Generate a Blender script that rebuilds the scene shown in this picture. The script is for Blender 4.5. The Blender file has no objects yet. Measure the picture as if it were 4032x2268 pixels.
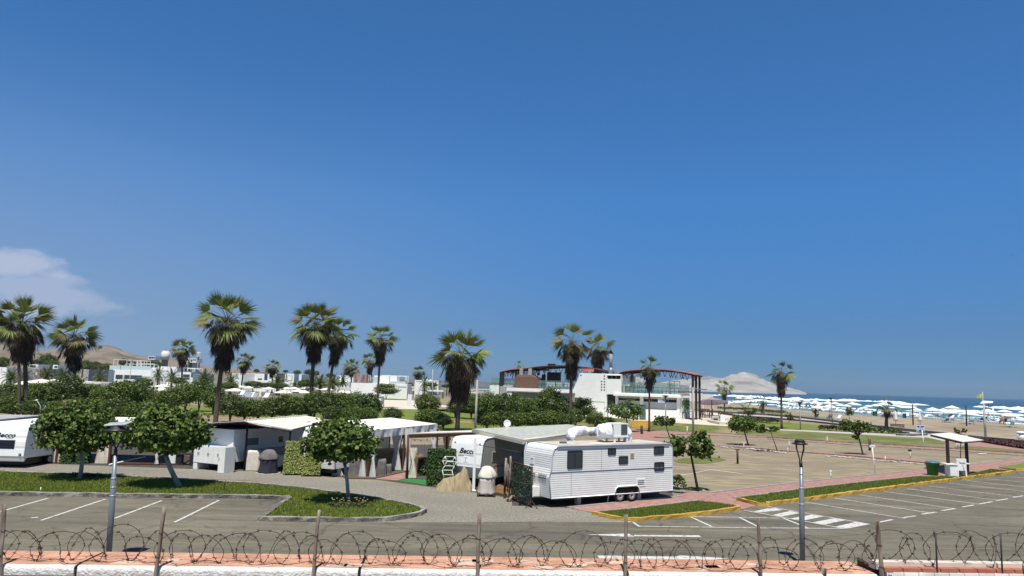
TINT0=(.17,.40,.86,1); TINT1=(.10,.22,.40,1); TINTS=[(.073,(.225,.42,.74,1)),(.245,(.34,.74,1.13,1)),(.48,(.40,.85,1.23,1)),(.62,(.22,.48,.75,1))]; MILK=.55; MILKC=(.30,.40,.55); EXPO=0.22
CLOUDS=[(10,1040,.060,.020,.8),(60,1130,.075,.024,.55),(330,1190,.05,.016,.5),(170,1180,.09,.022,.55)]
HAZE=0.00006
import bpy, math, random
from mathutils import Vector, Matrix, noise
R = math.radians
random.seed(7)
scene = bpy.context.scene
col = scene.collection
# ------------------------------------------------------------------ camera frame
H = 6.0; FP = 2900.0
PIT = math.atan(377.5/FP); ROL = 0.0287
R0 = Vector((1,0,0)); U0 = Vector((0,-math.sin(PIT),math.cos(PIT))); FW = Vector((0,math.cos(PIT),math.sin(PIT)))
RC = R0*math.cos(ROL)+U0*math.sin(ROL); UC = -R0*math.sin(ROL)+U0*math.cos(ROL)
CAM = Vector((0,0,H))
def ray(px,py): return FW*FP + RC*(px-2016) - UC*(py-1134)
def G(px,py,z=0.0):
    r = ray(px,py); t = (z-H)/r.z
    if t < 0: t = 3
    return CAM + r*t
def D(px,py,d):
    r = ray(px,py); return CAM + r*(d/r.y)
def yh(px): return 1511.7+(px-2016)*0.0287
def A(i,x,y): return (1008*i+x/2.5556, 1100+y/2.5556)
def B(i,x,y): return (1008*i+x/2.1696, 1600+y/2.1696)
def Cc(ox,oy,x,y): return (ox+x/5.1012, oy+y/5.1012)
C1=lambda x,y:Cc(0,1340,x,y); C2=lambda x,y:Cc(404,1340,x,y); C3=lambda x,y:Cc(808,1400,x,y)
C4=lambda x,y:Cc(1212,1400,x,y); C5=lambda x,y:Cc(1616,1400,x,y); C5b=lambda x,y:Cc(1900,1400,x,y)
C6=lambda x,y:Cc(2280,1400,x,y); C7=lambda x,y:Cc(2680,1480,x,y); C8=lambda x,y:Cc(3084,1500,x,y); C9=lambda x,y:Cc(3528,1500,x,y)
def GB(i,x,y,z=0.0): return G(*B(i,x,y),z)
def m_per_px(p): return (p-CAM).dot(FW)/FP
# ------------------------------------------------------------------ materials
MATS = {}
def nd(nt,t,**k):
    n = nt.nodes.new(t)
    for a,b in k.items(): setattr(n,a,b)
    return n
def mat(name, c1, c2=None, scale=5.0, rough=0.8, bump=0.0, bscale=None, metal=0.0, spec=0.3, coord='pos',
        stretch=(1,1,1), rot=0.0, detail=6.0, c3=None, s3=0.3, w3=(0.45,0.6), island=0.0, objrand=0.0, transl=0.0, alpha=1.0, ramp=(0.35,0.65)):
    if name in MATS: return MATS[name]
    m = bpy.data.materials.new(name); m.use_nodes = True
    nt = m.node_tree; L = nt.links; bs = nt.nodes['Principled BSDF']; out = nt.nodes['Material Output']
    bs.inputs['Roughness'].default_value = rough; bs.inputs['Metallic'].default_value = metal
    bs.inputs['Specular IOR Level'].default_value = spec
    bs.inputs['Base Color'].default_value = (*c1,1)
    if coord == 'pos':
        g = nd(nt,'ShaderNodeNewGeometry'); src = g.outputs['Position']
    else:
        g = nd(nt,'ShaderNodeTexCoord'); src = g.outputs['Object']
    mp = nd(nt,'ShaderNodeMapping'); mp.inputs['Scale'].default_value = stretch; mp.inputs['Rotation'].default_value = (0,0,rot)
    L.new(src,mp.inputs['Vector'])
    colout = None
    if c2 is not None:
        n = nd(nt,'ShaderNodeTexNoise'); n.inputs['Scale'].default_value = scale; n.inputs['Detail'].default_value = detail
        L.new(mp.outputs[0],n.inputs['Vector'])
        r = nd(nt,'ShaderNodeValToRGB'); r.color_ramp.elements[0].position = ramp[0]; r.color_ramp.elements[1].position = ramp[1]
        r.color_ramp.elements[0].color = (*c1,1); r.color_ramp.elements[1].color = (*c2,1)
        L.new(n.outputs['Fac'],r.inputs['Fac']); colout = r.outputs['Color']
    if c3 is not None:
        n3 = nd(nt,'ShaderNodeTexNoise'); n3.inputs['Scale'].default_value = s3; n3.inputs['Detail'].default_value = 5
        L.new(mp.outputs[0],n3.inputs['Vector'])
        r3 = nd(nt,'ShaderNodeMapRange'); r3.inputs['From Min'].default_value = w3[0]; r3.inputs['From Max'].default_value = w3[1]
        L.new(n3.outputs['Fac'],r3.inputs['Value'])
        mx = nd(nt,'ShaderNodeMix',data_type='RGBA'); mx.inputs[7].default_value = (*c3,1)
        if colout is not None: L.new(colout,mx.inputs[6])
        else: mx.inputs[6].default_value = (*c1,1)
        L.new(r3.outputs[0],mx.inputs[0]); colout = mx.outputs[2]
    if island or objrand:
        hs = nd(nt,'ShaderNodeHueSaturation')
        if colout is not None: L.new(colout,hs.inputs['Color'])
        else: hs.inputs['Color'].default_value = (*c1,1)
        if island:
            gi = nd(nt,'ShaderNodeNewGeometry'); so = gi.outputs['Random Per Island']; k = island
        else:
            oi = nd(nt,'ShaderNodeObjectInfo'); so = oi.outputs['Random']; k = objrand
        mr = nd(nt,'ShaderNodeMapRange'); mr.inputs['To Min'].default_value = 1-k; mr.inputs['To Max'].default_value = 1+k
        L.new(so,mr.inputs['Value']); L.new(mr.outputs[0],hs.inputs['Value'])
        mr2 = nd(nt,'ShaderNodeMapRange'); mr2.inputs['To Min'].default_value = 0.5+0.03*(1 if k>0.2 else .4); mr2.inputs['To Max'].default_value = 0.5-0.03*(1 if k>0.2 else .4)
        L.new(so,mr2.inputs['Value']); L.new(mr2.outputs[0],hs.inputs['Hue'])
        colout = hs.outputs['Color']
    if colout is not None: L.new(colout,bs.inputs['Base Color'])
    if bump:
        nb = nd(nt,'ShaderNodeTexNoise'); nb.inputs['Scale'].default_value = bscale or scale*3; nb.inputs['Detail'].default_value = 6
        L.new(mp.outputs[0],nb.inputs['Vector'])
        b = nd(nt,'ShaderNodeBump'); b.inputs['Strength'].default_value = bump; b.inputs['Distance'].default_value = 0.05
        L.new(nb.outputs['Fac'],b.inputs['Height']); L.new(b.outputs[0],bs.inputs['Normal'])
    if transl:
        tr = nd(nt,'ShaderNodeBsdfTranslucent'); ms = nd(nt,'ShaderNodeMixShader'); ms.inputs[0].default_value = transl
        if colout is not None: L.new(colout,tr.inputs['Color'])
        else: tr.inputs['Color'].default_value = (*c1,1)
        L.new(bs.outputs[0],ms.inputs[1]); L.new(tr.outputs[0],ms.inputs[2]); L.new(ms.outputs[0],out.inputs['Surface'])
    if alpha < 1:
        bs.inputs['Alpha'].default_value = alpha
    MATS[name] = m
    return m
# ------------------------------------------------------------------ mesh builder
MW = {}
class MB:
    def __init__(s): s.v=[]; s.f=[]; s.sm=[]
    def add(s,vs,fs,smooth=False):
        o=len(s.v); s.v += [Vector(v) for v in vs]
        for f in fs: s.f.append([o+i for i in f]); s.sm.append(smooth)
        return s
    def box(s,lo,hi,M=None):
        x0,y0,z0=lo; x1,y1,z1=hi
        vs=[(x0,y0,z0),(x1,y0,z0),(x1,y1,z0),(x0,y1,z0),(x0,y0,z1),(x1,y0,z1),(x1,y1,z1),(x0,y1,z1)]
        if M is not None: vs=[M@Vector(v) for v in vs]
        return s.add(vs,[(0,3,2,1),(4,5,6,7),(0,1,5,4),(1,2,6,5),(2,3,7,6),(3,0,4,7)])
    def cbox(s,c,size,rz=0.0,rot=None):
        M = Matrix.Translation(Vector(c)) @ (rot if rot is not None else Matrix.Rotation(rz,4,'Z'))
        h=[q/2 for q in size]; return s.box([-q for q in h],h,M)
    def poly(s,pts): return s.add(pts,[tuple(range(len(pts)))])
    def slab(s,pts,t,down=True):
        n=len(pts); top=[Vector(p) for p in pts]; bot=[p-Vector((0,0,t)) for p in top]
        fs=[tuple(range(n)),tuple(range(2*n-1,n-1,-1))]
        for i in range(n):
            j=(i+1)%n; fs.append((i,i+n,j+n,j))
        return s.add(top+bot,fs)
    def tube(s,pts,rad,seg=8,cap=True):
        pts=[Vector(p) for p in pts]
        if not isinstance(rad,(list,tuple)): rad=[rad]*len(pts)
        vs=[]; n=len(pts)
        a=None
        for i,p in enumerate(pts):
            d=(pts[min(i+1,n-1)]-pts[max(i-1,0)])
            if d.length<1e-9: d=Vector((0,0,1))
            d.normalize()
            if a is None:
                a=d.orthogonal().normalized()
            else:
                a=(a-d*a.dot(d))
                if a.length<1e-6: a=d.orthogonal()
                a.normalize()
            b=d.cross(a)
            for k in range(seg):
                t=2*math.pi*k/seg
                vs.append(p+(a*math.cos(t)+b*math.sin(t))*rad[i])
        fs=[]
        for i in range(n-1):
            for k in range(seg):
                k2=(k+1)%seg
                fs.append((i*seg+k,i*seg+k2,(i+1)*seg+k2,(i+1)*seg+k))
        s.add(vs,fs,True)
        if cap:
            o=len(s.v)-len(vs)
            s.f.append([o+k for k in range(seg)][::-1]); s.sm.append(False)
            s.f.append([o+(n-1)*seg+k for k in range(seg)]); s.sm.append(False)
        return s
    def lathe(s,prof,seg=16,c=(0,0,0),fn=None,smooth=True):
        vs=[]; n=len(prof)
        for (r,z) in prof:
            for k in range(seg):
                t=2*math.pi*k/seg; rr=r if fn is None else r*fn(t,z)
                vs.append((c[0]+rr*math.cos(t),c[1]+rr*math.sin(t),c[2]+z))
        fs=[]
        for i in range(n-1):
            for k in range(seg):
                k2=(k+1)%seg; fs.append((i*seg+k,i*seg+k2,(i+1)*seg+k2,(i+1)*seg+k))
        fs.append(tuple(range(seg))[::-1]); fs.append(tuple((n-1)*seg+k for k in range(seg)))
        s.add(vs,fs[:-2],smooth); o=len(s.v)-len(vs)
        for f in fs[-2:]: s.f.append([o+i for i in f]); s.sm.append(False)
        return s
    def ribbon(s,pts,w,z0,z1,closed=False,jit=0.0):
        pts=[Vector((p[0],p[1],0)) for p in pts]
        if jit:
            q=[]
            for i in range(len(pts)-(0 if closed else 1)):
                a=pts[i]; b=pts[(i+1)%len(pts)]; k=max(1,int((b-a).length/0.35))
                for j in range(k): q.append(a.lerp(b,j/k))
            if not closed: q.append(pts[-1])
            pts=q
        n=len(pts); vs=[]
        for i,p in enumerate(pts):
            a=pts[(i-1)%n] if (closed or i>0) else p
            b=pts[(i+1)%n] if (closed or i<n-1) else p
            d=(b-a); d.normalize(); nn=Vector((-d.y,d.x,0))
            j=lambda: random.uniform(-jit,jit)
            for sgn,z in ((-1,z0),(-1,z1),(1,z1),(1,z0)):
                q=p+nn*(sgn*w/2+j()); vs.append((q.x,q.y,z+(j() if z==z1 else 0)))
        fs=[]
        m=n if closed else n-1
        for i in range(m):
            a=i*4; b=((i+1)%n)*4
            for k in range(3): fs.append((a+k,b+k,b+k+1,a+k+1))
        if not closed: fs.append((0,1,2,3)); fs.append(((n-1)*4+3,(n-1)*4+2,(n-1)*4+1,(n-1)*4))
        return s.add(vs,fs)
    def build(s,name,m,parent=None,local=False):
        me=bpy.data.meshes.new(name)
        vs=s.v
        if parent is not None and not local:
            inv=MW[parent].inverted(); vs=[inv@v for v in vs]
        me.from_pydata([tuple(v) for v in vs],[],s.f); me.materials.append(m)
        me.polygons.foreach_set('use_smooth',s.sm); me.update()
        o=bpy.data.objects.new(name,me); col.objects.link(o)
        if parent is not None: o.parent=parent; MW[o]=MW[parent]
        else: MW[o]=Matrix.Identity(4)
        return o
def origin_to(o,p):
    p=Vector(p); o.data.transform(Matrix.Translation(-p)); o.location=p; MW[o]=Matrix.Translation(p); return o
def tag(o,label=None,cat=None,group=None,kind=None):
    if label: o['label']=label
    if cat: o['category']=cat
    if group: o['group']=group
    if kind: o['kind']=kind
    return o
def struct(o): o['kind']='structure'; return o
def thing(name,loc,label,cat,group=None,rz=0.0):
    o=bpy.data.objects.new(name,None); col.objects.link(o); o.location=loc; o.rotation_euler=(0,0,rz); o.empty_display_size=.3
    MW[o]=Matrix.Translation(Vector(loc))@Matrix.Rotation(rz,4,'Z')
    return tag(o,label,cat,group)
def kids(o): return [c for c in bpy.data.objects if c.parent==o]
KC={}
def dup(o,loc=None,rz=None,sc=None,parent=None,label=None):
    c=o.copy(); col.objects.link(c); c.parent=parent
    if o not in KC: KC[o]=[k for k in bpy.data.objects if k.parent==o]
    for ch in KC[o]: dup(ch,parent=c)
    if loc is not None: c.location=loc
    if rz is not None: c.rotation_euler=(0,0,rz)
    if sc is not None: c.scale=sc if hasattr(sc,'__len__') else (sc,sc,sc)
    if label: c['label']=label
    return c
ORD=['first','second','third','fourth','fifth','sixth','seventh','eighth','ninth','tenth','eleventh','twelfth','thirteenth','fourteenth','fifteenth','sixteenth','seventeenth','eighteenth','nineteenth','twentieth']
def ordi(i):
    if i<20: return ORD[i]
    t=['twenty','thirty','forty','fifty','sixty','seventy','eighty','ninety'][(i+1)//10-2]; u=(i+1)%10
    if u==0: return {'twenty':'twentieth','thirty':'thirtieth','forty':'fortieth','fifty':'fiftieth','sixty':'sixtieth','seventy':'seventieth','eighty':'eightieth','ninety':'ninetieth'}[t]
    return t+'-'+ORD[u-1]
def label_row(objs,tmpl):
    objs=sorted(objs,key=lambda o:o.location.x/max(o.location.y,1))
    n=len(objs)
    for i,o in enumerate(objs):
        if i==0: s='leftmost'
        elif i==n-1: s='rightmost'
        elif i<=n//2: s=ordi(i)+' from left'
        else: s=ordi(n-1-i)+' from right'
        o['label']=tmpl.replace('#',s)
def text(body,size,m,parent,M,shear=0.0,ext=0.004,off=0.0,name='lettering',sx=1.0):
    cu=bpy.data.curves.new(name,'FONT'); cu.body=body; cu.size=size; cu.shear=shear; cu.extrude=ext; cu.offset=off
    cu.align_x='CENTER'; cu.align_y='CENTER'; cu.resolution_u=3
    t=bpy.data.objects.new(name,cu); col.objects.link(t)
    dg=bpy.context.evaluated_depsgraph_get(); me=bpy.data.meshes.new_from_object(t.evaluated_get(dg))
    bpy.data.objects.remove(t); bpy.data.curves.remove(cu)
    me.name=name
    me.transform(Matrix.Diagonal((sx,1,1,1)))
    T=M if parent is None else MW[parent].inverted()@M
    me.transform(T); me.materials.clear(); me.materials.append(m)
    o=bpy.data.objects.new(name,me); col.objects.link(o)
    if parent is not None: o.parent=parent; MW[o]=MW[parent]
    return o
def frame(o,x,z):   # matrix: text x axis along x, text up along z, at o
    x=Vector(x).normalized(); z=Vector(z); z=(z-x*z.dot(x)).normalized(); n=x.cross(z)
    M=Matrix((x,z,n)).transposed().to_4x4(); M.translation=Vector(o); return M
# plane through p0,p1 (vertical) or general plane intersection
def hit(px,py,p0,n):
    r=ray(px,py); t=(Vector(p0)-CAM).dot(n)/r.dot(n); return CAM+r*t
# ------------------------------------------------------------------ palette
WHT=mat('white_paint',(.84,.84,.79),(.78,.78,.73),scale=1.5,rough=.55,coord='obj')
WALLW=mat('white_wall_paint',(.86,.86,.81),(.80,.80,.75),scale=.8,rough=.85,bump=.15,bscale=6,c3=(.66,.65,.60),s3=.5,w3=(.62,.85))
DARK=mat('dark_metal',(.022,.022,.025),rough=.5,spec=.4)
BLACK=mat('black_glass',(.008,.009,.011),rough=.08,spec=.6)
STEEL=mat('grey_steel',(.20,.225,.25),(.24,.26,.28),scale=3,rough=.42,metal=.35,coord='obj')
CONC=mat('concrete',(.42,.41,.38),(.32,.31,.28),scale=2,rough=.9,bump=.2)
POSTC=mat('weathered_post_concrete',(.42,.40,.35),(.33,.31,.27),scale=3,rough=.85)
SAND=mat('beach_sand',(.37,.305,.205),(.25,.205,.14),scale=.8,rough=.95,bump=.5,bscale=2.2,stretch=(1,.35,1),rot=R(-20),c3=(.22,.17,.115),s3=.09,w3=(.5,.68))
EARTH=mat('earth_ground',(.325,.27,.172),(.20,.163,.102),scale=1.6,rough=.95,bump=.5,bscale=3,stretch=(.35,1,1),rot=R(-12),c3=(.21,.17,.12),s3=.35,w3=(.46,.66))
ASPH=mat('asphalt',(.172,.155,.110),(.142,.128,.091),scale=3.0,rough=.9,bump=.35,bscale=60,stretch=(.35,1,1),rot=R(5),c3=(.095,.088,.070),s3=.22,w3=(.50,.74))
def _asph():
    m=ASPH; nt=m.node_tree; L=nt.links; bs=nt.nodes['Principled BSDF']; src=bs.inputs['Base Color'].links[0].from_socket
    g=nd(nt,'ShaderNodeNewGeometry')
    def noise_(sc,st,rot,det=8,ro=.6):
        mp=nd(nt,'ShaderNodeMapping'); mp.inputs['Scale'].default_value=st; mp.inputs['Rotation'].default_value=(0,0,rot); L.new(g.outputs['Position'],mp.inputs['Vector'])
        n=nd(nt,'ShaderNodeTexNoise'); n.inputs['Scale'].default_value=sc; n.inputs['Detail'].default_value=det; n.inputs['Roughness'].default_value=ro; L.new(mp.outputs[0],n.inputs['Vector']); return n.outputs['Fac']
    def mul(c,f,a,b,lo,hi):
        r=nd(nt,'ShaderNodeMapRange'); r.inputs['From Min'].default_value=a; r.inputs['From Max'].default_value=b; r.inputs['To Min'].default_value=lo; r.inputs['To Max'].default_value=hi; L.new(f,r.inputs['Value'])
        x=nd(nt,'ShaderNodeVectorMath',operation='SCALE'); L.new(c,x.inputs[0]); L.new(r.outputs[0],x.inputs['Scale']); return x.outputs[0]
    c=mul(src,noise_(9,(1,1,1),0,12,.75),.35,.65,.84,1.16)        # aggregate
    c=mul(c,noise_(.55,(.14,1.8,1),R(-5)),.38,.62,1.12,.80)       # tyre worn lanes along the road
    c=mul(c,noise_(.8,(1,1,1),0,6,.7),.56,.68,1.0,.66)            # oil stains
    c=mul(c,noise_(.12,(1,1,1),0,4),.35,.65,.90,1.14)             # large patches
    v=nd(nt,'ShaderNodeTexVoronoi',feature='DISTANCE_TO_EDGE'); v.inputs['Scale'].default_value=.16; n=nd(nt,'ShaderNodeTexNoise'); n.inputs['Scale'].default_value=.8; n.inputs['Detail'].default_value=6
    L.new(g.outputs['Position'],n.inputs['Vector']); a=nd(nt,'ShaderNodeVectorMath',operation='MULTIPLY_ADD'); a.inputs[1].default_value=(1.5,1.5,0); L.new(n.outputs['Color'],a.inputs[0]); L.new(g.outputs['Position'],a.inputs[2]); L.new(a.outputs[0],v.inputs['Vector'])
    c=mul(c,v.outputs['Distance'],.0,.012,.62,1.0)                # thin cracks
    L.new(c,bs.inputs['Base Color'])
_asph()
GRAVEL=mat('gravel',(.30,.277,.22),(.165,.152,.12),scale=9,rough=.95,bump=.8,bscale=16,c3=(.20,.183,.145),s3=.35,w3=(.42,.75),ramp=(.40,.60),detail=12)
GRASS=mat('lawn_grass',(.125,.165,.022),(.17,.205,.036),scale=2.2,rough=.9,bump=1.0,bscale=22,c3=(.20,.19,.055),s3=.35,w3=(.52,.78))
GRASSD=mat('dry_grass',(.085,.115,.02),(.15,.16,.04),scale=1.2,rough=.9,bump=1.0,bscale=8,c3=(.25,.205,.11),s3=.18,w3=(.47,.66))
PLAZA=mat('plaza_paving',(.62,.56,.45),(.56,.50,.40),scale=1.3,rough=.85)
PATH=mat('concrete_path',(.47,.45,.42),(.40,.385,.36),scale=1.1,rough=.9)
STONE=mat('rubble_stone',(.17,.155,.13),(.085,.078,.068),scale=5,rough=.95,bump=1.0,bscale=9,c3=(.27,.25,.21),s3=2.5,w3=(.5,.62))
KERBT=mat('kerb_grey',(.36,.35,.32),(.27,.26,.23),scale=4,rough=.9,bump=.3)
YEL=mat('yellow_kerb_paint',(.55,.34,.055),(.47,.28,.04),scale=6,rough=.8,bump=.8,bscale=14,c3=(.33,.24,.12),s3=4,w3=(.55,.68))
LINE=mat('road_paint',(.62,.61,.56),(.46,.45,.41),scale=8,rough=.8,c3=(.26,.25,.21),s3=4,w3=(.54,.66))
LINEY=mat('faded_yellow_paint',(.30,.27,.15),(.19,.175,.12),scale=5,rough=.8)
BARK=mat('palm_bark',(.13,.10,.075),(.075,.058,.045),scale=6,rough=.95,bump=.8,bscale=10,stretch=(1,1,4),coord='obj')
BARK2=mat('tree_bark',(.10,.08,.06),(.06,.05,.04),scale=8,rough=.95,coord='obj')
BARKW=mat('whitewashed_bark',(.34,.34,.31),(.15,.13,.10),scale=4,rough=.9,coord='obj',ramp=(.5,.72))
PALMG=mat('palm_green',(.135,.175,.038),rough=.5,island=.45,transl=.25,spec=.4)
PALMY=mat('palm_fading',(.15,.135,.055),rough=.7,island=.5,transl=.15)
PALMD=mat('palm_dead',(.060,.043,.030),(.030,.022,.016),scale=3,rough=.95,island=.55)
LEAF=mat('sea_grape_leaf',(.088,.138,.022),rough=.5,island=.55,transl=.22,spec=.35)
LEAF2=mat('sea_grape_leaf_dark',(.066,.100,.018),rough=.42,island=.55,transl=.18,spec=.45)
LEAFB=mat('far_tree_leaf',(.05,.065,.026),rough=.7,island=.5,transl=.15)
IVY=mat('ivy_leaf',(.045,.095,.02),rough=.5,island=.6,transl=.15)
IVYL=mat('camouflage_leaf',(.26,.30,.08),rough=.6,island=.6,transl=.2)
FROND=mat('feather_frond',(.085,.115,.03),rough=.55,island=.35,transl=.2)
CLOTH=mat('cream_cloth',(.74,.69,.58),(.64,.59,.49),scale=3,rough=.95,coord='obj')
CLOTHT=mat('tan_cloth',(.34,.275,.165),(.28,.22,.13),scale=3,rough=.95,coord='obj')
CLOTHB=mat('brown_cloth',(.17,.12,.075),rough=.95)
CLOTHG=mat('grey_cloth',(.19,.175,.16),(.12,.11,.11),scale=3,rough=.95,coord='obj')
CLOTHD=mat('dark_cloth',(.035,.032,.045),rough=.95)
CURT=mat('white_curtain',(.76,.76,.71),rough=.95,transl=.2)
CANV=mat('white_canvas',(.86,.83,.74),(.80,.77,.67),scale=.5,rough=.95,transl=.12)
UMBC=mat('umbrella_canvas',(.86,.81,.68),rough=.95,transl=.1,objrand=.06)
ROOFC=mat('cream_roof_sheet',(.70,.655,.55),(.64,.59,.49),scale=.7,rough=.8,bump=.2,bscale=3)
ROOFP=mat('polycarbonate_roof',(.46,.44,.32),(.50,.49,.38),scale=.9,rough=.5,stretch=(3,.25,1),rot=R(35),c3=(.40,.43,.40),s3=1.5)
WOODB=mat('brown_wood',(.10,.042,.022),(.07,.03,.016),scale=5,rough=.7,coord='obj')
WOODW=mat('weathered_wood',(.36,.31,.25),(.17,.13,.10),scale=14,rough=.9,bump=.6,bscale=25,stretch=(1,1,.15),coord='obj',c3=(.08,.032,.016),s3=6,w3=(.52,.58))
DECK=mat('deck_wood',(.22,.13,.06),(.15,.085,.04),scale=4,rough=.8)
RUST=mat('rusted_wire',(.055,.032,.022),rough=.9)
BRICKR=mat('terrace_brick',(.21,.125,.085),(.15,.085,.06),scale=6,rough=.9,stretch=(1,1,4))
REDROOF=mat('red_roof_sheet',(.55,.16,.12),(.48,.13,.10),scale=1,rough=.7)
REDST=mat('red_steel',(.085,.032,.028),rough=.6)
REDST2=mat('dark_brown_steel',(.035,.022,.022),rough=.55)
TAN=mat('tan_wall_paint',(.42,.39,.30),(.37,.34,.26),scale=1,rough=.9)
GREYP=mat('pale_grey_plastic',(.55,.57,.55),rough=.55)
GWALL=mat('house_white',(.88,.88,.82),(.83,.83,.77),scale=.3,rough=.85)
GLSD=mat('house_window_glass',(.05,.07,.08),rough=.15,spec=.6)
GREEN=mat('green_plastic',(.012,.17,.022),rough=.45)
BLUEP=mat('blue_plastic',(.03,.16,.42),rough=.45)
TEALP=mat('teal_lid_plastic',(.05,.17,.25),rough=.4)
GTURF=mat('artificial_turf',(.035,.19,.05),(.03,.15,.04),scale=4,rough=.9)
YSTEP=mat('yellow_steps_paint',(.62,.40,.04),(.52,.33,.04),scale=2,rough=.8)
PURPLE=mat('purple_ground_cover',(.06,.025,.028),(.09,.045,.035),scale=3,rough=.9,island=.5)
MAUVE=mat('mauve_canvas',(.36,.28,.33),rough=.9,transl=.25)
SIGNB=mat('sign_blue',(.015,.05,.22),rough=.5)
SIGNW=mat('sign_white',(.80,.82,.84),rough=.5)
SIGND=mat('lettering_dark',(.02,.03,.05),rough=.6)
BLK=mat('black_lettering',(.008,.01,.016),rough=.4)
LGREY=mat('grey_decal',(.38,.41,.42),rough=.5)
REDD=mat('red_decal',(.50,.07,.02),rough=.5)
REDP=mat('red_paint',(.40,.02,.02),rough=.5)
FLAGY=mat('yellow_flag',(.75,.62,.05),rough=.9,transl=.2)
SKINW=mat('white_plastic',(.78,.78,.77),rough=.5)
BOULD=mat('pale_boulder',(.50,.46,.38),(.38,.34,.28),scale=3,rough=.9,objrand=.25)
TERR=mat('desert_hill',(.225,.185,.135),(.18,.145,.105),scale=.03,rough=.95,c3=(.10,.085,.065),s3=.012,w3=(.52,.66),stretch=(1,1,3),detail=10)
ISLE=mat('island_rock',(.37,.355,.32),(.27,.26,.24),scale=.012,rough=.95,c3=(.19,.18,.18),s3=.010,w3=(.52,.66),stretch=(1,1,4),detail=10,bump=1,bscale=.03)
GLASS=mat('balustrade_glass',(.16,.30,.27),rough=.1,spec=.35,alpha=.38)
def brickmat(name,c1,c2,mortar,scale,bw,bh,ms,rough=.9,bump=.4,rot=0,coord='pos',vert=False,wear=None):
    m=bpy.data.materials.new(name); m.use_nodes=True; nt=m.node_tree; L=nt.links; bs=nt.nodes['Principled BSDF']
    bs.inputs['Roughness'].default_value=rough; bs.inputs['Specular IOR Level'].default_value=.2
    g=nd(nt,'ShaderNodeNewGeometry') if coord=='pos' else nd(nt,'ShaderNodeTexCoord')
    mp=nd(nt,'ShaderNodeMapping'); mp.inputs['Rotation'].default_value=(0,0,rot)
    L.new(g.outputs['Position' if coord=='pos' else 'Object'],mp.inputs['Vector'])
    src=mp.outputs[0]
    if vert:
        sx=nd(nt,'ShaderNodeSeparateXYZ'); cx=nd(nt,'ShaderNodeCombineXYZ'); L.new(src,sx.inputs[0]); L.new(sx.outputs['X'],cx.inputs['X']); L.new(sx.outputs['Z'],cx.inputs['Y']); src=cx.outputs[0]
    b=nd(nt,'ShaderNodeTexBrick'); b.inputs['Scale'].default_value=scale; b.inputs['Brick Width'].default_value=bw; b.inputs['Row Height'].default_value=bh
    b.inputs['Mortar Size'].default_value=ms; b.inputs['Color1'].default_value=(*c1,1); b.inputs['Color2'].default_value=(*c2,1); b.inputs['Mortar'].default_value=(*mortar,1); b.inputs['Bias'].default_value=-.1
    nz=nd(nt,'ShaderNodeTexNoise'); nz.inputs['Scale'].default_value=2.5; nz.inputs['Detail'].default_value=6; L.new(src,nz.inputs['Vector'])
    ad=nd(nt,'ShaderNodeVectorMath',operation='SCALE'); ad.inputs['Scale'].default_value=.03; L.new(nz.outputs['Color'],ad.inputs[0])
    a2=nd(nt,'ShaderNodeVectorMath',operation='ADD'); L.new(src,a2.inputs[0]); L.new(ad.outputs[0],a2.inputs[1]); L.new(a2.outputs[0],b.inputs['Vector'])
    mx=nd(nt,'ShaderNodeMix',data_type='RGBA'); mx.blend_type='MULTIPLY'; mx.inputs[0].default_value=1
    rp=nd(nt,'ShaderNodeValToRGB'); rp.color_ramp.elements[0].color=(.7,.68,.66,1); rp.color_ramp.elements[1].color=(1.12,1.1,1.08,1); rp.color_ramp.elements[0].position=.3; rp.color_ramp.elements[1].position=.65
    L.new(nz.outputs['Fac'],rp.inputs['Fac']); L.new(b.outputs['Color'],mx.inputs[6]); L.new(rp.outputs[0],mx.inputs[7])
    co=mx.outputs[2]
    if wear:
        n2=nd(nt,'ShaderNodeTexNoise'); n2.inputs['Scale'].default_value=wear[1]; n2.inputs['Detail'].default_value=8; L.new(src,n2.inputs['Vector'])
        mr=nd(nt,'ShaderNodeMapRange'); mr.inputs['From Min'].default_value=wear[2]; mr.inputs['From Max'].default_value=wear[2]+.05; L.new(n2.outputs['Fac'],mr.inputs['Value'])
        m2=nd(nt,'ShaderNodeMix',data_type='RGBA'); m2.inputs[7].default_value=(*wear[0],1); L.new(mr.outputs[0],m2.inputs[0]); L.new(co,m2.inputs[6]); co=m2.outputs[2]
    L.new(co,bs.inputs['Base Color'])
    if bump:
        bp=nd(nt,'ShaderNodeBump'); bp.inputs['Strength'].default_value=bump; bp.inputs['Distance'].default_value=.02; bp.invert=True
        L.new(b.outputs['Fac'],bp.inputs['Height']); L.new(bp.outputs[0],bs.inputs['Normal'])
    return m
PINK=brickmat('pink_block_paving',(.40,.215,.175),(.34,.175,.145),(.30,.22,.19),4.5,.5,.25,.03,bump=.2,rot=R(30))
COPING=brickmat('clay_coping_tile',(.50,.245,.155),(.60,.33,.22),(.55,.38,.28),3.2,.72,.30,.02,rot=R(-6),bump=.5,wear=((.56,.44,.33),1.4,.66))
WBRICK=brickmat('painted_brick',(.84,.84,.80),(.77,.77,.74),(.50,.50,.50),3.4,.75,.27,.022,vert=True,bump=1.2,wear=((.42,.42,.42),3.0,.68))
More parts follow.
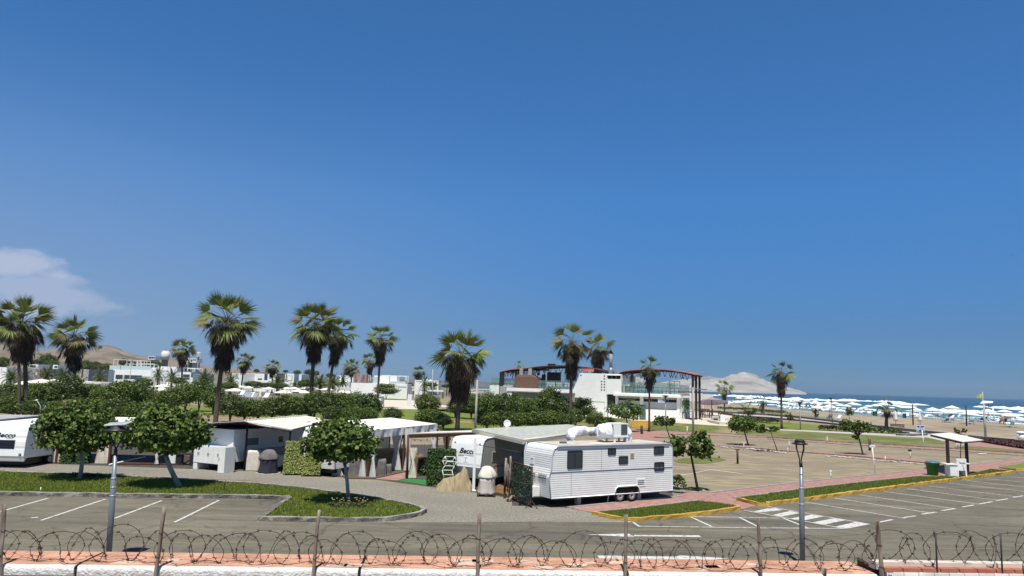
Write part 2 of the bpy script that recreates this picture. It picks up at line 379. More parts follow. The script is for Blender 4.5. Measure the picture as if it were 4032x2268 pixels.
def ribmat(name,c,pitch,rough=.45,dark=.72):
    m=bpy.data.materials.new(name); m.use_nodes=True; nt=m.node_tree; L=nt.links; bs=nt.nodes['Principled BSDF']
    bs.inputs['Roughness'].default_value=rough; bs.inputs['Specular IOR Level'].default_value=.35
    g=nd(nt,'ShaderNodeTexCoord'); sx=nd(nt,'ShaderNodeSeparateXYZ'); L.new(g.outputs['Object'],sx.inputs[0])
    dv=nd(nt,'ShaderNodeMath',operation='DIVIDE'); dv.inputs[1].default_value=pitch; L.new(sx.outputs['Z'],dv.inputs[0])
    fr=nd(nt,'ShaderNodeMath',operation='FRACT'); L.new(dv.outputs[0],fr.inputs[0])
    rp=nd(nt,'ShaderNodeValToRGB'); e=rp.color_ramp.elements; e[0].position=0; e[0].color=(0,0,0,1); e[1].position=.18; e[1].color=(1,1,1,1)
    x=rp.color_ramp.elements.new(.8); x.color=(.85,.85,.85,1); x=rp.color_ramp.elements.new(1.0); x.color=(0,0,0,1)
    L.new(fr.outputs[0],rp.inputs['Fac'])
    nz=nd(nt,'ShaderNodeTexNoise'); nz.inputs['Scale'].default_value=1.3; nz.inputs['Detail'].default_value=5; L.new(g.outputs['Object'],nz.inputs['Vector'])
    c2=nd(nt,'ShaderNodeValToRGB'); c2.color_ramp.elements[0].position=.35; c2.color_ramp.elements[1].position=.7; c2.color_ramp.elements[0].color=(*c,1); c2.color_ramp.elements[1].color=(*[q*.90 for q in c],1)
    L.new(nz.outputs['Fac'],c2.inputs['Fac'])
    mx=nd(nt,'ShaderNodeMix',data_type='RGBA'); mx.inputs[6].default_value=(*[q*dark for q in c],1); L.new(c2.outputs[0],mx.inputs[7]); L.new(rp.outputs[0],mx.inputs[0])
    L.new(mx.outputs[2],bs.inputs['Base Color'])
    bp=nd(nt,'ShaderNodeBump'); bp.inputs['Strength'].default_value=.9; bp.inputs['Distance'].default_value=.015; L.new(rp.outputs[0],bp.inputs['Height']); L.new(bp.outputs[0],bs.inputs['Normal'])
    return m
RIB=ribmat('ribbed_white_aluminium',(.84,.84,.79),.105,dark=.62)
RIBP=ribmat('smooth_panel_white',(.82,.83,.79),.62,dark=.85)
# ------------------------------------------------------------------ setting: ground
def gpoly(name,pts,m,z):
    b=MB(); b.poly([(p[0],p[1],z) for p in pts]); return struct(b.build(name,m))
shore=[(240,90),(160,140),(G(*C9(2571,885),-.45).x,G(*C9(2571,885),-.45).y)]
shore=[Vector((190,60,0)),Vector((150,120,0))]+[Vector(G(*p,-.45)[:2]+(0,)) for p in (C9(2571,885),C9(1300,800),C9(0,745),C8(1500,672),C8(0,575),C7(1500,575))]+[Vector((75,360,0)),Vector((40,560,0)),Vector((-150,1400,0)),Vector((-500,4500,0))]
b=MB(); inner=[]; 
for i,p in enumerate(shore):
    a=shore[max(i-1,0)]; c=shore[min(i+1,len(shore)-1)]; d=(c-a).normalized(); n=Vector((-d.y,d.x,0))  # left = land
    if i<9: inner.append(p+n*9)
    else: inner.append(p+n*14)
land=[(-60,-60),(190,-60)]+[(q.x,q.y) for q in inner]+[(-6000,4500),(-6000,-60)]
b=MB(); b.poly([(x,y,-0.006) for x,y in land]); struct(b.build('ground',EARTH))
b=MB(); vs=[]; 
for q,p in zip(inner,shore): vs+= [(q.x,q.y,-.006),(p.x,p.y,-.5),(p.x+(p.x-q.x),p.y+(p.y-q.y),-1.0)]
b.add(vs,[f for i in range(len(shore)-1) for f in ((3*i,3*i+1,3*i+4,3*i+3),(3*i+1,3*i+2,3*i+5,3*i+4))]); struct(b.build('shore',SAND))
# beach sand: from promenade wall to the shore
prom_far=[B(2,1620,30),B(2,1900,50),B(3,0,62),B(3,300,92),B(3,620,130),B(3,960,178),B(3,1260,205),B(3,1500,225),B(3,1800,262),B(3,2187,300)]
pf=[G(*p) for p in prom_far]
beach=[(p.x,p.y) for p in pf]+[(120,55),(150,10),(190,10)]+[(q.x,q.y) for q in inner[:9]]+[(35,300),(40,200)]
gpoly('beach',beach,SAND,.002)
# sea
def seamat():
    m=bpy.data.materials.new('sea_water'); m.use_nodes=True; nt=m.node_tree; L=nt.links; bs=nt.nodes['Principled BSDF']
    bs.inputs['Roughness'].default_value=.28; bs.inputs['Specular IOR Level'].default_value=.35; bs.inputs['IOR'].default_value=1.33
    g=nd(nt,'ShaderNodeNewGeometry'); vm=nd(nt,'ShaderNodeVectorMath',operation='DOT_PRODUCT'); L.new(g.outputs['Position'],vm.inputs[0])
    vm.inputs[1].default_value=(.93,.37,0)
    nz=nd(nt,'ShaderNodeTexNoise'); nz.inputs['Scale'].default_value=.02; nz.inputs['Detail'].default_value=6
    mpp=nd(nt,'ShaderNodeMapping'); mpp.inputs['Rotation'].default_value=(0,0,R(-68)); mpp.inputs['Scale'].default_value=(.35,2.2,1); L.new(g.outputs['Position'],mpp.inputs['Vector']); L.new(mpp.outputs[0],nz.inputs['Vector'])
    mr=nd(nt,'ShaderNodeMapRange'); mr.inputs['From Min'].default_value=190; mr.inputs['From Max'].default_value=520; L.new(vm.outputs['Value'],mr.inputs['Value'])
    ad=nd(nt,'ShaderNodeMath',operation='MULTIPLY_ADD'); ad.inputs[1].default_value=.7; L.new(nz.outputs['Fac'],ad.inputs[0]); sb=nd(nt,'ShaderNodeMath',operation='SUBTRACT'); sb.inputs[1].default_value=.35; L.new(mr.outputs[0],sb.inputs[0]); L.new(sb.outputs[0],ad.inputs[2])
    rp=nd(nt,'ShaderNodeValToRGB'); e=rp.color_ramp.elements; e[0].position=0; e[0].color=(.13,.235,.215,1); e[1].position=1; e[1].color=(.030,.078,.118,1)
    x=e.new(.35); x.color=(.06,.15,.16,1); L.new(ad.outputs[0],rp.inputs['Fac'])
    # streaks of spent foam near the shore
    n2=nd(nt,'ShaderNodeTexNoise'); n2.inputs['Scale'].default_value=.16; n2.inputs['Detail'].default_value=9; n2.inputs['Roughness'].default_value=.65; L.new(mpp.outputs[0],n2.inputs['Vector'])
    th=nd(nt,'ShaderNodeMapRange'); th.inputs['From Min'].default_value=150; th.inputs['From Max'].default_value=420; th.inputs['To Min'].default_value=.53; th.inputs['To Max'].default_value=.80; L.new(vm.outputs['Value'],th.inputs['Value'])
    s2=nd(nt,'ShaderNodeMath',operation='SUBTRACT'); L.new(n2.outputs['Fac'],s2.inputs[0]); L.new(th.outputs[0],s2.inputs[1])
    m2=nd(nt,'ShaderNodeMapRange'); m2.inputs['From Min'].default_value=0; m2.inputs['From Max'].default_value=.06; L.new(s2.outputs[0],m2.inputs['Value'])
    mx=nd(nt,'ShaderNodeMix',data_type='RGBA'); mx.inputs[7].default_value=(.62,.68,.68,1); L.new(rp.outputs[0],mx.inputs[6]); L.new(m2.outputs[0],mx.inputs[0]); L.new(mx.outputs[2],bs.inputs['Base Color'])
    wv=nd(nt,'ShaderNodeTexNoise'); wv.inputs['Scale'].default_value=.25; wv.inputs['Detail'].default_value=8; L.new(mpp.outputs[0],wv.inputs['Vector'])
    bp=nd(nt,'ShaderNodeBump'); bp.inputs['Strength'].default_value=1; bp.inputs['Distance'].default_value=1.2; L.new(wv.outputs['Fac'],bp.inputs['Height']); L.new(bp.outputs[0],bs.inputs['Normal'])
    return m
b=MB(); b.poly([(-3000,-70,-.5),(8900,-70,-.5),(8900,6350,-.5),(-8900,6350,-.5),(-8900,4400,-.5),(-3000,4400,-.5)])
struct(b.build('sea',seamat()))
FOAM=mat('sea_foam',(.80,.84,.85),(.66,.73,.75),scale=.4,rough=.9,bump=.6,bscale=1.2)
def surf(pts,w,h,seed,brk=.0):
    b=MB(); P=[Vector(G(*p,-.5)) for p in pts]; q=[]
    for i in range(len(P)-1):
        k=max(2,int((P[i+1]-P[i]).length/1.2))
        for j in range(k): q.append(P[i].lerp(P[i+1],j/k))
    q.append(P[-1]); rows=[]
    n=len(q)
    for i,p in enumerate(q):
        a=q[max(i-1,0)]; c=q[min(i+1,n-1)]; d=(c-a).normalized(); nn=Vector((-d.y,d.x,0))
        e=min(1,min(i,n-1-i)/10)**.7
        nz=noise.noise((p.x*.05+seed,p.y*.05,0)); n2=noise.noise((p.x*.25+seed,p.y*.25,3)); n3=noise.noise((p.x*.6,p.y*.6+seed,5))
        ww=max(.3,w*(1+1.0*nz+.5*n2))*e; hh=max(.04,h*(1+.9*nz+.6*n3))*e
        pr=[(-1.0+.25*n2,0),(-.55+.3*n3,.55),(-.1,1.0),(.25,.75),(.6+.3*n3,.3),(1.0+.5*n2,0)]
        rows.append([(p.x+nn.x*ww*t,p.y+nn.y*ww*t,-.5+hh*s-(.02 if s==0 else 0)) for t,s in pr])
    vs=[v for r in rows for v in r]; m=6
    b.add(vs,[(i*m+k,(i+1)*m+k,(i+1)*m+k+1,i*m+k+1) for i in range(n-1) for k in range(m-1)],True)
    o=b.build('surf',FOAM); o['kind']='stuff'; return o
surf([C7(900,410),C7(1600,440),C8(0,372),C8(400,378),C8(1000,402),C8(1500,405),C8(2000,420),C8(2571,490)],5.5,1.3,1)
surf([C8(2300,470),C8(2571,478),C9(400,480),C9(690,492)],6,1.0,9)
surf([C8(1950,455),C8(2200,490),C8(2571,540),C9(200,520),C9(420,520)],3.5,.5,17)
surf([C7(900,545),C7(1600,490),C8(0,452),C8(600,445),C8(1250,470)],3,.6,2)
surf([C9(1565,520),C9(1800,535),C9(2200,558),C9(2571,585),(4150,1620)],4.5,1.3,3)
surf([C9(560,590),C9(1200,622),C9(1500,630),C9(1760,655),C9(2300,685),C9(2571,700),(4150,1642)],3.2,.8,4)
surf([C7(1000,560),C7(2000,590),C8(0,520),C8(1200,600),C8(2000,640),C8(2571,660),C9(450,690)],2.2,.4,5)
surf([C9(620,680),C9(690,690),C9(760,695)],3.0,.8,6)
surf([C9(2330,755),C9(2571,790),(4160,1660)],3.0,.9,7)
surf([C9(1700,800),C9(2250,850),C9(2571,872),(4160,1678)],1.6,.25,8)
surf([C9(150,590),C9(700,640),C9(1350,655),C9(1700,700),C9(2300,745)],1.3,.2,11)
surf([C9(1350,720),C9(1900,745),C9(2400,800)],1.2,.2,12)
surf([C7(900,500),C7(1400,520),C7(2000,540),C8(300,490),C8(1400,560),C8(2400,610)],1.6,.25,14)
# roads
road=[(-70,15),(80,15),(90,60)]+[(p.x,p.y) for p in (GB(3,2187,548),GB(3,2100,556),GB(3,1550,632),GB(3,1000,700),GB(3,300,800),GB(3,0,832),GB(2,2080,850),GB(2,1960,880),GB(2,1930,860),GB(2,1500,925),GB(2,1000,970),GB(2,690,915),GB(2,980,984),GB(2,272,984),GB(1,1165,992),GB(1,700,990),GB(1,0,985),GB(1,40,945),GB(1,285,785),GB(1,0,778),GB(0,2187,780),GB(0,0,748))]+[(-70,37)]
gpoly('road',road,ASPH,.002)
grav=[(p.x,p.y) for p in (GB(0,-300,480),GB(0,0,478),GB(0,2187,556),GB(1,0,560),GB(1,1000,640),GB(1,1480,700),GB(1,1900,740),GB(1,2187,790),GB(2,0,850),GB(2,480,868),GB(2,700,915),GB(2,980,986),GB(2,272,986),GB(1,1165,994),GB(1,700,994),GB(1,1000,800),GB(1,0,640),GB(0,2187,640),GB(0,0,545),GB(0,-300,540))]
gpoly('gravel_drive',grav,GRAVEL,.008)
# camping pitches under the caravans (dark compacted hardstanding)
gpoly('hardstanding',[(p.x,p.y) for p in (GB(0,-300,400),GB(0,-300,486),GB(0,2187,560),GB(1,1000,622),GB(1,1900,742),GB(2,0,858),GB(2,470,868),GB(2,1380,770),GB(2,1300,560),GB(1,1600,330),GB(0,1000,300))],mat('hardstanding',(.085,.072,.058),(.06,.052,.042),scale=2,rough=.95),.004)
# pink path (near) with pale edging
p_up=[GB(2,480,866),GB(2,1448,770),GB(2,1452,728),GB(2,1560,738),GB(2,1720,738),GB(2,1900,716),GB(2,2187,682),GB(3,300,648),GB(3,700,606),GB(3,1300,546),GB(3,1900,480),GB(3,2187,445),G(4150,1790)]
p_dn=[G(4150,1815),GB(3,2187,475),GB(3,1960,512),GB(3,2080,552),GB(3,1500,600),GB(3,1300,600),GB(3,700,664),GB(3,300,710),GB(3,0,748),GB(2,2187,752),GB(2,1890,785),GB(2,1960,815),GB(2,2090,850),GB(2,1960,882),GB(2,1905,852),GB(2,1600,812),GB(2,1000,886),GB(2,705,912)]
gpoly('footpath',[(p.x,p.y) for p in p_up+p_dn],PINK,.012)
b=MB(); b.ribbon(p_up[:2],.16,.0,.05); b.ribbon(p_up[2:],.14,.0,.06); b.ribbon([GB(2,700,908),GB(2,1000,882),GB(2,1600,808)],.14,0,.06); b.ribbon([GB(2,1895,785),GB(2,2187,750),GB(3,0,746),GB(3,300,708),GB(3,700,662),GB(3,1300,598)],.14,0,.06)
struct(b.build('path_edging',KERBT))
# lawns raised behind kerbs
def lawn(pts,z=.12,m=None,name='lawn'):
    P=[Vector((p.x,p.y,z)) for p in pts]; b=MB(); b.slab(P,z-.001); return struct(b.build(name,m or GRASS))
Lz=.10
isl=[B(0,-300,548),B(0,0,560),B(0,1000,600),B(0,2187,662),B(1,350,695),B(1,700,742),B(1,1050,792),B(1,1300,838),B(1,1400,868),B(1,1440,890),B(1,1400,912),B(1,1300,936),B(1,1150,958),B(1,1000,965),B(1,700,965),B(1,40,955),B(1,290,782),B(1,0,770),B(0,2187,770),B(0,1000,757),B(0,0,742),B(0,-300,735)]
ip=[G(*p,Lz) for p in isl]; lawn(ip,Lz)
b=MB(); b.ribbon(ip[1:16]+[ip[15].lerp(ip[16],.02)],.22,0,.17,jit=.025); b.ribbon(ip[15:17],.24,0,.17,jit=.02); b.ribbon(ip[16:],.26,0,.17,jit=.025); struct(b.build('kerb',STONE))
b=MB(); b.ribbon([p+Vector((0,.02,0)) for p in ip[1:16]],.12,.15,.185,jit=.015); b.ribbon([p+Vector((0,.05,0)) for p in ip[16:]],.12,.15,.185,jit=.01); struct(b.build('kerb_capping',KERBT))
i1=[G(*B(2,x,y),Lz) for x,y in ((725,908),(1000,885),(1600,814),(1750,830),(1900,853),(1860,868),(1500,914),(1200,940),(1050,952),(975,948))]
lawn(i1,Lz)
b=MB(); b.ribbon([G(*B(2,x,y),.1) for x,y in ((695,908),(820,935),(960,958),(1060,962),(1200,950),(1500,924),(1850,880),(1930,866),(1935,856),(1915,851))],.20,0,.16,jit=.02); struct(b.build('yellow_kerb',YEL))
i2=[G(*B(i,x,y),Lz) for i,x,y in ((2,1925,785),(2,2187,754),(3,0,750),(3,300,711),(3,700,664),(3,1290,602),(3,1520,606),(3,1720,590),(3,1710,560),(3,1900,540),(3,2070,552),(3,1550,618),(3,1000,690),(3,300,783),(3,0,820),(2,2120,826))]
lawn(i2,Lz)
b=MB(); b.ribbon([G(*B(i,x,y),.1) for i,x,y in ((2,1930,788),(2,2000,806),(2,2100,832),(2,2187,834),(3,0,828),(3,300,792),(3,1000,697),(3,1550,625),(3,2070,560),(3,2098,553))],.22,0,.17,jit=.025); struct(b.build('yellow_kerb',YEL))
i3=[G(*B(3,x,y),Lz) for x,y in ((1975,520),(2187,484),(2500,440),(2500,505),(2187,535),(2100,535))]
lawn(i3,Lz)
b=MB(); b.ribbon([G(*B(3,x,y),.1) for x,y in ((2110,536),(2187,540),(2500,510))],.22,0,.17,jit=.02); struct(b.build('yellow_kerb',YEL))
# road markings
mk=MB()
def stripe(p,q,w,m=None,z=.0062):
    p=Vector((p.x,p.y,0)); q=Vector((q.x,q.y,0)); d=(q-p).normalized(); n=Vector((-d.y,d.x,0))*w/2
    (m or mk).poly([(v.x,v.y,z) for v in (p-n,q-n,q+n,p+n)])
for a,c in (((0,-140,940),(0,408,786)),((0,350,975),(0,900,793)),((0,925,978),(0,1385,804)),((0,1490,991),(0,1870,803))):
    stripe(GB(*a),GB(*c),.12)
stripe(GB(0,265,953),GB(0,325,948),.15)
stripe(GB(1,1165,991),GB(1,1945,988),.11); stripe(GB(2,272,984),GB(2,1030,986),.11)
stripe(GB(2,1030,988),GB(2,1090,1028),.12,z=.0066); stripe(GB(2,1090,1024),GB(2,2187,1040),.11); stripe(GB(3,0,1039),GB(3,660,1044),.11)
stripe(GB(2,1518,940),GB(2,1722,1036),.12,z=.0066); stripe(GB(2,1945,950),GB(2,2125,1040),.12,z=.0066); stripe(GB(3,130,955),GB(3,350,1044),.12,z=.0066)
stripe(GB(2,1520,941),GB(2,2187,952),.1); stripe(GB(3,0,953),GB(3,140,956),.1)
# hatched crossing
U0p,U1p=GB(2,1985,888),GB(3,662,1046); V0,V1=GB(3,0,856),GB(3,872,1008)
stripe(U0p,U1p,.11,z=.0064); stripe(V0,V1,.11,z=.0064)
def quadm(ps,z=.0068): mk.poly([(p.x,p.y,z) for p in ps])
for q in (((2,2060,900),(2,2187,872),(3,0,875),(3,60,870),(3,130,886),(3,-60,905)),((3,35,930),(3,190,895),(3,275,912),(3,120,942)),((3,190,960),(3,370,926),(3,475,942),(3,310,974)),((3,372,994),(3,560,958),(3,665,972),(3,490,1010)),((3,570,1030),(3,750,988),(3,865,1008),(3,680,1044))):
    quadm([GB(*k) for k in q])
for a,c in (((320,818),(1172,958)),((565,783),(1405,914)),((785,757),(1600,875)),((990,727),(1810,837)),((1190,704),(1960,802)),((1370,680),(2120,773)),((1545,656),(2187,726)),((1700,634),(2187,688)),((1845,614),(2187,648)),((1990,592),(2187,610)),((2140,570),(2187,574))):
    stripe(GB(3,*a),GB(3,*c),.11)
for a,c in (((950,990),(1065,968)),((1155,952),(1262,935)),((1312,922),(1435,904)),((1482,892),(1600,874)),((1662,860),(1760,843)),((1805,835),(1915,815)),((1950,806),(2050,790)),((2095,778),(2182,764))):
    stripe(GB(3,*a),GB(3,*c),.15,z=.0066)
quadm([GB(2,*k) for k in ((632,1096),(985,1088),(1000,1090),(1045,1112),(1030,1118))]); quadm([GB(2,*k) for k in ((1045,1100),(1600,1103),(1615,1118),(1040,1110))])
quadm([GB(2,*k) for k in ((730,1276),(1400,1285),(1440,1275),(1860,1300),(1700,1314),(745,1300))])
struct(mk.build('road_markings',LINE))
ym=MB(); pp=[GB(0,-100,1138),GB(0,1200,1160),GB(1,0,1168),GB(2,0,1179),GB(3,0,1203),GB(3,1400,1215),GB(3,2130,1219)]
for a,c in zip(pp,pp[1:]): stripe(a,c,.06,ym,.0060)
struct(ym.build('centre_line',LINEY))
# lots, narrow pink paths, lawns at the right
def strip(name,a,bb,m,z,zs=None):
    P=[G(*p,z) for p in a]+[G(*p,z) for p in bb[::-1]]; return gpoly(name,[(p.x,p.y) for p in P],m,z)
P2u=[B(2,1680,318),B(2,2187,352),B(3,0,357),B(3,500,392),B(3,800,410),B(3,1300,455),B(3,1560,480)]
P2d=[B(2,1690,336),B(2,2187,366),B(3,0,371),B(3,400,402),B(3,800,432),B(3,1300,482),B(3,1450,500)]
strip('footpath',P2u,P2d,PINK,.010)
b=MB(); b.ribbon([G(*p) for p in P2d],.18,0,.07,jit=.01); struct(b.build('path_edging',STONE))
P1u=[B(2,820,182),B(2,1195,205),B(2,1700,228),B(2,2187,258),B(3,0,268),B(3,700,312),B(3,1540,360),B(3,2187,405),(4200,1792)]
P1d=[B(2,820,200),B(2,1150,245),B(2,1400,240),B(2,1700,250),B(2,2187,270),B(3,0,282),B(3,700,328),B(3,1540,378),B(3,2187,424),(4200,1805)]
strip('footpath',P1u,P1d,PINK,.010)
b=MB(); b.ribbon([G(*p) for p in P1u[1:]],.2,0,.10,jit=.01); b.ribbon([G(*p) for p in P1d[2:]],.16,0,.05,jit=.01); struct(b.build('path_edging',STONE))
strip('footpath',[B(2,1000,215),B(2,1190,205)],[B(2,1000,290),B(2,1300,300)],PINK,.013)
# park lawns
strip('lawn',[B(2,2050,168),B(3,0,205),B(3,700,225),B(3,1340,258),B(3,1520,290)],[B(2,1500,222),B(2,2187,255),B(3,0,264),B(3,700,308),B(3,1500,345)],GRASSD,.006)
strip('lawn',[B(2,1700,100),B(2,2187,118),B(3,0,120),B(3,300,150),B(3,700,175),B(3,1340,225)],[B(2,1700,150),B(2,2187,186),B(3,0,190),B(3,350,203),B(3,700,215),B(3,1340,240)],GRASS,.006)
strip('lawn',[B(3,1540,362),B(3,1700,338),B(3,2187,380),(4200,1785)],[B(3,1540,368),B(3,1700,372),B(3,2187,398),(4200,1790)],GRASSD,.007)
strip('concrete_path',[B(2,1800,160),B(2,2187,186),B(3,0,192),B(3,500,212),B(3,1340,250)],[B(2,1800,170),B(2,2187,193),B(3,0,200),B(3,500,224),B(3,1340,268)],PATH,.011)
strip('promenade',[B(2,1500,38),B(2,1750,55),B(3,0,80),B(3,400,112),B(3,960,182),B(3,1260,215),B(3,1500,235),B(3,1800,270),B(3,2187,308)],[B(2,1500,60),B(2,1750,74),B(3,0,95),B(3,400,130),B(3,1000,210),B(3,1340,240),B(3,1340,262),B(3,1480,292),B(3,1800,292),B(3,2187,350)],PATH,.009)
strip('footpath',[B(3,1480,292),B(3,1800,290),B(3,2187,352),(4200,1778)],[B(3,1480,300),B(3,1700,335),B(3,2187,378),(4200,1790)],PINK,.012)
def stonewall(pts,h,w=.35,lab=''):
    b=MB(); P=[G(*p) for p in pts]; b.ribbon(P,w,0,h,jit=.04); o=b.build('stone_wall',STONE)
    c=MB(); c.ribbon([p for p in P],w+.06,h-.03,h+.05,jit=.01); c.build('coping',KERBT,o); return tag(o,lab,'wall')
stonewall([B(2,1560,40),B(2,1750,54),B(3,0,78),B(3,300,104),B(3,620,142),B(3,960,188),B(3,1260,222),B(3,1500,246),B(3,1800,282),B(3,2120,312)],.45,lab='long low rubble stone wall along the beach side of the promenade')
stonewall([B(2,1560,62),B(2,1750,78),B(3,0,102),B(3,400,138),B(3,700,172),B(3,1000,212),B(3,1200,238)],.30,lab='low dark stone wall along the lawn side of the promenade')
stonewall([C9(0,1095),C9(300,1108),C9(620,1092)],.3,lab='short grey stone kerb wall ending below the blue notice board')
# left hand plaza, lawns
strip('plaza',[C4(1440,890),C4(1560,886),C4(1990,900),C4(2120,900)],[C4(1300,1060),C4(1560,1065),C4(2130,1078),C4(2300,1080)],PLAZA,.009)
strip('lawn',[C4(1540,848),C4(1990,852)],[C4(1520,886),C4(1960,898)],GRASS,.010)
gpoly('lawn',[(p.x,p.y) for p in (G(*B(0,-300,-30)),G(*C2(900,1260)),G(*C3(0,1010)),G(*C4(1400,1060)),G(*C4(2200,1080)),G(*C5(1500,1090)),G(*C6(200,1230)),G(*C6(700,1250)),G(*B(2,900,175)),G(*B(2,700,205)),G(*B(1,1300,240)),G(*B(1,0,110)),G(*B(0,0,60)),G(*B(0,-300,50)))],GRASS,.005)
strip('footpath',[C3(-900,1180),C3(0,1222),C5(650,1305),C5(1280,1318)],[C3(-900,1200),C3(0,1255),C5(650,1338),C5(1280,1350)],PINK,.010)
strip('footpath',[B(1,1300,180),B(1,1900,196)],[B(1,1300,188),B(1,1900,208)],PINK,.012)
# raised building terrace with bank and steps
TZ=.9
tf=[C6(-400,1200),C6(500,1235),C6(900,1270),C6(1095,1305),C6(1395,1312),C6(1500,1335),C6(1940,1352),C7(500,985),C7(1000,1012)]
T=[G(*p,TZ) for p in tf]
tb=[C6(-400,1400),C6(300,1440),B(2,900,178),B(2,1020,184),B(2,1165,190),B(2,1230,206),B(2,1500,222),B(2,1800,236),B(2,1950,244)]
Bk=[G(*p,0) for p in tb]
b=MB(); b.poly([(p.x,p.y,TZ) for p in T]+[(45,150,TZ),(45,190,TZ),(10,190,TZ),(-20,160,TZ)]); struct(b.build('terrace_paving',PLAZA))
b=MB(); n=len(T)
vs=[]
for t,k in zip(T,Bk):
    for j in range(6):
        f=j/5; q=k.lerp(t,f); q.z=TZ*(f*f*(3-2*f))-.004*(f>.9); vs.append(q)
fs=[(i*6+j,(i+1)*6+j,(i+1)*6+j+1,i*6+j+1) for i in range(n-1) if i!=3 for j in range(5)]
b.add(vs,fs,True); e=T[-1]; k=Bk[-1]; b.poly([(k.x,k.y,0),(e.x+1.5,e.y+1,0),(46.5,150,0),(45,150,TZ-.004),(e.x,e.y,TZ-.004)])
struct(b.build('grass_bank',GRASSD))
st=thing('yellow_steps',(Bk[3].lerp(Bk[4],.5)),'flight of yellow painted steps leading up to the white building','steps')
b=MB(); N=6
for j in range(N):
    a0=Bk[3].lerp(T[3],j/N); a1=Bk[4].lerp(T[4],j/N); c0=T[3]; c1=T[4]; z=TZ*(j+1)/N
    b.slab([(a0.x,a0.y,z+.003),(a1.x,a1.y,z+.003),(c1.x,c1.y+.3,z+.003),(c0.x,c0.y+.3,z+.003)],TZ/N)
b.build('treads',YSTEP,st)
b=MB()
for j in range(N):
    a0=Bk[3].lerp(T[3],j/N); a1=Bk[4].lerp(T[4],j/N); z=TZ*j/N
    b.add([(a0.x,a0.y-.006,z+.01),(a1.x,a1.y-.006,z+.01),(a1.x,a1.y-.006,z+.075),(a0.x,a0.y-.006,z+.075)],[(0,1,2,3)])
b.build('step_shadow_bands',mat('painted_step_shadow',(.30,.17,.02),rough=.8),st)  # shadow gaps between the steps painted as dark orange bands
b=MB(); r0=Bk[4]+Vector((.15,0,0)); r1=T[4]+Vector((.15,.3,0))
for f in (0,.5,1): q=r0.lerp(r1,f); q.z=TZ*f; b.tube([q,q+Vector((0,0,1))],.035,6)
q0=Vector((r0.x,r0.y,1)); q1=Vector((r1.x,r1.y,TZ+1)); b.tube([q0,q1],.04,6); b.tube([q0-Vector((0,0,.5)),q1-Vector((0,0,.5))],.025,6); b.build('handrail',REDST,st)
# ------------------------------------------------------------------ far terrain
def terrain(name,ridge,d,front,back,m,seed,amp):
    # ridge: px points giving the skyline; built as a mound at distance d
    xs=[D(px,py,d) for px,py in ridge]
    xs=[(p.x,p.z) for p in xs]
    N=160; M_=30; x0=xs[0][0]; x1=xs[-1][0]
    def rz(x):
        for (a,za),(c,zc) in zip(xs,xs[1:]):
            if a<=x<=c: t=(x-a)/(c-a+1e-9); t=t*t*(3-2*t)*.5+t*.5; return za+(zc-za)*t
        return 0
    vs=[]
    for i in range(N+1):
        x=x0+(x1-x0)*i/N; zr=rz(x)
        for j in range(M_+1):
            f=j/M_
            if f<.7: s=f/.7; y=d-front*(1-s); k=math.sin(s*math.pi/2)**1.2
            else: s=(f-.7)/.3; y=d+back*s; k=math.cos(s*math.pi/2)
            z=zr*k
            nz=noise.fractal((x*.012+seed,y*.012,0),1.0,2.0,5)
            if abs(f-.7)<.04: nz*=.1
            xx=x*(y/d)
            z=z*(1+(.22 if abs(f-.7)>.04 else .06)*nz)+amp*nz*k
            vs.append((xx,y,z-.8))
    fs=[(i*(M_+1)+j,(i+1)*(M_+1)+j,(i+1)*(M_+1)+j+1,i*(M_+1)+j+1) for i in range(N) for j in range(M_)]
    b=MB(); b.add(vs,fs,True); return struct(b.build(name,m))
FARL=mat('far_land',(.13,.125,.08),(.20,.17,.12),scale=.03,rough=.95)
gpoly('far_plain',[(-900,300),(-260,215),(-60,250),(10,330),(20,560),(-170,1390),(-520,3500),(-4000,3500),(-4000,300)],FARL,.004)
terrain('desert_hill',[A(0,-600,760),A(0,-200,700),A(0,0,690),A(0,200,705),A(0,420,706),A(0,560,712),A(0,800,728),A(0,900,712),A(0,960,700),A(0,1050,690),A(0,1180,702),A(0,1260,726),A(0,1330,748),A(0,1400,776),A(0,1500,796),A(0,1600,806),A(0,1700,828),A(0,1900,850),A(0,2100,880),A(0,2300,902),A(0,2576,926),A(1,100,950)],1000,380,300,TERR,3,3)
terrain('island',[A(2,1040,1095),A(2,1190,1010),A(2,1260,985),A(2,1340,1015),A(2,1420,1048),A(2,1500,1045),A(2,1640,1028),A(2,1760,1018),A(2,1860,1006),A(2,2000,986),A(2,2130,990),A(2,2230,968),A(2,2300,958),A(2,2380,957),A(2,2450,972),A(2,2530,1000),A(3,0,1026),A(3,100,1055),A(3,200,1085),A(3,300,1112),A(3,385,1140)],2600,420,300,ISLE,8,2.5)
terrain('far_shore_rise',[A(0,2300,950),A(1,0,956),A(1,600,978),A(1,1400,1000),A(1,2000,1016),A(1,2400,1030),A(2,300,1046)],1500,120,100,mat('far_land_ridge',(.12,.125,.12),(.10,.105,.10),scale=.02,rough=.95),5,2)
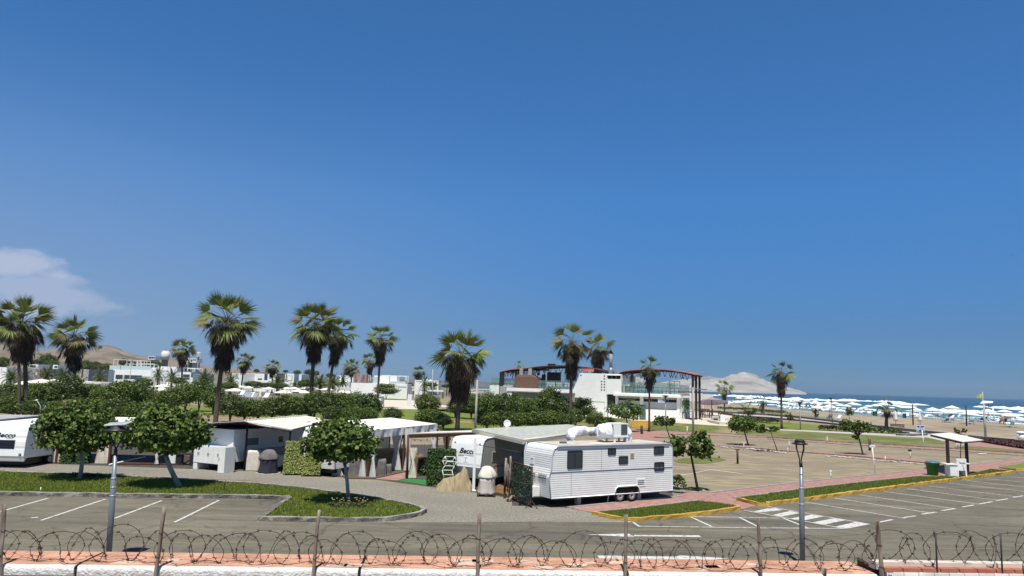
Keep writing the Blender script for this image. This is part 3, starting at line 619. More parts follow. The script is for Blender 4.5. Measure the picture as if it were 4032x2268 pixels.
# ------------------------------------------------------------------ vegetation
def fan_leaf(bl,base,d,up,L,spread,nseg,droop,fold=.12,width=1.0,roll=0.3):
    d=Vector(d).normalized(); s=d.cross(Vector(up))
    if s.length<1e-3: s=d.orthogonal()
    s.normalize(); s=Matrix.Rotation(random.uniform(-1,1)*roll,3,d)@s; n=s.cross(d).normalized()
    for k in range(nseg):
        a=-spread+2*spread*k/(nseg-1); da=spread/(nseg-1)*width
        ll=L*(.72+.28*math.cos(a*.8))*random.uniform(.88,1.06)
        def pt(r,ang,ex=0): 
            return base+(d*math.cos(ang)+s*math.sin(ang))*r + n*ex - Vector((0,0,droop*L*(r/L)**2.6))
        r1=ll*.50
        f=fold*L*(1 if k%2 else -1)*.35
        bl.add([base,pt(r1,a-da,f*.3),pt(ll,a+random.uniform(-.05,.05),0)-Vector((0,0,droop*L*.25)),pt(r1,a+da,-f*.3)],[(0,1,2,3)])
def make_fan_palm(name,h,r,skirt,seed,nlive=22,trunk_r=.26,lean=(0,0),fullness=1.0,sk_w=.39):
    rs=random.getstate(); random.seed(seed)
    root=thing(name,(0,0,0),None,None)
    top=Vector((lean[0],lean[1],h))
    b=MB(); pts=[]; rad=[]
    for i in range(12):
        f=i/11; p=Vector((lean[0]*f**1.6,lean[1]*f**1.6,h*f)); pts.append(p); rad.append(trunk_r*(1.25 if i==0 else 1.0-.28*f)*random.uniform(.96,1.04))
    b.tube(pts,rad,10); b.build('trunk',BARK,root)
    g=MB(); y=MB(); dd=MB(); pet=MB()
    for i in range(nlive):
        f=i/(nlive-1); el=R(82-100*f**.9)+random.uniform(-.2,.2); az=i*2.39996+random.uniform(-.3,.3)
        d=Vector((math.cos(az)*math.cos(el),math.sin(az)*math.cos(el),math.sin(el)))
        pl=r*random.uniform(.42,.60)*(.88+.12*min(1,f*2)); base=top+d*pl-Vector((0,0,.05*r*math.cos(el)))
        pet.tube([top-Vector((0,0,.15)),top+d*pl*.6+Vector((0,0,.03)),base],[.035,.025,.015],4,False)
        dl=(d+Vector((0,0,-.18*math.cos(el)))).normalized()
        tgt=g if random.random()<(.98-.30*f) else y
        fan_leaf(tgt,base,dl,(0,0,1) if abs(el)<1.2 else (math.cos(az),math.sin(az),0),r*(.44+.16*min(1,f*2))*random.uniform(.85,1.15),R(54+24*f),17,.04+.25*max(0,f-.4),roll=.9)
    # drooping half dead leaves
    nm=int(40*fullness)
    for i in range(nm):
        az=i*2.39996+1.1; el=R(random.uniform(-55,20))
        d=Vector((math.cos(az)*math.cos(el),math.sin(az)*math.cos(el),math.sin(el))); pl=r*random.uniform(.30,.64)
        base=top+d*pl-Vector((0,0,.12*r))
        pet.tube([top,top+d*pl*.6,base],[.03,.02,.012],4,False)
        dl=(d*.55+Vector((0,0,-1))).normalized()
        fan_leaf(y if random.random()<.42 else dd,base,dl,d,r*.46*random.uniform(.7,1.2),R(42),12,.05,width=.62)
    # skirt of dead leaves
    ns=int(95*fullness*min(1.6,max(.5,skirt/(1.7*r))))
    for i in range(ns):
        f=(i+.5)/ns; z=h-.1*r-f*(skirt-.45*r); az=i*2.39996+random.uniform(-.2,.2)
        rr=r*sk_w*(1-.55*f**1.5)*random.uniform(.5,1.0)
        ax=Vector((lean[0]*(z/h)**1.6,lean[1]*(z/h)**1.6,z))
        base=ax+Vector((math.cos(az)*rr,math.sin(az)*rr,0))
        dl=Vector((math.cos(az)*.18*random.uniform(-.6,1.2),math.sin(az)*.18,-1))
        fan_leaf(dd,base,dl,(math.cos(az),math.sin(az),0),r*.44*random.uniform(.7,1.2),R(30),8,0,width=.8)
        if i%3==0: dd.tube([ax,base],[.03,.015],4,False)
    g.build('green_crown',PALMG,root)
    if y.v: y.build('fading_leaves',PALMY,root)
    dd.build('dead_leaf_skirt',PALMD,root); pet.build('leaf_stalks',mat('palm_stalk',(.12,.12,.06),rough=.7),root)
    random.setstate(rs); return root
PALMS=[]
def palm(base,heart,rpx,skirt_px,seed,label,nlive=20,full=1.0,skw=.39,tr=None,group='fan palms standing in the park'):
    P=G(*base); Y=P.y; T=D(*heart,Y); s=m_per_px(P)
    h=T.z; r=rpx*s*1.13; sk=max(.6*r,(skirt_px-heart[1])*s*1.0) if skirt_px else .6*r
    o=make_fan_palm('fan_palm',h,r,sk,seed,nlive,tr or max(.14,r*.075),(T.x-P.x,0),full,skw)
    o.location=P; tag(o,label,'palm tree',group); PALMS.append(o); return o
palm((95,1650),(88,1268),108,1440,1,'big shaggy fan palm at the far left edge, darker twin trunks below its skirt',26,1.3)
palm((70,1652),(66,1300),80,1440,2,'second trunk of the far left palm pair, hidden under the same brown skirt',10,1.0)
palm((286,1620),(292,1322),86,1476,3,'shaggy fan palm in front of the brown desert hill, right of the far left pair',22,1.1)
palm((712,1560),(718,1374),48,1450,4,'small fan palm just right of the cream water tower',18)
palm((845,1700),(897,1258),118,1478,5,'tallest fan palm left of centre, standing behind the cream carport roof',24,1.35)
palm((948,1550),(964,1420),38,1475,6,'small distant fan palm partly behind the tallest left palm',16)
palm((1070,1548),(1073,1444),34,1490,7,'lone distant fan palm in front of the long white house',16)
palm((1219,1660),(1243,1276),98,1440,8,'tall shaggy fan palm at left of the close pair near centre left',26,1.3)
palm((1286,1625),(1335,1312),72,1448,9,'slimmer fan palm at right of the close pair, crown touching its taller neighbour',20,1.1)
palm((1381,1560),(1384,1446),37,1487,10,'distant bushy fan palm with a twin trunk beside the flat white canopy',22)
palm((1454,1560),(1456,1420),34,1486,11,'distant fan palm half hidden behind the slender tall one',16)
palm((1485,1608),(1500,1334),60,1450,12,'slender tall fan palm standing at the left end of the cream plaza',20,1.1)
palm((1646,1545),(1648,1465),29,1510,13,'tiny distant fan palm above the long white pergola beams',16)
palm((1800,1700),(1820,1394),112,1600,14,'broad fan palm with pale dead fronds and the longest hanging skirt, at picture centre',20,1.5,.5)
palm((2245,1668),(2254,1345),84,1506,15,'fan palm with upright top leaves, left of the two by the building',13,1.1,.36)
palm((2346,1634),(2358,1368),65,1494,16,'fan palm right of its taller neighbour, against the white wall with square holes',14,1.1,.38)
palm((2556,1700),(2558,1450),50,1548,17,'slim fan palm in front of the low wing with strip windows',11,1.0,.42)
palm((2853,1636),(2851,1528),38,1580,18,'small fan palm with few leaves in front of the rocky island',8,.4,.25)
palm((3078,1688),(3075,1466),50,1568,19,'fan palm with a bulb shaped brown skirt standing by the sea at right',12,1.0,.44)
palm((3490,1690),(3494,1604),42,1650,20,'short fan palm with torn hanging leaves beside the folded beach umbrella',8,.45,.3,.3)
palm((3211,1647),(3211,1609),22,1620,21,'very small fan palm on the sand behind the promenade wall',8,.3,.3,.22)
palm((3004,1629),(3004,1580),28,1600,22,'stubby fan palm with a thick trunk on the beach side of the low hedge',9,.3,.3,.45)
palm((2946,1642),(2946,1606),30,1620,23,'low fan palm with dark drooping leaves on the promenade lawn',9,.6,.3,.25)
palm((2045,1550),(2044,1438),20,1460,24,'little fan palm crown peeping over the red roof of the terrace',8,.3)
# ---- feather palms
def make_feather(seed,nf=26,L=2.6):
    rs=random.getstate(); random.seed(seed)
    root=thing('feather_palm',(0,0,0),None,None); b=MB()
    b.tube([(0,0,0),(0,0,1.2),(0,0,2.0)],[.38,.32,.3],8); b.build('trunk',BARK,root); g=MB()
    for i in range(nf):
        az=i*2.4; e0=R(80-75*(i/nf)); p=Vector((0,0,2.0)); d=Vector((math.cos(az)*math.cos(e0),math.sin(az)*math.cos(e0),math.sin(e0))); s=Vector((-math.sin(az),math.cos(az),0))
        n=11; 
        for k in range(n):
            q=p+d*(L/n); d=(d+Vector((0,0,-.14))).normalized()
            w=.55*math.sin(math.pi*(k+1)/(n+1.5))**.6*L/2.6
            for sg in (-1,1):
                tip=p+s*sg*w+d*.3-Vector((0,0,.18)); g.add([p,q,q.lerp(tip,.9)+Vector((0,0,.0)),tip],[(0,1,2,3)])
            p=q
    g.build('fronds',FROND,root); random.setstate(rs); return root
FE=[]
fe0=make_feather(3)
fpos=[(A(0,640,985),2.4,150),(A(0,480,960),2.0,150),(A(0,1010,1000),2.0,170),(A(0,1740,985),2.0,175),(A(0,2060,1010),3.0,180),(A(0,2330,1030),2.2,170),(A(0,120,985),2.6,150),(A(0,260,990),2.3,150),(A(1,225,1060),3.0,190),(A(1,650,1060),3.0,190),(A(1,780,1050),2.2,190),(A(1,560,1040),2.0,190),(A(0,1600,960),1.6,185),(A(1,1700,1060),1.5,200),(A(1,880,1030),1.4,200)]
for i,(p,s,d) in enumerate(fpos):
    d=d*1.35; q=D(p[0],p[1]-30,d); o=fe0 if i==0 else dup(fe0)
    o.location=(q.x,q.y,0); o.rotation_euler=(0,0,i*1.3); k=s*38/2.9*d/FP/2.2*1.0; o.scale=(k,k,max(.5,q.z/3.7)); tag(o,None,'palm tree','feather palms in front of the white houses'); FE.append(o)
label_row(FE,'low arching feather palm before the distant white houses, # of its kind')
# ---- sea grape style trees
def make_crown(seed,ntips,per,leaf,six=True,hollow=.55,cl=.26,flat=.0):
    random.seed(seed); b=MB(); tips=[]
    tries=0
    while len(tips)<ntips and tries<8000:
        tries+=1
        v=Vector((random.gauss(0,1),random.gauss(0,1),random.gauss(0,1))).normalized()
        rr=random.uniform(hollow,1.0)**.6
        bump=1+.20*noise.noise(v*1.7+Vector((seed,0,0)))+.12*noise.noise(v*4+Vector((0,seed,0)))
        p=v*rr*bump
        if v.z<-.5: p.z*=.7
        if noise.noise(p*1.6+Vector((seed*3,1,2)))<-.32 and random.random()<.8: continue
        tips.append(p)
    for p in tips:
        n=int(per*random.uniform(.6,1.3)); out=p.normalized()
        for k in range(n):
            c=p+Vector((random.gauss(0,1),random.gauss(0,1),random.gauss(0,1)))*cl*.5
            nn=(out*.5+Vector((random.gauss(0,.6),random.gauss(0,.6),random.gauss(.35,.6)))).normalized()
            a=nn.orthogonal().normalized(); q=Matrix.Rotation(random.uniform(0,6.28),3,nn); a=q@a; bb=nn.cross(a)
            L=leaf*random.uniform(.7,1.25)
            if six:
                vs=[c+(a*math.cos(t)+bb*math.sin(t)*.92)*L*.5+nn*(.10*L*math.cos(2*t)) for t in (0,1.05,2.1,3.14,4.19,5.24)]
                b.add(vs,[(0,1,2,3,4,5)])
            else:
                b.add([c-a*L*.5,c-bb*L*.45+nn*.06*L,c+a*L*.5,c+bb*L*.45+nn*.06*L],[(0,1,2,3)])
    return b,tips
CROWNS=[]
for i in range(6):
    b,t=make_crown(40+i,230,22,.115,False,cl=.26)
    me=bpy.data.meshes.new('crown'); me.from_pydata([tuple(v) for v in b.v],[],b.f); me.materials.append(LEAF if i%3 else LEAF2); CROWNS.append(me)
GREYB=[]
def bush(cx,cy,rx,ry,basey,row,kind='sea_grape_tree',mesh=None,leafm=None,stem=True):
    P=G(cx,basey); s=m_per_px(P); C0=D(cx,cy,P.y); i=len(GREYB)
    root=thing(kind,P,None,'tree',row)
    me=CROWNS[(i*5+i//6)%6] if mesh is None else mesh
    o=bpy.data.objects.new('crown',me); col.objects.link(o); o.parent=root; MW[o]=MW[root]
    o.location=(0,0,C0.z-P.z); o.rotation_euler=(0,0,i*1.7); o.scale=(rx*s/1.04,rx*s/1.04*.95,ry*s/1.06)
    if stem:
        b=MB(); z=C0.z; 
        for k in range(3): a=k*2.1+i; b.tube([(0,0,0),(.1*math.cos(a)*rx*s,.1*math.sin(a)*rx*s,z*.5),(.45*math.cos(a)*rx*s,.45*math.sin(a)*rx*s,z)],[.09,.07,.03],5,False)
        t=b.build('trunk',BARK2,root,local=True)
    GREYB.append(root); return root
rows={}
def row(key,tmpl,items,**k):
    L=[bush(*it,key,**k) for it in items]; label_row(L,tmpl); return L
row('bushy trees in the back row at far left','bushy tree in the back row at far left, # of the row',
 [(20,1556,62,48,1625),(105,1552,60,44,1625),(190,1550,58,48,1625),(265,1532,60,60,1628),(345,1555,56,42,1625),(412,1560,55,45,1630),(478,1545,60,52,1632),(548,1560,56,50,1630),(610,1580,45,40,1632)])
row('bushy trees in the second row at far left','bushy tree in the row just behind the left caravans, #',
 [(45,1598,55,40,1650),(130,1606,52,36,1655),(215,1612,50,34,1660),(300,1612,54,44,1668),(385,1608,56,46,1668),(460,1612,55,46,1672),(530,1622,52,40,1676),(600,1640,50,34,1680),(665,1648,48,30,1684),(735,1650,50,28,1688)])
row('bushy trees behind the tall left palm','dense bushy tree around the tall left palm, # of its row',
 [(672,1568,52,44,1632),(728,1552,54,50,1626),(782,1545,52,48,1620),(838,1565,46,50,1632),(560,1508,42,20,1580),(500,1516,36,16,1580)])
row('bushy trees behind the cream carport roof','dense bushy tree just behind the cream carport roof, # of its row',
 [(905,1598,52,48,1662),(962,1612,50,40,1660),(1015,1612,50,40,1660),(1070,1606,52,44,1664),(1125,1598,54,48,1664),(1180,1600,50,44,1664),(1235,1590,48,48,1664)])
row('bushy trees right of the close palm pair','bushy tree between the close palm pair and the plaza, #',
 [(1288,1590,52,52,1668),(1345,1596,52,50,1668),(1400,1590,52,50,1660),(1452,1594,48,46,1662),(1310,1630,44,34,1676),(1380,1634,46,34,1678),(1448,1634,44,30,1676),(1545,1630,40,26,1668)])
row('distant trees beyond the umbrellas','distant round green tree beyond the white umbrellas, # of its row',
 [(1520,1534,48,24,1572),(1416,1524,26,16,1560),(995,1512,38,13,1556),(1050,1518,34,12,1556),(1205,1508,34,16,1560),(900,1520,40,14,1560),(1100,1520,34,12,1558),(1475,1530,22,12,1560),(700,1500,30,14,1555),(1330,1512,22,10,1556),(0,1475,40,22,1520)])
row('bushy trees near the centre palm','dense bushy tree near the broad centre palm, # of its row',
 [(1680,1590,50,42,1650),(1690,1642,62,32,1682),(1745,1655,36,26,1690),(1792,1604,38,30,1645),(1855,1592,46,40,1650)])
row('bushy trees before the terrace building','bushy tree in the back row before the terrace building, #',
 [(1925,1590,54,48,1655),(1985,1592,50,44,1655),(2042,1600,48,42,1660),(2100,1606,48,38,1660),(2165,1582,54,54,1662),(2220,1605,44,42,1665),(2300,1606,42,40,1664)])
row('bushy trees in the front row at centre','bushy tree in the front row behind the greenish pergola roof, #',
 [(1915,1652,46,34,1700),(1975,1650,48,34,1700),(2035,1652,48,32,1700),(2100,1652,50,32,1700),(2165,1650,48,34,1702),(2222,1654,40,28,1700),(2265,1640,34,30,1690),(2345,1650,38,32,1694),(2395,1662,30,22,1692)])
# far dark trees at the left
FT=[]
for i,(x,y,rx,ry,d) in enumerate(((960,470,190,190,230),(860,520,110,120,230),(1060,520,90,110,225),(700,450,70,60,235),(60,450,110,110,225),(1720,520,110,120,215),(1920,540,120,115,215),(2130,560,120,110,215),(2480,440,90,70,250),(2640,470,90,60,260),(3000,470,160,55,300),(3150,490,140,55,300))):
    px,py=C1(x,y); d=d*1.5; q=D(px,py,d); s=d/FP; root=thing('dark_tree',(q.x,q.y,0),None,'tree','dark trees beyond the houses at left')
    o=bpy.data.objects.new('crown',CROWNS[i%6]); col.objects.link(o); o.parent=root; o.location=(0,0,q.z); o.scale=(rx/5.1*s,rx/5.1*s,ry/5.1*s)
    b=MB(); b.tube([(0,0,0),(0,0,max(q.z,.5))],[.3,.15],6); b.build('trunk',BARK2,root,local=True); FT.append(root)
for i,(px,py,rx,ry,d) in enumerate(((1010,1460,10,7,330),(1125,1462,10,6,330),(1170,1466,14,8,320),(1215,1466,16,12,300),(1300,1478,16,8,300),(1245,1470,12,10,300),(1700,1515,22,9,260),(1760,1520,20,8,260),(1615,1515,12,8,250),(2085,1520,30,10,240),(1215,1512,60,10,230))):
    d=d*1.3; q=D(px,py,d); s=d/FP; root=thing('dark_tree',(q.x,q.y,0),None,'tree','dark trees beyond the houses at left')
    o=bpy.data.objects.new('crown',CROWNS[i%6]); col.objects.link(o); o.parent=root; o.location=(0,0,q.z); o.scale=(rx*s,rx*s,ry*s)
    b=MB(); b.tube([(0,0,0),(0,0,max(q.z,.5))],[.25,.12],6); b.build('trunk',BARK2,root,local=True); FT.append(root)
label_row(FT,'distant dark tree on the skyline behind the white houses, #')
# individual trees with visible trunks
def tree(base,cx,cy,rx,ry,label,trunkm,seed,nt=60,per=14,leaf=.22,bases=None,group=None,tr=.11,bend=0.0,white=None,clumps=None,six=True,lm=None):
    P=G(*base); s=m_per_px(P); C0=D(cx,cy,P.y); root=thing('sea_grape_tree',P,label,'tree',group)
    rs=random.getstate(); cb=MB(); tb=MB()
    cls=clumps or [(cx,cy,rx,ry)]
    tips_all=[]
    for ci,(x,y,ax,ay) in enumerate(cls):
        Cn=D(x,y,P.y); sx=ax*s; sz=ay*s
        f=(ax*ay)/(sum(a*b for _,_,a,b in cls))
        b,tips=make_crown(seed+ci*7,max(8,int(nt*f)),per,leaf/max(sx,sz)*1.0,six,cl=.22 if nt>150 else .28,hollow=.4)
        S=Matrix.Diagonal((sx,sx*.95,sz,1))
        # keep leaves round: scale positions of leaf centres, not the leaves
        k=6 if six else 4
        for i in range(0,len(b.v),k):
            vs=b.v[i:i+k]; c=sum(vs,Vector())/k; c2=S@c
            cb.add([Cn+c2+(v-c)*max(sx,sz) for v in vs],[tuple(range(k))])
        for t in tips: tips_all.append(Cn+(S@t)*.82)
    random.seed(seed)
    cen=C0; fork=P.lerp(cen,.42); fork.x=P.x+(cen.x-P.x)*.75+bend; fork.z=P.z+(C0.z-P.z-.6*ry*s)
    mid=P.lerp(fork,.5); mid.x+=bend*.3
    tb.tube([P-Vector((0,0,.05)),mid,fork],[tr,tr*.85,tr*.7],8)
    br=MB()
    for k in range(min(16,len(tips_all))):
        t=tips_all[(k*7)%len(tips_all)]; m=fork.lerp(t,.5)+Vector((0,0,.08)); br.tube([fork,m,t],[tr*.45,tr*.25,.012],5,False)
    cb.build('crown',lm or LEAF,root); t=tb.build('trunk',trunkm,root); br.build('branches',BARK2 if trunkm is not BARKW else mat('limed_branch',(.22,.21,.18),rough=.9),root)
    random.setstate(rs); return root
x,y=B(0,655,195); tree(B(0,680,640),x,y+6,144,98,'round tree with whitewashed trunk on the grass strip, left of the solar lamp post',BARKW,101,260,30,.20,tr=.13,bend=.25)
x,y=B(0,1425,215); tree(B(0,1545,705),x,y+6,158,99,'wide tree with bent whitewashed trunk on the grass strip, right of the solar lamp post',BARKW,102,290,30,.20,tr=.15,bend=-.35)
x,y=B(1,712,315); tree(B(1,795,848),x,y,136,88,'round tree with a straight thin trunk standing on the pointed end of the grass strip',BARKW,103,215,28,.19,tr=.10,bend=.1)
tree(B(2,1590,725),*B(2,1510,350),95,52,'sparse two clump tree at the rear corner of the large ribbed caravan',BARK2,104,110,15,.19,tr=.085,clumps=[B(2,1405,345)+(42,46),B(2,1600,350)+(52,54),B(2,1590,270)+(22,24)])
tree(B(2,2020,332),*C7(1240,985),56,32,'umbrella shaped small tree on the sandy pitch right of the tall lamp pole',BARK2,105,120,13,.24,tr=.09,six=False)
tree(B(3,85,392),*C7(1760,1070),45,16,'thin sapling with two small leaf clumps on the sandy pitch',BARK2,106,46,12,.22,tr=.05,six=False,clumps=[C7(1620,1070)+(22,18),C7(1880,1075)+(20,12)])
tree(B(3,812,414),*C8(1480,1000),58,32,'small tree with ragged crown beside the rusty bollard on the sandy pitch',BARK2,107,120,13,.23,tr=.085,six=False,clumps=[C8(1560,930)+(44,24),C8(1270,920)+(24,22),C8(1430,1130)+(14,10)])
tree(C8(1330,905),*C8(1325,620),15,19,'slender young tree in front of the beach umbrellas',BARK2,108,34,12,.24,tr=.06,six=False)
tree(C8(115,850),*C8(118,720),14,18,'small bushy sapling beside the left park bench',BARK2,109,26,12,.24,tr=.05,six=False)
tree(B(3,1645,442),*C9(1270,1020),24,14,'crooked sapling growing behind the wash basin shelter',BARK2,110,26,10,.16,tr=.045,bend=.1,clumps=[C9(1210,1010)+(13,13),C9(1360,1000)+(8,10),C9(1260,1240)+(12,7)])
tree(B(2,995,216),*C6(930,1110),66,37,'spreading tree in front of the low white wing, left of the yellow steps',BARK2,111,120,14,.30,tr=.12,six=False)
tree(B(2,1350,272),*C6(1720,1340),42,24,'small twin crowned tree in front of the white wing, right of the yellow steps',BARK2,112,80,13,.25,tr=.07,six=False,clumps=[C6(1620,1330)+(22,20),C6(1825,1330)+(19,20)])
tree(C6(1090,1410),*C6(1110,1300),16,12,'low leaning shrub beside the yellow steps',BARK2,114,20,10,.2,tr=.05,six=False)
# low hedges and ground cover
def hedge(pts,w,h,label,m=None,leaf=.26,dens=34,name='hedge'):
    P=[G(*p) for p in pts]; b=MB(); root=P[0]
    for p,q in zip(P,P[1:]):
        d=q-p; L=d.length; d.normalize(); n=Vector((-d.y,d.x,0))
        for i in range(int(L*dens*w*2)):
            t=random.random()*L; o=random.uniform(-w,w)/2; z=h*(.25+.75*random.random()**.4)*(1-.5*(abs(o)/(w/2))**3)*(1+.3*noise.noise((p+d*t)*.8))
            c=p+d*t+n*o; c.z=z; nn=Vector((random.gauss(0,.7),random.gauss(0,.7),random.gauss(.6,.5))).normalized(); a=nn.orthogonal().normalized(); a=Matrix.Rotation(random.random()*6.3,3,nn)@a; bb=nn.cross(a); l=leaf*random.uniform(.6,1.3)*.5
            b.add([c-a*l,c-bb*l,c+a*l,c+bb*l],[(0,1,2,3)])
    o=b.build(name,m or LEAF2); origin_to(o,P[0]); return tag(o,label,'hedge')
hedge([C7(740,680),C7(1300,700),C7(1700,740),C7(2080,770)],2.2,.9,'green shrub border along the beach side of the promenade',LEAF)
hedge([C7(840,830),C7(1100,880),C7(1900,960)],3.0,.9,'brownish clipped hedge between the promenade and the path near the umbrella tables',mat('hedge_brown',(.075,.07,.035),rough=.8,island=.5))
hedge([C8(760,985),C8(1150,1010),C8(1400,1020)],2.4,.8,'dark low hedge beside the tall park lamp',mat('hedge_dark',(.055,.05,.028),rough=.8,island=.5))
hedge([C8(1780,1030),C8(2100,1055),C8(2350,1070)],2.6,.7,'dark low hedge around the short fan palm',LEAF2)
hedge([C8(1180,940),C8(1360,950)],2.0,1.5,'bushy shrub clump behind the dark hedge',LEAF)
P=[G(*C9(x,y)) for x,y in ((1560,1205),(1900,1190),(2571,1240),(2900,1300),(2900,1420),(2400,1345),(2050,1290),(1720,1235))]
b=MB(); 
def inside(x,y,P):
    c=False; j=len(P)-1
    for i in range(len(P)):
        if (P[i].y>y)!=(P[j].y>y) and x<(P[j].x-P[i].x)*(y-P[i].y)/(P[j].y-P[i].y)+P[i].x: c=not c
        j=i
    return c
x0=min(p.x for p in P); x1=max(p.x for p in P); y0=min(p.y for p in P); y1=max(p.y for p in P)
for i in range(26000):
    x=random.uniform(x0,x1); y=random.uniform(y0,y1)
    if not inside(x,y,P): continue
    c=Vector((x,y,.12+.18*random.random()+.08*noise.noise((x,y,0)))); nn=Vector((random.gauss(0,.5),random.gauss(0,.5),1)).normalized(); a=nn.orthogonal(); bb=nn.cross(a); l=.09
    b.add([c-a*l,c-bb*l,c+a*l,c+bb*l],[(0,1,2,3)])
o=b.build('ground_cover',PURPLE); o['kind']='stuff'
hedge([B(2,1400,745),B(2,1430,735)],.9,1.05,'green bush against the rear corner of the large ribbed caravan',LEAF,.13,260)
hedge([B(2,1480,716),B(2,1640,722)],.5,.16,'fringe of dark plants round the foot of the sparse tree',LEAF2,.1,160)
hedge([B(1,640,882),B(1,760,872),B(1,850,880),B(1,945,876)],.8,.34,'small flowering border round the foot of the tree on the grass strip',mat('border_leaf',(.07,.085,.025),rough=.7,island=.6),.10,160)
b=MB()
for i in range(28):
    p=G(*B(1,random.uniform(640,950),random.uniform(862,895)),.0); p.z=.42; b.lathe([(.0,0),(.032,.015),(.032,.035),(0,.05)],5,p)
o=b.build('flowers',mat('peach_flower',(.50,.32,.16),rough=.8)); o['kind']='stuff'
hedge([B(0,600,618),B(0,860,630)],.8,.35,'low dark plants round the foot of the left whitewashed tree',LEAF2,.10,160)
# grass blades on the near lawns
def blades(pts,n,z,name='grass',h=.09):
    P=[G(*p,z) for p in pts]; x0=min(p.x for p in P); x1=max(p.x for p in P); y0=min(p.y for p in P); y1=max(p.y for p in P); b=MB()
    k=0
    while k<n:
        x=random.uniform(x0,x1); y=random.uniform(y0,y1)
        if not inside(x,y,P): continue
        k+=1; a=random.uniform(0,6.3); w=.022; hh=h*random.uniform(.5,1.4); dx=math.cos(a)*w; dy=math.sin(a)*w
        b.v+= [Vector((x-dx,y-dy,z)),Vector((x+dx,y+dy,z)),Vector((x+random.uniform(-.04,.04),y+random.uniform(-.04,.04),z+hh))]; o=len(b.v); b.f.append([o-3,o-2,o-1]); b.sm.append(False)
    o=b.build(name,mat('grass_blade',(.17,.215,.035),rough=.8,island=.45,transl=.3)); o['kind']='stuff'
blades(isl,52000,Lz); blades(i1 and [B(2,x,y) for x,y in ((725,908),(1000,885),(1600,814),(1750,830),(1900,853),(1860,868),(1500,914),(1200,940),(1050,952),(975,948))],14000,Lz)
blades([B(i,x,y) for i,x,y in ((2,1925,785),(2,2187,754),(3,0,750),(3,300,711),(3,700,664),(3,1290,602),(3,1520,606),(3,1720,590),(3,1900,540),(3,2070,552),(3,1550,618),(3,1000,690),(3,300,783),(3,0,820),(2,2120,826))],26000,Lz)
# ------------------------------------------------------------------ caravans
def side_frame(P0,ang):  # local x = along side, y = towards the hidden side, origin on ground at near front corner
    return Vector((P0.x,P0.y,0)),ang
def loc_side(root,px,py,off=0.0):
    M=MW[root]; n=(M.to_3x3()@Vector((0,1,0))); p=hit(px,py,M.translation+n*off,n); return M.inverted()@p
def profbody(prof,w,inset=.0):
    b=MB(); n=len(prof)
    a=[(u,0,z) for u,z in prof]; c=[(u,w,z) for u,z in prof]
    b.add(a+c,[tuple(range(n))[::-1],tuple(range(n,2*n))]+[(i,(i+1)%n,(i+1)%n+n,i+n) for i in range(n)])
    return b
def rrect(x0,z0,x1,z1,r,y,n=5):
    pts=[]
    for cx,cz,a0 in ((x1-r,z1-r,0),(x0+r,z1-r,90),(x0+r,z0+r,180),(x1-r,z0+r,270)):
        for k in range(n+1): a=R(a0+90*k/n); pts.append((cx+r*math.cos(a),y,cz+r*math.sin(a)))
    return pts
def side_window(root,px0,px1,r=.07,mull=True,label=None):
    a=loc_side(root,*px0); c=loc_side(root,*px1); x0,x1=sorted((a.x,c.x)); z0,z1=sorted((a.z,c.z))
    b=MB(); P=rrect(x0,z0,x1,z1,r,-.035); Q=rrect(x0+.045,z0+.045,x1-.045,z1-.045,r*.7,-.035); n=len(P)
    W=[(p[0],.01,p[2]) for p in P]; I=[(p[0],-.012,p[2]) for p in Q]
    b.add(P+Q+W+I,[(i,(i+1)%n,(i+1)%n+n,i+n) for i in range(n)]+[(i+2*n,(i+1)%n+2*n,(i+1)%n,i) for i in range(n)]+[(i+n,(i+1)%n+n,(i+1)%n+3*n,i+3*n) for i in range(n)])
    if mull: b.box(((x0+x1)/2-.02,-.03,z0+.03),((x0+x1)/2+.02,-.012,z1-.03))
    w=b.build('window',DARK,root,True)
    b=MB(); b.poly([(p[0],-.014,p[2]) for p in Q]); b.build('pane',mat('tinted_glass',(.03,.04,.05),rough=.07,spec=.7),w,True)
    return w
def wheel(root,x,y,r=.33,w=.2):
    b=MB(); M=Matrix.Rotation(R(90),4,'X')
    prof=[(r*.62,-w/2),(r*.93,-w/2),(r,-w*.32),(r,w*.32),(r*.93,w/2),(r*.62,w/2)]
    b.lathe(prof,24); b.v=[Matrix.Translation((x,y,r))@M@v for v in b.v]; t=b.build('wheel',mat('tyre_rubber',(.018,.018,.018),rough=.85),root,True)
    b=MB(); b.lathe([(0,-.02),(r*.18,-.02),(r*.20,.03),(r*.42,.04),(r*.60,.0),(r*.64,.03),(r*.64,-.05),(0,-.05)],20)
    for k in range(8):
        a=k*math.pi/4; b.cbox((r*.5*math.cos(a),r*.5*math.sin(a),.035),(.05,.03,.03),a)
    b.v=[Matrix.Translation((x,y-w/2+.0,r))@M@v for v in b.v]; b.build('rim',mat('wheel_rim',(.42,.42,.42),rough=.4,metal=.5),t,True)
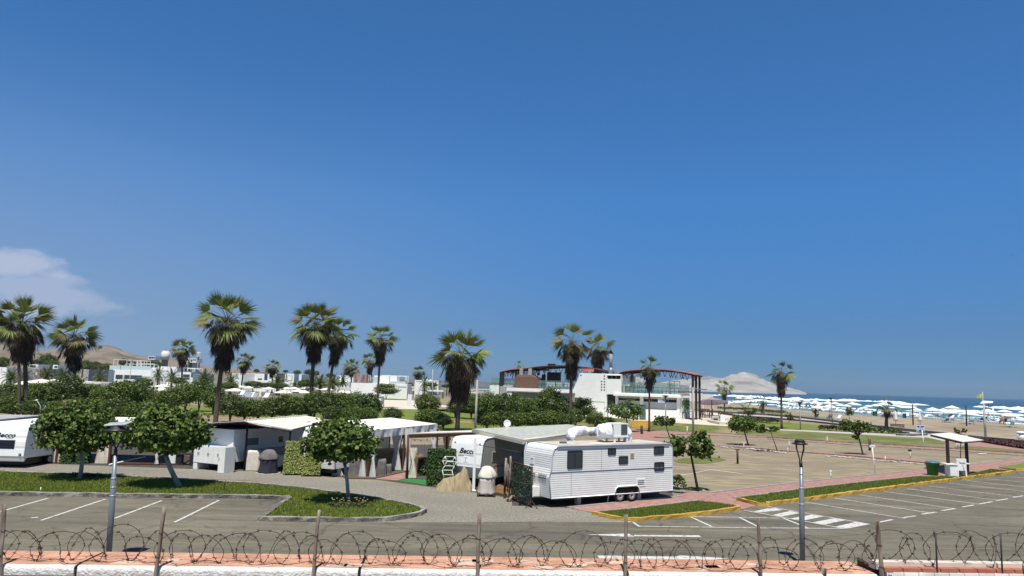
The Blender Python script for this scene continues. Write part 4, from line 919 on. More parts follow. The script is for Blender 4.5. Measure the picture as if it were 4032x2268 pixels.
# --- K1 big ribbed caravan
p0=G(*B(2,330,790),.45); p1=G(*B(2,1370,718),.45); ang=math.atan2(p1.y-p0.y,p1.x-p0.x); L1=(p1-p0).length
K1=thing('caravan',(p0.x,p0.y,0),'long white ribbed caravan on two pairs of wheels with air conditioner on its roof','caravan',None,ang)
def s1(x,y): return loc_side(K1,*B(2,x,y))
tf_=s1(365,340); md=s1(321,560); bt=s1(332,790); tr_=s1(1340,322); trr=s1(1372,345); br_=s1(1374,720)
zt=(tf_.z+tr_.z)/2
prof=[(bt.x,.45),(md.x-.02,1.45),(md.x+.12,1.9),(tf_.x-.12,zt-.42),(tf_.x-.02,zt-.14),(tf_.x+.14,zt-.02),(tf_.x+.4,zt),(L1-.3,zt+.0),(L1-.08,zt-.06),(L1,zt-.22),(L1,.45)]
WD=2.45
profbody(prof,WD).build('body',RIB,K1,True)
b=MB()
pp_=[(u,z) for u,z in prof]
for y in (-.012,WD+.012): b.tube([(u,y,z) for u,z in pp_+[pp_[0]]],.028,6)
b.build('edge_trim',mat('aluminium_trim',(.62,.64,.66),rough=.35,metal=.5),K1,True)
b=MB(); b.box((prof[6][0],.08,zt+.004),(L1-.3,WD-.08,zt+.05)); b.build('roof',mat('dusty_roof',(.50,.45,.37),(.40,.36,.29),scale=2,rough=.9,c3=(.60,.56,.5),s3=1.5),K1,True)
zz=s1(330,560).z
b=MB(); b.box((md.x+.0,-.022,zz-.05),(L1-.01,.004,zz-.02)); b.box((tf_.x+.15,-.03,zt-.14),(L1-.25,.004,zt-.08)); b.box((s1(765,450).x-.008,-.012,zz),(s1(765,450).x+.008,.004,zt-.15)); b.box((s1(505,650).x-.008,-.012,.46),(s1(505,650).x+.008,.004,zz-.06)); b.build('side_trim',mat('grey_trim',(.22,.24,.28),rough=.5),K1,True)
side_window(K1,B(2,472,378),B(2,600,530),.08); side_window(K1,B(2,818,357),B(2,886,413),.06); side_window(K1,B(2,911,425),B(2,989,491),.06,False); side_window(K1,B(2,1211,340),B(2,1296,411)); side_window(K1,B(2,1214,479),B(2,1298,550))
a=s1(1063,686); c=s1(1138,615); b=MB(); b.box((a.x,-.02,a.z),(c.x,.004,c.z)); v=b.build('vent_panel',WHT,K1,True)
b=MB(); 
for k in range(3): z=a.z+(c.z-a.z)*(.25+.22*k); b.box((a.x+.08,-.026,z),(c.x-.08,-.018,z+.035))
b.build('vent_slot',DARK,v,True)
a=s1(1010,441); c=s1(1042,398); b=MB(); b.box((a.x,-.03,a.z),(c.x,.004,c.z)); v=b.build('vent_grille',mat('yellowed_plastic',(.50,.42,.16),rough=.7),K1,True)
b=MB(); 
for k in range(3): x=a.x+.03+(c.x-a.x-.08)*k/3; b.box((x,-.036,a.z+.05),(x+.03,-.028,c.z-.05))
b.build('grille_slot',mat('olive_slot',(.16,.16,.08),rough=.8),v,True)
wx=[s1(925,785).x,s1(1025,772).x]
for x in wx: wheel(K1,x,.12)
# wheel arch lip
b=MB(); x0=s1(880,740).x; x1=s1(1085,735).x; b.tube([(x0,-.03,.46),(x0+.02,-.03,.72),(x0+.18,-.03,.84),(x1-.18,-.03,.84),(x1-.02,-.03,.72),(x1,-.03,.46)],.035,6); b.build('wheel_arch',WHT,K1,True)
b=MB(); b.box((x0+.03,-.008,.452),(x1-.03,.004,.78)); b.build('wheel_well',BLACK,K1,True)
for x,y in ((600,0.25),(1120,0.3),(835,.2)):
    q=s1(x,790); b=MB(); b.box((q.x-.12,y,0),(q.x+.12,y+.25,.45)) if x!=835 else b.tube([(q.x,y,0),(q.x+.1,y,.45)],.04,6); b.build('support_block',CONC,K1,True)
b=MB(); b.box((.6,.5,.25),(L1-.5,WD-.3,.45)); b.build('chassis',DARK,K1,True)
b=MB(); b.tube([(.6,.5,.42),(-1.1,WD/2,.42)],.05,6); b.tube([(.6,WD-.5,.42),(-1.1,WD/2,.42)],.05,6); b.tube([(-1.0,WD/2,0),(-1.0,WD/2,.6)],.04,6); b.build('tow_bar',DARK,K1,True)
# gas locker on the tow bar (ribbed white box)
b=MB(); b.box((-.55,.9,.42),(-.05,1.5,.92))
for k in range(4): b.box((-.56,.93+k*.145,.44),(-.545,1.01+k*.145,.90))
b.build('gas_locker',WHT,K1,True)
# lattice decoration and number plate on the nose
b=MB()
def nose(y,z):
    for (u0,z0),(u1,z1) in zip(prof,prof[1:5]):
        if z0<=z<=z1: return (u0+(u1-u0)*(z-z0)/(z1-z0)-.03,y,z)
    return (prof[1][0]-.03,y,z)
for y0,nn in ((.25,5),(1.25,6)):
    for k in range(nn): y=y0+k*.14; b.tube([nose(y,1.36),nose(y+.14,1.58)],.014,4); b.tube([nose(y+.14,1.36),nose(y,1.58)],.014,4)
b.build('lattice_ornament',mat('grey_lattice',(.16,.18,.20),rough=.6),K1,True)
def plate(K,y,z,num,prof_n,sz=.30,nm='LOTE'):
    o=Vector(prof_n(y,z)); up=(Vector(prof_n(y,z+.15))-Vector(prof_n(y,z-.15))).normalized(); M3=MW[K]
    xdir=Vector((0,-1,0)); n=xdir.cross(up)
    b=MB(); c=o+n*.012; h=sz/2
    for sg in ((1,),): b.add([c-xdir*h-up*h,c+xdir*h-up*h,c+xdir*h+up*h,c-xdir*h+up*h,c-xdir*h-up*h-n*.02,c+xdir*h-up*h-n*.02,c+xdir*h+up*h-n*.02,c-xdir*h+up*h-n*.02],[(0,1,2,3),(4,5,1,0),(5,6,2,1),(6,7,3,2),(7,4,0,3)])
    p=b.build('plot_plate',SIGNW,K,True)
    F=M3@frame(c+n*.004+up*.08,xdir,up); text(nm,sz*.30,SIGND,p,F,0,.002); F=M3@frame(c+n*.004-up*.05,xdir,up); text(num,sz*.55,SIGND,p,F,0,.002)
plate(K1,1.75,2.12,'1',nose,.34)
# rooftop unit and wrapped ducts
def rt(px,py): return G(*px_(px,py),zt)
AC=thing('air_conditioner',MW[K1]@Vector((0,0,0)),'white boxy air conditioner on a frame on the roof of the long ribbed caravan','air conditioner',None,ang)
def onroof(px,py,z=None): 
    p=MW[K1].inverted()@G(*(2200+px/8.05,1660+py/8.05),zt+.05); return p
c0=onroof(1515,650); c1=onroof(1820,700); c2=onroof(2150,690)
ux=(c1-c0); uy=(c2-c1)
q0=c0; zA=zt+.05; 
b=MB()
cx,cy=onroof(1840,640).x,onroof(1840,640).y; wA,dA=.95,.75
b.box((cx-wA/2,cy-dA/2,zA+.34),(cx+wA/2,cy+dA/2,zA+1.02)); b.build('casing',WHT,AC,True)
b=MB(); 
for sx_ in (-1,1):
    for sy_ in (-1,1): b.box((cx+sx_*(wA/2-.04)-.04,cy+sy_*(dA/2-.04)-.04,zA),(cx+sx_*(wA/2-.04)+.04,cy+sy_*(dA/2-.04)+.04,zA+.30))
b.box((cx-wA/2-.03,cy-dA/2-.03,zA+.27),(cx+wA/2+.03,cy+dA/2+.03,zA+.335)); b.build('stand',WHT,AC,True)
b=MB(); b.box((cx-.02,cy-dA/2-.015,zA+.40),(cx+wA/2-.06,cy-dA/2-.002,zA+.96)); b.build('fan_grille',mat('fan_grille',(.07,.09,.09),rough=.6),AC,True)
b=MB(); b.box((cx-wA/2-.015,cy-dA/2+.12,zA+.42),(cx-wA/2-.002,cy+dA/2-.12,zA+.94)); b.build('cooling_fins',mat('cooling_fins',(.20,.17,.13),(.10,.09,.08),scale=12,rough=.7),AC,True)
WR=mat('wrapped_plastic',(.82,.83,.84),(.72,.73,.76),scale=3,rough=.6,bump=1.0,bscale=5)
def wrap(name,pts,rad,lab):
    b=MB(); q=[]; rr=[]
    pts=[Vector(p) for p in pts]
    for i in range(len(pts)-1):
        for k in range(6): f=k/6; q.append(pts[i].lerp(pts[i+1],f)); rr.append(rad[i]*(1-f)+rad[i+1]*f)
    q.append(pts[-1]); rr.append(rad[-1])
    b.tube([MW[K1]@p for p in q],rr,14); random.seed(5)
    b.v=[v+Vector((noise.noise(v*3.1),noise.noise(v*3.3+Vector((5,0,0))),noise.noise(v*2.9+Vector((0,7,0)))))*.15 for v in b.v]
    o=b.build(name,WR); origin_to(o,q[0]) if False else None; return tag(o,lab,'duct wrapping')
l0=onroof(370,590); l1=onroof(1150,560)
wrap('wrapped_duct',[(l0.x,l0.y,zA+.02),(l0.x,l0.y,zA+.35),(l0.x+.22,l0.y,zA+.50),(l1.x,l1.y,zA+.46),(cx-wA/2-.35,cy,zA+.5)],[.20,.24,.24,.20,.2],'long white wrapped air duct lying along the caravan roof, left of the air conditioner')
wrap('wrapped_duct_box',[(cx-wA/2-.72,cy+.1,zA+.56),(cx-wA/2-.5,cy+.1,zA+.60),(cx-wA/2-.2,cy+.05,zA+.62),(cx-wA/2+.02,cy,zA+.62)],[.28,.38,.38,.38],'big crumpled white plastic bundle joined to the left side of the roof air conditioner')
wrap('wrapped_duct',[(cx+wA/2,cy+.1,zA+.62),(cx+wA/2+.28,cy+.1,zA+.60),(cx+wA/2+.42,cy+.1,zA+.3),(cx+wA/2+.42,cy+.1,zA+.0)],[.20,.24,.22,.24],'short white wrapped duct bend on the right side of the roof air conditioner')
q=onroof(140,690); b=MB(); b.cbox((q.x,q.y,zt+.10),(.34,.2,.1)); o=b.build('roof_vent',mat('grey_green_plastic',(.10,.16,.15),rough=.6),K1,True)
# --- generic white caravans
def carav(name,corner,zc,ang,prof,wd,m,label,pane=None):
    p=G(*corner,zc); K=thing(name,(p.x,p.y,0),label,'caravan',None,R(ang))
    profbody(prof,wd).build('body',m,K,True)
    return K
SHADEW=mat('caravan_shaded_side',(.33,.34,.30),(.28,.29,.26),scale=1.5,rough=.6,coord='obj')  # white caravan's side and door, pergola shade put into the colour
pk2=[(.30,.5),(.0,1.15),(.02,1.3),(.22,2.45),(.34,2.68),(.55,2.78),(1.2,2.82),(6.2,2.72),(6.3,2.5),(6.3,.5)]
K2=carav('caravan',(1890,1899),.36,55,pk2,2.35,RIBP,'smooth white caravan with black lettering and orange stripe under the greenish pergola roof')
def nose2(y,z,pf=pk2):
    for (u0,z0),(u1,z1) in zip(pf,pf[1:7]):
        if z0<=z<=z1 and z1>z0: return (u0+(u1-u0)*(z-z0)/(z1-z0)-.004,y,z)
    return (pf[0][0],y,z)
def nose_text(K,body,y,z,size,m,pf,sh=.25,sx=1.0,off=0.0,name='lettering'):
    o=Vector(nose2(y,z,pf)); up=(Vector(nose2(y,z+.12,pf))-Vector(nose2(y,z-.12,pf))).normalized(); xd=Vector((0,-1,0)); n=xd.cross(up)
    return text(body,size,m,K,MW[K]@frame(o+n*.012,xd,up),sh,.003,off,name,sx)
nose_text(K2,'Becco',1.10,2.02,.42,BLK,pk2,.25,1.12,.008)
nose_text(K2,'CAMPERS',.92,1.80,.13,LGREY,pk2,.2,1.2,0,'small_lettering')
b=MB(); u1=Vector(nose2(1.5,1.80)); b.add([(nose2(1.75,1.74)[0]-.012,1.75,1.74),(nose2(1.3,1.74)[0]-.012,1.3,1.74),(nose2(1.3,1.82)[0]-.012,1.27,1.82),(nose2(1.75,1.82)[0]-.012,1.72,1.82)],[(0,1,2,3)]); b.build('grey_stripe',LGREY,K2,True)
plate(K2,1.15,1.55,'2',lambda y,z:nose2(y,z),.30)
def carav_side(K,x,y,R_): return loc_side(K,1740+x/6.9,1700+y/6.9)
a=carav_side(K2,1350,890,0); c=carav_side(K2,1705,600,0)
b=MB(); b.box((a.x,-.03,1.42),(a.x+1.05,.004,2.0)); w=b.build('window',mat('aluminium_frame',(.45,.46,.44),rough=.5),K2,True); b=MB(); b.box((a.x+.03,-.036,1.45),(a.x+1.02,-.028,1.97)); b.build('pane',BLACK,w,True)
b=MB(); a=carav_side(K2,1400,1050,0); b.add([(a.x,-.01,1.10),(a.x+2.6,-.01,1.10),(a.x+2.6,-.01,1.18),(a.x,-.01,1.20)],[(0,1,2,3)]); b.build('stripe',REDD,K2,True)
b=MB(); b.box((4.0,-.012,.6),(4.7,.004,2.3)); d=b.build('door',SHADEW,K2,True); b=MB(); b.box((4.12,-.02,1.5),(4.58,-.01,1.95)); b.build('door_window',mat('olive_glass',(.07,.09,.05),rough=.3),d,True)
b=MB(); b.box((.5,-.004,.5),(6.28,.0,2.68)); b.v=[Vector((v.x,-.006 if v.y<-.002 else v.y,v.z)) for v in b.v]
sd_=MB(); n_=[(u,-.006,z) for u,z in pk2]; sd_.add(n_,[tuple(range(len(n_)))[::-1]]); sd_.build('side_wall',SHADEW,K2,True)
b=MB(); b.tube([(u,-.01,z) for u,z in pk2],.02,6); b.build('edge_trim',mat('dark_trim',(.10,.11,.11),rough=.5),K2,True)
for y in (.25,2.1):
    b=MB(); b.cbox((nose2(y,2.48)[0]-.02,y,2.48),(.03,.10,.04)); b.build('marker_light',DARK,K2,True)
b=MB(); b.box((.8,.3,.2),(6,2.0,.5)); b.build('chassis',DARK,K2,True)
for x in (3.0,): wheel(K2,x,.15,.3)
# K3 site cabin with cupboards (left, under the cream carport)
p=G(939,1853,0.0); K3=thing('site_cabin',(-17.65,48.4,0),'white panelled cabin standing under the cream carport roof, beside the dark awning','cabin',None,R(63))
CABM=ribmat('white_cabin_panel',(.82,.83,.81),5,dark=1)
b=MB(); b.box((0,0,.5),(6.5,3.2,2.55)); b.build('body',CABM,K3,True)
b=MB(); b.box((.9,-.03,1.45),(2.15,.004,2.0)); w=b.build('window',WHT,K3,True); b=MB(); b.box((.95,-.036,1.5),(2.1,-.028,1.95)); b.build('pane',mat('curtained_glass',(.16,.19,.17),rough=.3),w,True)
b=MB(); b.box((3.9,-.03,1.5),(4.4,.004,2.0)); w=b.build('window',WHT,K3,True); b=MB(); b.box((3.94,-.036,1.54),(4.36,-.028,1.96)); b.build('pane',BLACK,w,True)
b=MB(); b.box((0.3,.3,0),(6,2.9,.5)); b.build('chassis',DARK,K3,True)
M3=MW[K3]
b=MB(); b.add([(-.014,1.75,1.72),(-.014,1.45,1.72),(-.014,1.45,1.98),(-.014,1.75,1.98)],[(0,1,2,3)]); pl=b.build('plot_plate',SIGNW,K3,True)
text('LOTE',.09,SIGND,pl,M3@frame((-.02,1.6,1.91),(0,-1,0),(0,0,1)),0,.002); text('4',.15,SIGND,pl,M3@frame((-.02,1.6,1.79),(0,-1,0),(0,0,1)),0,.002)
def cupboard(name,lo,hi,doors,legs,label,handles=True):
    T_=thing(name,M3@Vector((lo[0],lo[1],0)),label,'cupboard',None,R(63)); Mi=MW[T_].inverted()@M3
    b=MB(); b.box(lo,hi,M3); b.build('carcass',GREYP,T_)
    n=doors; w=(hi[1]-lo[1])/n
    for k in range(n):
        b=MB(); b.box((lo[0]-.025,lo[1]+k*w+.01,lo[2]+.03),(lo[0]-.003,lo[1]+(k+1)*w-.01,hi[2]-.03),M3); d=b.build('door',WHT,T_)
        b=MB(); yy=lo[1]+(k+ (.88 if k%2==0 else .12))*w; b.box((lo[0]-.05,yy-.02,(lo[2]+hi[2])/2-.02),(lo[0]-.02,yy+.02,(lo[2]+hi[2])/2+.14),M3); b.build('handle',STEEL,d)
    if legs:
        for yy in (lo[1],hi[1]-.35): 
            b=MB(); b.box((lo[0],yy,0),(hi[0],yy+.35,lo[2]),M3); b.build('leg',WHT,T_)
    return T_
cupboard('cupboard',(-1.0,-.30,.42),(-.05,2.35,1.48),6,True,'wide white cupboard with paired door handles against the front of the white cabin')
cupboard('tall_cupboard',(-1.5,-1.0,.0),(-.75,-.45,1.58),1,False,'tall narrow grey-white cupboard at the cabin corner, left of the cream covered stool')
b=MB(); b.box((1.4,-.75,.55),(5.6,-.1,1.25),M3); o=b.build('side_bench',mat('grey_cabinet',(.30,.32,.34),rough=.6)); tag(o,'low grey cabinet bench along the shaded side of the white cabin','cabinet')
# K6 ribbed caravan between the roofs
pk6=[(.15,.5),(.0,1.3),(.05,2.4),(.3,2.9),(.8,2.98),(6.5,2.95),(6.5,.5)]
K6=carav('caravan',(1307.6,1862),.3,68,pk6,2.4,RIB,'white ribbed caravan mostly hidden behind the tree, between cream roof and white canopy')
b=MB(); b.tube([(.3,-.01,.5),(0.15,-.01,1.3),(.2,-.01,2.4)],.03,6); b.build('edge_trim',REDD,K6,True)
b=MB(); b.box((.5,.3,.2),(6,2.1,.5)); b.build('chassis',DARK,K6,True)
# K4 far left rear faced caravan and its neighbour K5
pk4=[(.35,.62),(.12,.42),(.0,.75),(.06,1.6),(.22,2.35),(.34,2.58),(.6,2.70),(5.6,2.72),(5.7,.5)]
r4=G(194,1806,.35); K4=thing('caravan',(r4.x,46.2,0),'white caravan with black lettering and dark rear window at the far left edge','caravan',None,R(93))
profbody(pk4,2.7).build('body',RIBP,K4,True)
nose_text(K4,'Becco',1.28,1.98,.38,BLK,pk4,.25,1.25,.008)
nose_text(K4,'CAMPERS',1.0,1.80,.09,LGREY,pk4,.2,1.2,0,'small_lettering')
def npanel(K,y0,y1,z0,z1,pf,m,name,off=.012,parent=None):
    b=MB(); a=Vector(nose2(y0,z0,pf)); c=Vector(nose2(y0,z1,pf)); up=(c-a).normalized(); n=Vector((0,-1,0)).cross(up)
    v=[Vector((a.x,y0,z0))+n*off,Vector((a.x,y1,z0))+n*off,Vector((c.x,y1,z1))+n*off,Vector((c.x,y0,z1))+n*off]
    b.add(v,[(3,2,1,0)]); return b.build(name,m,parent or K,True)
w=npanel(K4,.62,1.98,1.18,1.70,pk4,DARK,'window',.014); npanel(K4,.68,1.92,1.23,1.65,pk4,BLACK,'pane',.02,w)
for y in (.22,2.5):
    b=MB(); b.lathe([(0,0),(.075,0),(.08,.03),(0,.03)],14); M=Matrix.Translation((nose2(y,.85,pk4)[0]-.0,y,.85))@Matrix.Rotation(R(-90),4,'Y'); b.v=[M@v for v in b.v]; l=b.build('tail_light',DARK,K4,True)
    b=MB(); b.lathe([(0,0.03),(.045,.03),(.045,.04),(0,.04)],12); b.v=[M@v for v in b.v]; b.build('lens',mat('lens_grey',(.25,.25,.25),rough=.3),l,True)
b=MB(); b.cbox((nose2(2.45,2.38,pk4)[0]-.01,2.45,2.38),(.03,.1,.04)); b.build('marker_light',DARK,K4,True)
b=MB(); b.box((.8,.3,.15),(5,2.4,.5)); b.build('chassis',DARK,K4,True); wheel(K4,3,.15,.3)
r5=D(3,1649.7,47.8); K5=thing('caravan',(r5.x,47.0,0),'pale blue-grey caravan side cut off by the left picture edge','caravan',None,R(97))
b=MB(); b.box((0,0,.5),(6.5,2.5,2.78)); b.build('body',mat('blue_white_panel',(.50,.56,.66),(.44,.50,.60),scale=1,rough=.5,coord='obj'),K5,True)
b=MB(); b.box((.0,-.02,.5),(.06,-.003,2.78)); b.box((.06,-.02,2.72),(6.5,-.003,2.78)); b.build('edge_trim',mat('navy_trim',(.03,.04,.09),rough=.5),K5,True)
b=MB(); b.box((.04,.04,2.783),(6.46,2.46,2.83)); b.build('roof',CONC,K5,True)
b=MB(); b.box((.8,.3,.15),(5,2.2,.5)); b.build('chassis',DARK,K5,True)
def antenna(p,label):
    b=MB(); b.tube([p,p+Vector((-.05,0,.5)),p+Vector((-.35,0,.9))],.015,5); b.tube([p+Vector((.1,0,0)),p+Vector((.35,0,.55))],.01,5); b.lathe([(0,0),(.09,.03),(.07,.12),(0,.14)],8,p+Vector((-.38,0,.85))); o=b.build('roof_antenna',WHT); origin_to(o,p); return tag(o,label,'antenna')
q=G(*B(0,345,55),2.83); antenna(q,'small white stick antenna on the roof of the far left caravans')
# yellow play frame and dark table at far left
T_=thing('play_frame',G(*C1(1140,1500)),'yellow plastic play panels behind the far left caravans','play frame'); q=G(*C1(1140,1500))
b=MB(); 
for k in range(5): b.cbox((q.x-.2+.1*k,q.y,q.z+.5+.28*k),(2.2-.2*k,.06,.2))
b.build('panel',YSTEP,T_); b=MB(); b.tube([q+Vector((1.2,0,0)),q+Vector((1.2,0,2.2))],.05,6); b.tube([q-Vector((1.2,0,0)),q+Vector((-1.2,0,1.8))],.05,6); b.build('post',WOODB,T_)
q=G(*B(0,60,60)); T_=thing('canopy_table',q,'small dark framed shelter with a flat white top behind the far left caravan','shelter'); b=MB(); a=D(*C1(-120,1372),q.y+2); c=D(*C1(350,1345),q.y+2); b.slab([(a.x,a.y,a.z),(c.x,c.y,c.z),(c.x,c.y+1.5,c.z),(a.x,a.y+1.5,a.z)],.08); b.build('top',WHT,T_)
b=MB(); 
for x in (a.x+.5,a.x+1.6,c.x-.4): b.box((x,a.y,0),(x+.15,a.y+.15,a.z-.1))
b.build('leg',DARK,T_)
# ------------------------------------------------------------------ roofs, posts, curtains
def roof_thing(name,pts,z,t,m,label,cat='canopy',posts=(),postm=None,pr=.06,zs=None):
    P=[G(*p,z if zs is None else zs[i]) for i,p in enumerate(pts)]
    c=sum(P,Vector())/len(P); T_=thing(name,(c.x,c.y,0),label,cat)
    b=MB(); b.slab(P,t); b.build('roof_sheet',m,T_)
    for q in posts:
        q=Vector((q[0],q[1],0)); b=MB(); zt_=z-t*.5 if len(q)<4 else z; b.box((q.x-pr,q.y-pr,0),(q.x+pr,q.y+pr,zt_)); b.build('post',postm or WOODB,T_)
    return T_,P
# A carport
QA=[(960.5,1658),(1149,1690),(1300,1654),(1208,1637)]
RA,PA=roof_thing('carport',QA,3.0,.07,ROOFC,'large cream corrugated carport roof over the white cabin at left of centre','carport',zs=(3.12,2.80,2.9,3.15))
b=MB(); dn=Vector((0,0,.14)); b.tube([PA[0]-dn,PA[1]-dn],.06,4); b.tube([PA[0]-dn,PA[3]-dn],.06,4); b.build('edge_beam',REDST2,RA)
for i in range(18):
    f=(i+.5)/18; q=PA[0].lerp(PA[3],f); 
b=MB(); 
for i in range(22): f=(i+.5)/22; q=PA[0].lerp(PA[3],f); b.cbox((q.x,q.y,q.z+.05),(.10,.25,.07),math.atan2((PA[3]-PA[0]).y,(PA[3]-PA[0]).x)+1.57)
b.build('ridge_cap',CLOTH,RA)
q=PA[0]+Vector((.25,-.3,0)); b=MB(); b.tube([(q.x,q.y+.3,0),(q.x,q.y+.3,2.93)],.07,8); b.build('post',REDST2,RA)
q=PA[1]+Vector((-.2,.4,0)); b=MB(); b.tube([(q.x,q.y,0),(q.x,q.y,2.72)],.06,8); b.build('post',REDST2,RA)
for i in (2,3):
    q=PA[i]; b=MB(); b.tube([(q.x,q.y-.2,0),(q.x,q.y-.2,q.z-.1)],.06,8); b.build('post',REDST2,RA)
# A2 dark soffit lean-to roof
a=D(780,1669,48.6); c=D(960.5,1659.5,47.6); e=D(1085,1694,53.2); f=D(760,1692,54.5)
T_=thing('lean_to_roof',(a.x,a.y+2,0),'dark underside of the thin tilted sheet roof above the white cabin','roof')
b=MB(); b.slab([a,c,e,f],.05); b.build('roof_sheet',REDST2,T_)
b=MB(); b.slab([a+Vector((0,0,.03)),c+Vector((0,0,.03)),c.lerp(e,.25)+Vector((0,0,.03)),a.lerp(f,.25)+Vector((0,0,.03))],.025); b.build('white_flashing',WHT,T_)
b=MB(); 
for q in (a,f,e): b.tube([(q.x+.1,q.y,0),(q.x+.1,q.y,q.z-.05)],.05,6)
b.build('post',REDST2,T_)
qb=PA[3]; qc=PA[2]; b=MB(); n=60; vs=[]
e0=Vector((qb.x-1.4,qb.y-1.5,0)); e1=Vector((qc.x+.6,qc.y-.6,0))
for i in range(n+1):
    f=i/n; o=e0.lerp(e1,f); vs+=[(o.x,o.y+.05*math.sin(f*80),.05),(o.x,o.y+.05*math.sin(f*80+.5),2.8)]
b.add(vs,[(2*i,2*i+2,2*i+3,2*i+1) for i in range(n)]); o=b.build('skylight_blocker',mat('dark_blocker_cloth',(.03,.028,.022),rough=.95)); origin_to(o,e0); tag(o,'added dark screen blocking skylight at the back of the cream carport','screen')  # screen added to block skylight and darken the cabin's side
# B white fabric canopy with valance
fl=G(1460,1695,2.9); rr=G(1723,1669,2.9); bk=G(1538,1644,2.9); lf=fl+(bk-rr)
TB=thing('fabric_canopy',(fl+bk)/2-Vector((0,0,2.9)),'big white fabric canopy with hanging front valance and tied curtains','canopy')
b=MB(); N=14; vs=[]
for i in range(N+1):
    for j in range(N+1):
        u=i/N; v=j/N; p=fl.lerp(rr,u).lerp(lf.lerp(bk,u),v)
        sag=.05*(abs(math.sin(u*math.pi*3))*abs(math.sin(v*math.pi*2)))-.06*math.sin(u*math.pi)*math.sin(v*math.pi)*0
        vs.append((p.x,p.y,2.9+.22*math.sin(u*math.pi)*math.sin(v*math.pi)*.5-sag))
b.add(vs,[(i*(N+1)+j,(i+1)*(N+1)+j,(i+1)*(N+1)+j+1,i*(N+1)+j+1) for i in range(N) for j in range(N)],True); b.build('fabric_top',CANV,TB)
def valance(p,q,parent,h=.5,n=90):
    b=MB(); vs=[]; d=(q-p).normalized(); nn=Vector((d.y,-d.x,0))
    for i in range(n+1):
        f=i/n; o=p.lerp(q,f)
        for k,z in enumerate((0,.33,.66,1)):
            w=.05*k/3*(math.sin(f*47+2*math.sin(f*11)+z*1.5)+.6*math.sin(f*91+z*2)); vs.append(o+nn*w-Vector((0,0,h*z)))
    b.add(vs,[(i*4+k,i*4+k+1,(i+1)*4+k+1,(i+1)*4+k) for i in range(n) for k in range(3)],True); return b.build('valance',mat('grey_canvas',(.74,.73,.67),rough=.95,transl=.15),parent)
valance(fl,rr,TB); valance(lf,fl,TB); valance(rr,bk,TB,.5)
def post(T_,p,z,r=.06,m=None,name='post'):
    b=MB(); b.box((p.x-r,p.y-r,0),(p.x+r,p.y+r,z)); return b.build(name,m or WOODB,T_)
def curtain(p,z0,z1,w,label,m=None,tie=.55,ang=0.0,pinch=.35,name='curtain'):
    b=MB(); n=56; rows=16; vs=[]
    for j in range(rows+1):
        f=j/rows; z=z1+(z0-z1)*f; g=abs(f-tie)/max(tie,1-tie); ww=w*(pinch+(1-pinch)*min(1,g*1.25)**.8)
        for i in range(n+1):
            u=i/n*2-1; ph=u*26; x=u*ww/2; y=.05*math.sin(ph)*(.5+.5*g)+.02*math.sin(ph*2.3+f*3)
            vs.append((p.x+x*math.cos(ang)-y*math.sin(ang),p.y+x*math.sin(ang)+y*math.cos(ang),z))
    b.add(vs,[(j*(n+1)+i,j*(n+1)+i+1,(j+1)*(n+1)+i+1,(j+1)*(n+1)+i) for j in range(rows) for i in range(n)],True)
    o=b.build(name,m or CURT); origin_to(o,(p.x,p.y,z0)); return tag(o,label,'curtain')
def R5(x,y): return (1380+x/5.175,1640+y/5.175)
pA=G(*R5(365,1225)); post(TB,pA+Vector((0,-.35,0)),2.8); pB=G(*R5(1065,1110)); post(TB,pB,2.8); pC=G(*R5(1150,1270)); 
for q in (lf,bk): post(TB,q,2.8)
curtain(pA+Vector((-.30,-.55,0)),.05,2.35,.46,'white tied curtain left of the front brown post of the white canopy'); curtain(pA+Vector((.34,-.55,0)),.05,2.35,.42,'white tied curtain right of the front brown post of the white canopy')
curtain(pB+Vector((-.42,-.45,0)),.1,2.85,.75,'tall white tied curtain left of the middle brown post of the white canopy'); curtain(pB+Vector((.36,-.45,0)),.1,2.85,.55,'tall white tied curtain right of the middle brown post of the white canopy')
q=G(*B(1,695,595)); curtain(q,.0,1.15,.75,'short white curtain below the tree crown, beside the ribbed caravan with orange edge'); 
curtain(G(*R5(850,1080))+Vector((0,2,0)),.3,2.8,1.0,'brown tied curtain in the shade at the back of the white canopy',CLOTHB)
# C2 small pergola roof between canopy and lettered caravan
zc=2.75
pg=[G(*R5(1180,345),zc),G(*R5(2540,308),zc),G(*R5(2484,280),zc),G(*R5(1700,305),zc)]
TP=thing('pergola',(pC.x,pC.y,0),'narrow cream topped wooden pergola between the white canopy and the lettered caravan','pergola')
b=MB(); b.slab(pg,.05); b.build('roof_sheet',ROOFC,TP)
b=MB(); b.ribbon([pg[0],pg[1]],.08,zc-.28,zc-.06); b.build('beam',WOODB,TP)
b=MB(); b.tube([(pC.x,pC.y,0),pg[0]-Vector((0,0,.1))],.08,6); b.build('post',WOODB,TP)
for x,y in ((1935,1200),(1745,700)):
    q=G(*R5(x,1190 if x==1935 else 1060)); post(TP,q,zc-.06,.06)
curtain(pC+Vector((.32,.05,0)),.05,1.9,.5,'cream tied curtain right of the leaning dark post of the pergola',CLOTH,.45)
qq=G(*R5(1680,1050)); curtain(qq,.6,2.65,.7,'white and brown curtain at the back of the narrow pergola'); curtain(G(*R5(1920,1150))+Vector((0,.5,0)),.4,2.5,.5,'dark brown curtain beside the lettered caravan',CLOTHB)
b=MB(); 
for k in range(9):
    f=k/8; q=pg[0].lerp(pg[1],f*.7)+Vector((0,.3,0)); z=2.42-.1*math.sin(f*math.pi*2)**2; b.lathe([(0,0),(.03,.02),(.035,.07),(0,.09)],6,(q.x,q.y,z-.12)); b.tube([(q.x,q.y,z-.03),(q.x,q.y,z)],.01,4)
w_=[]; 
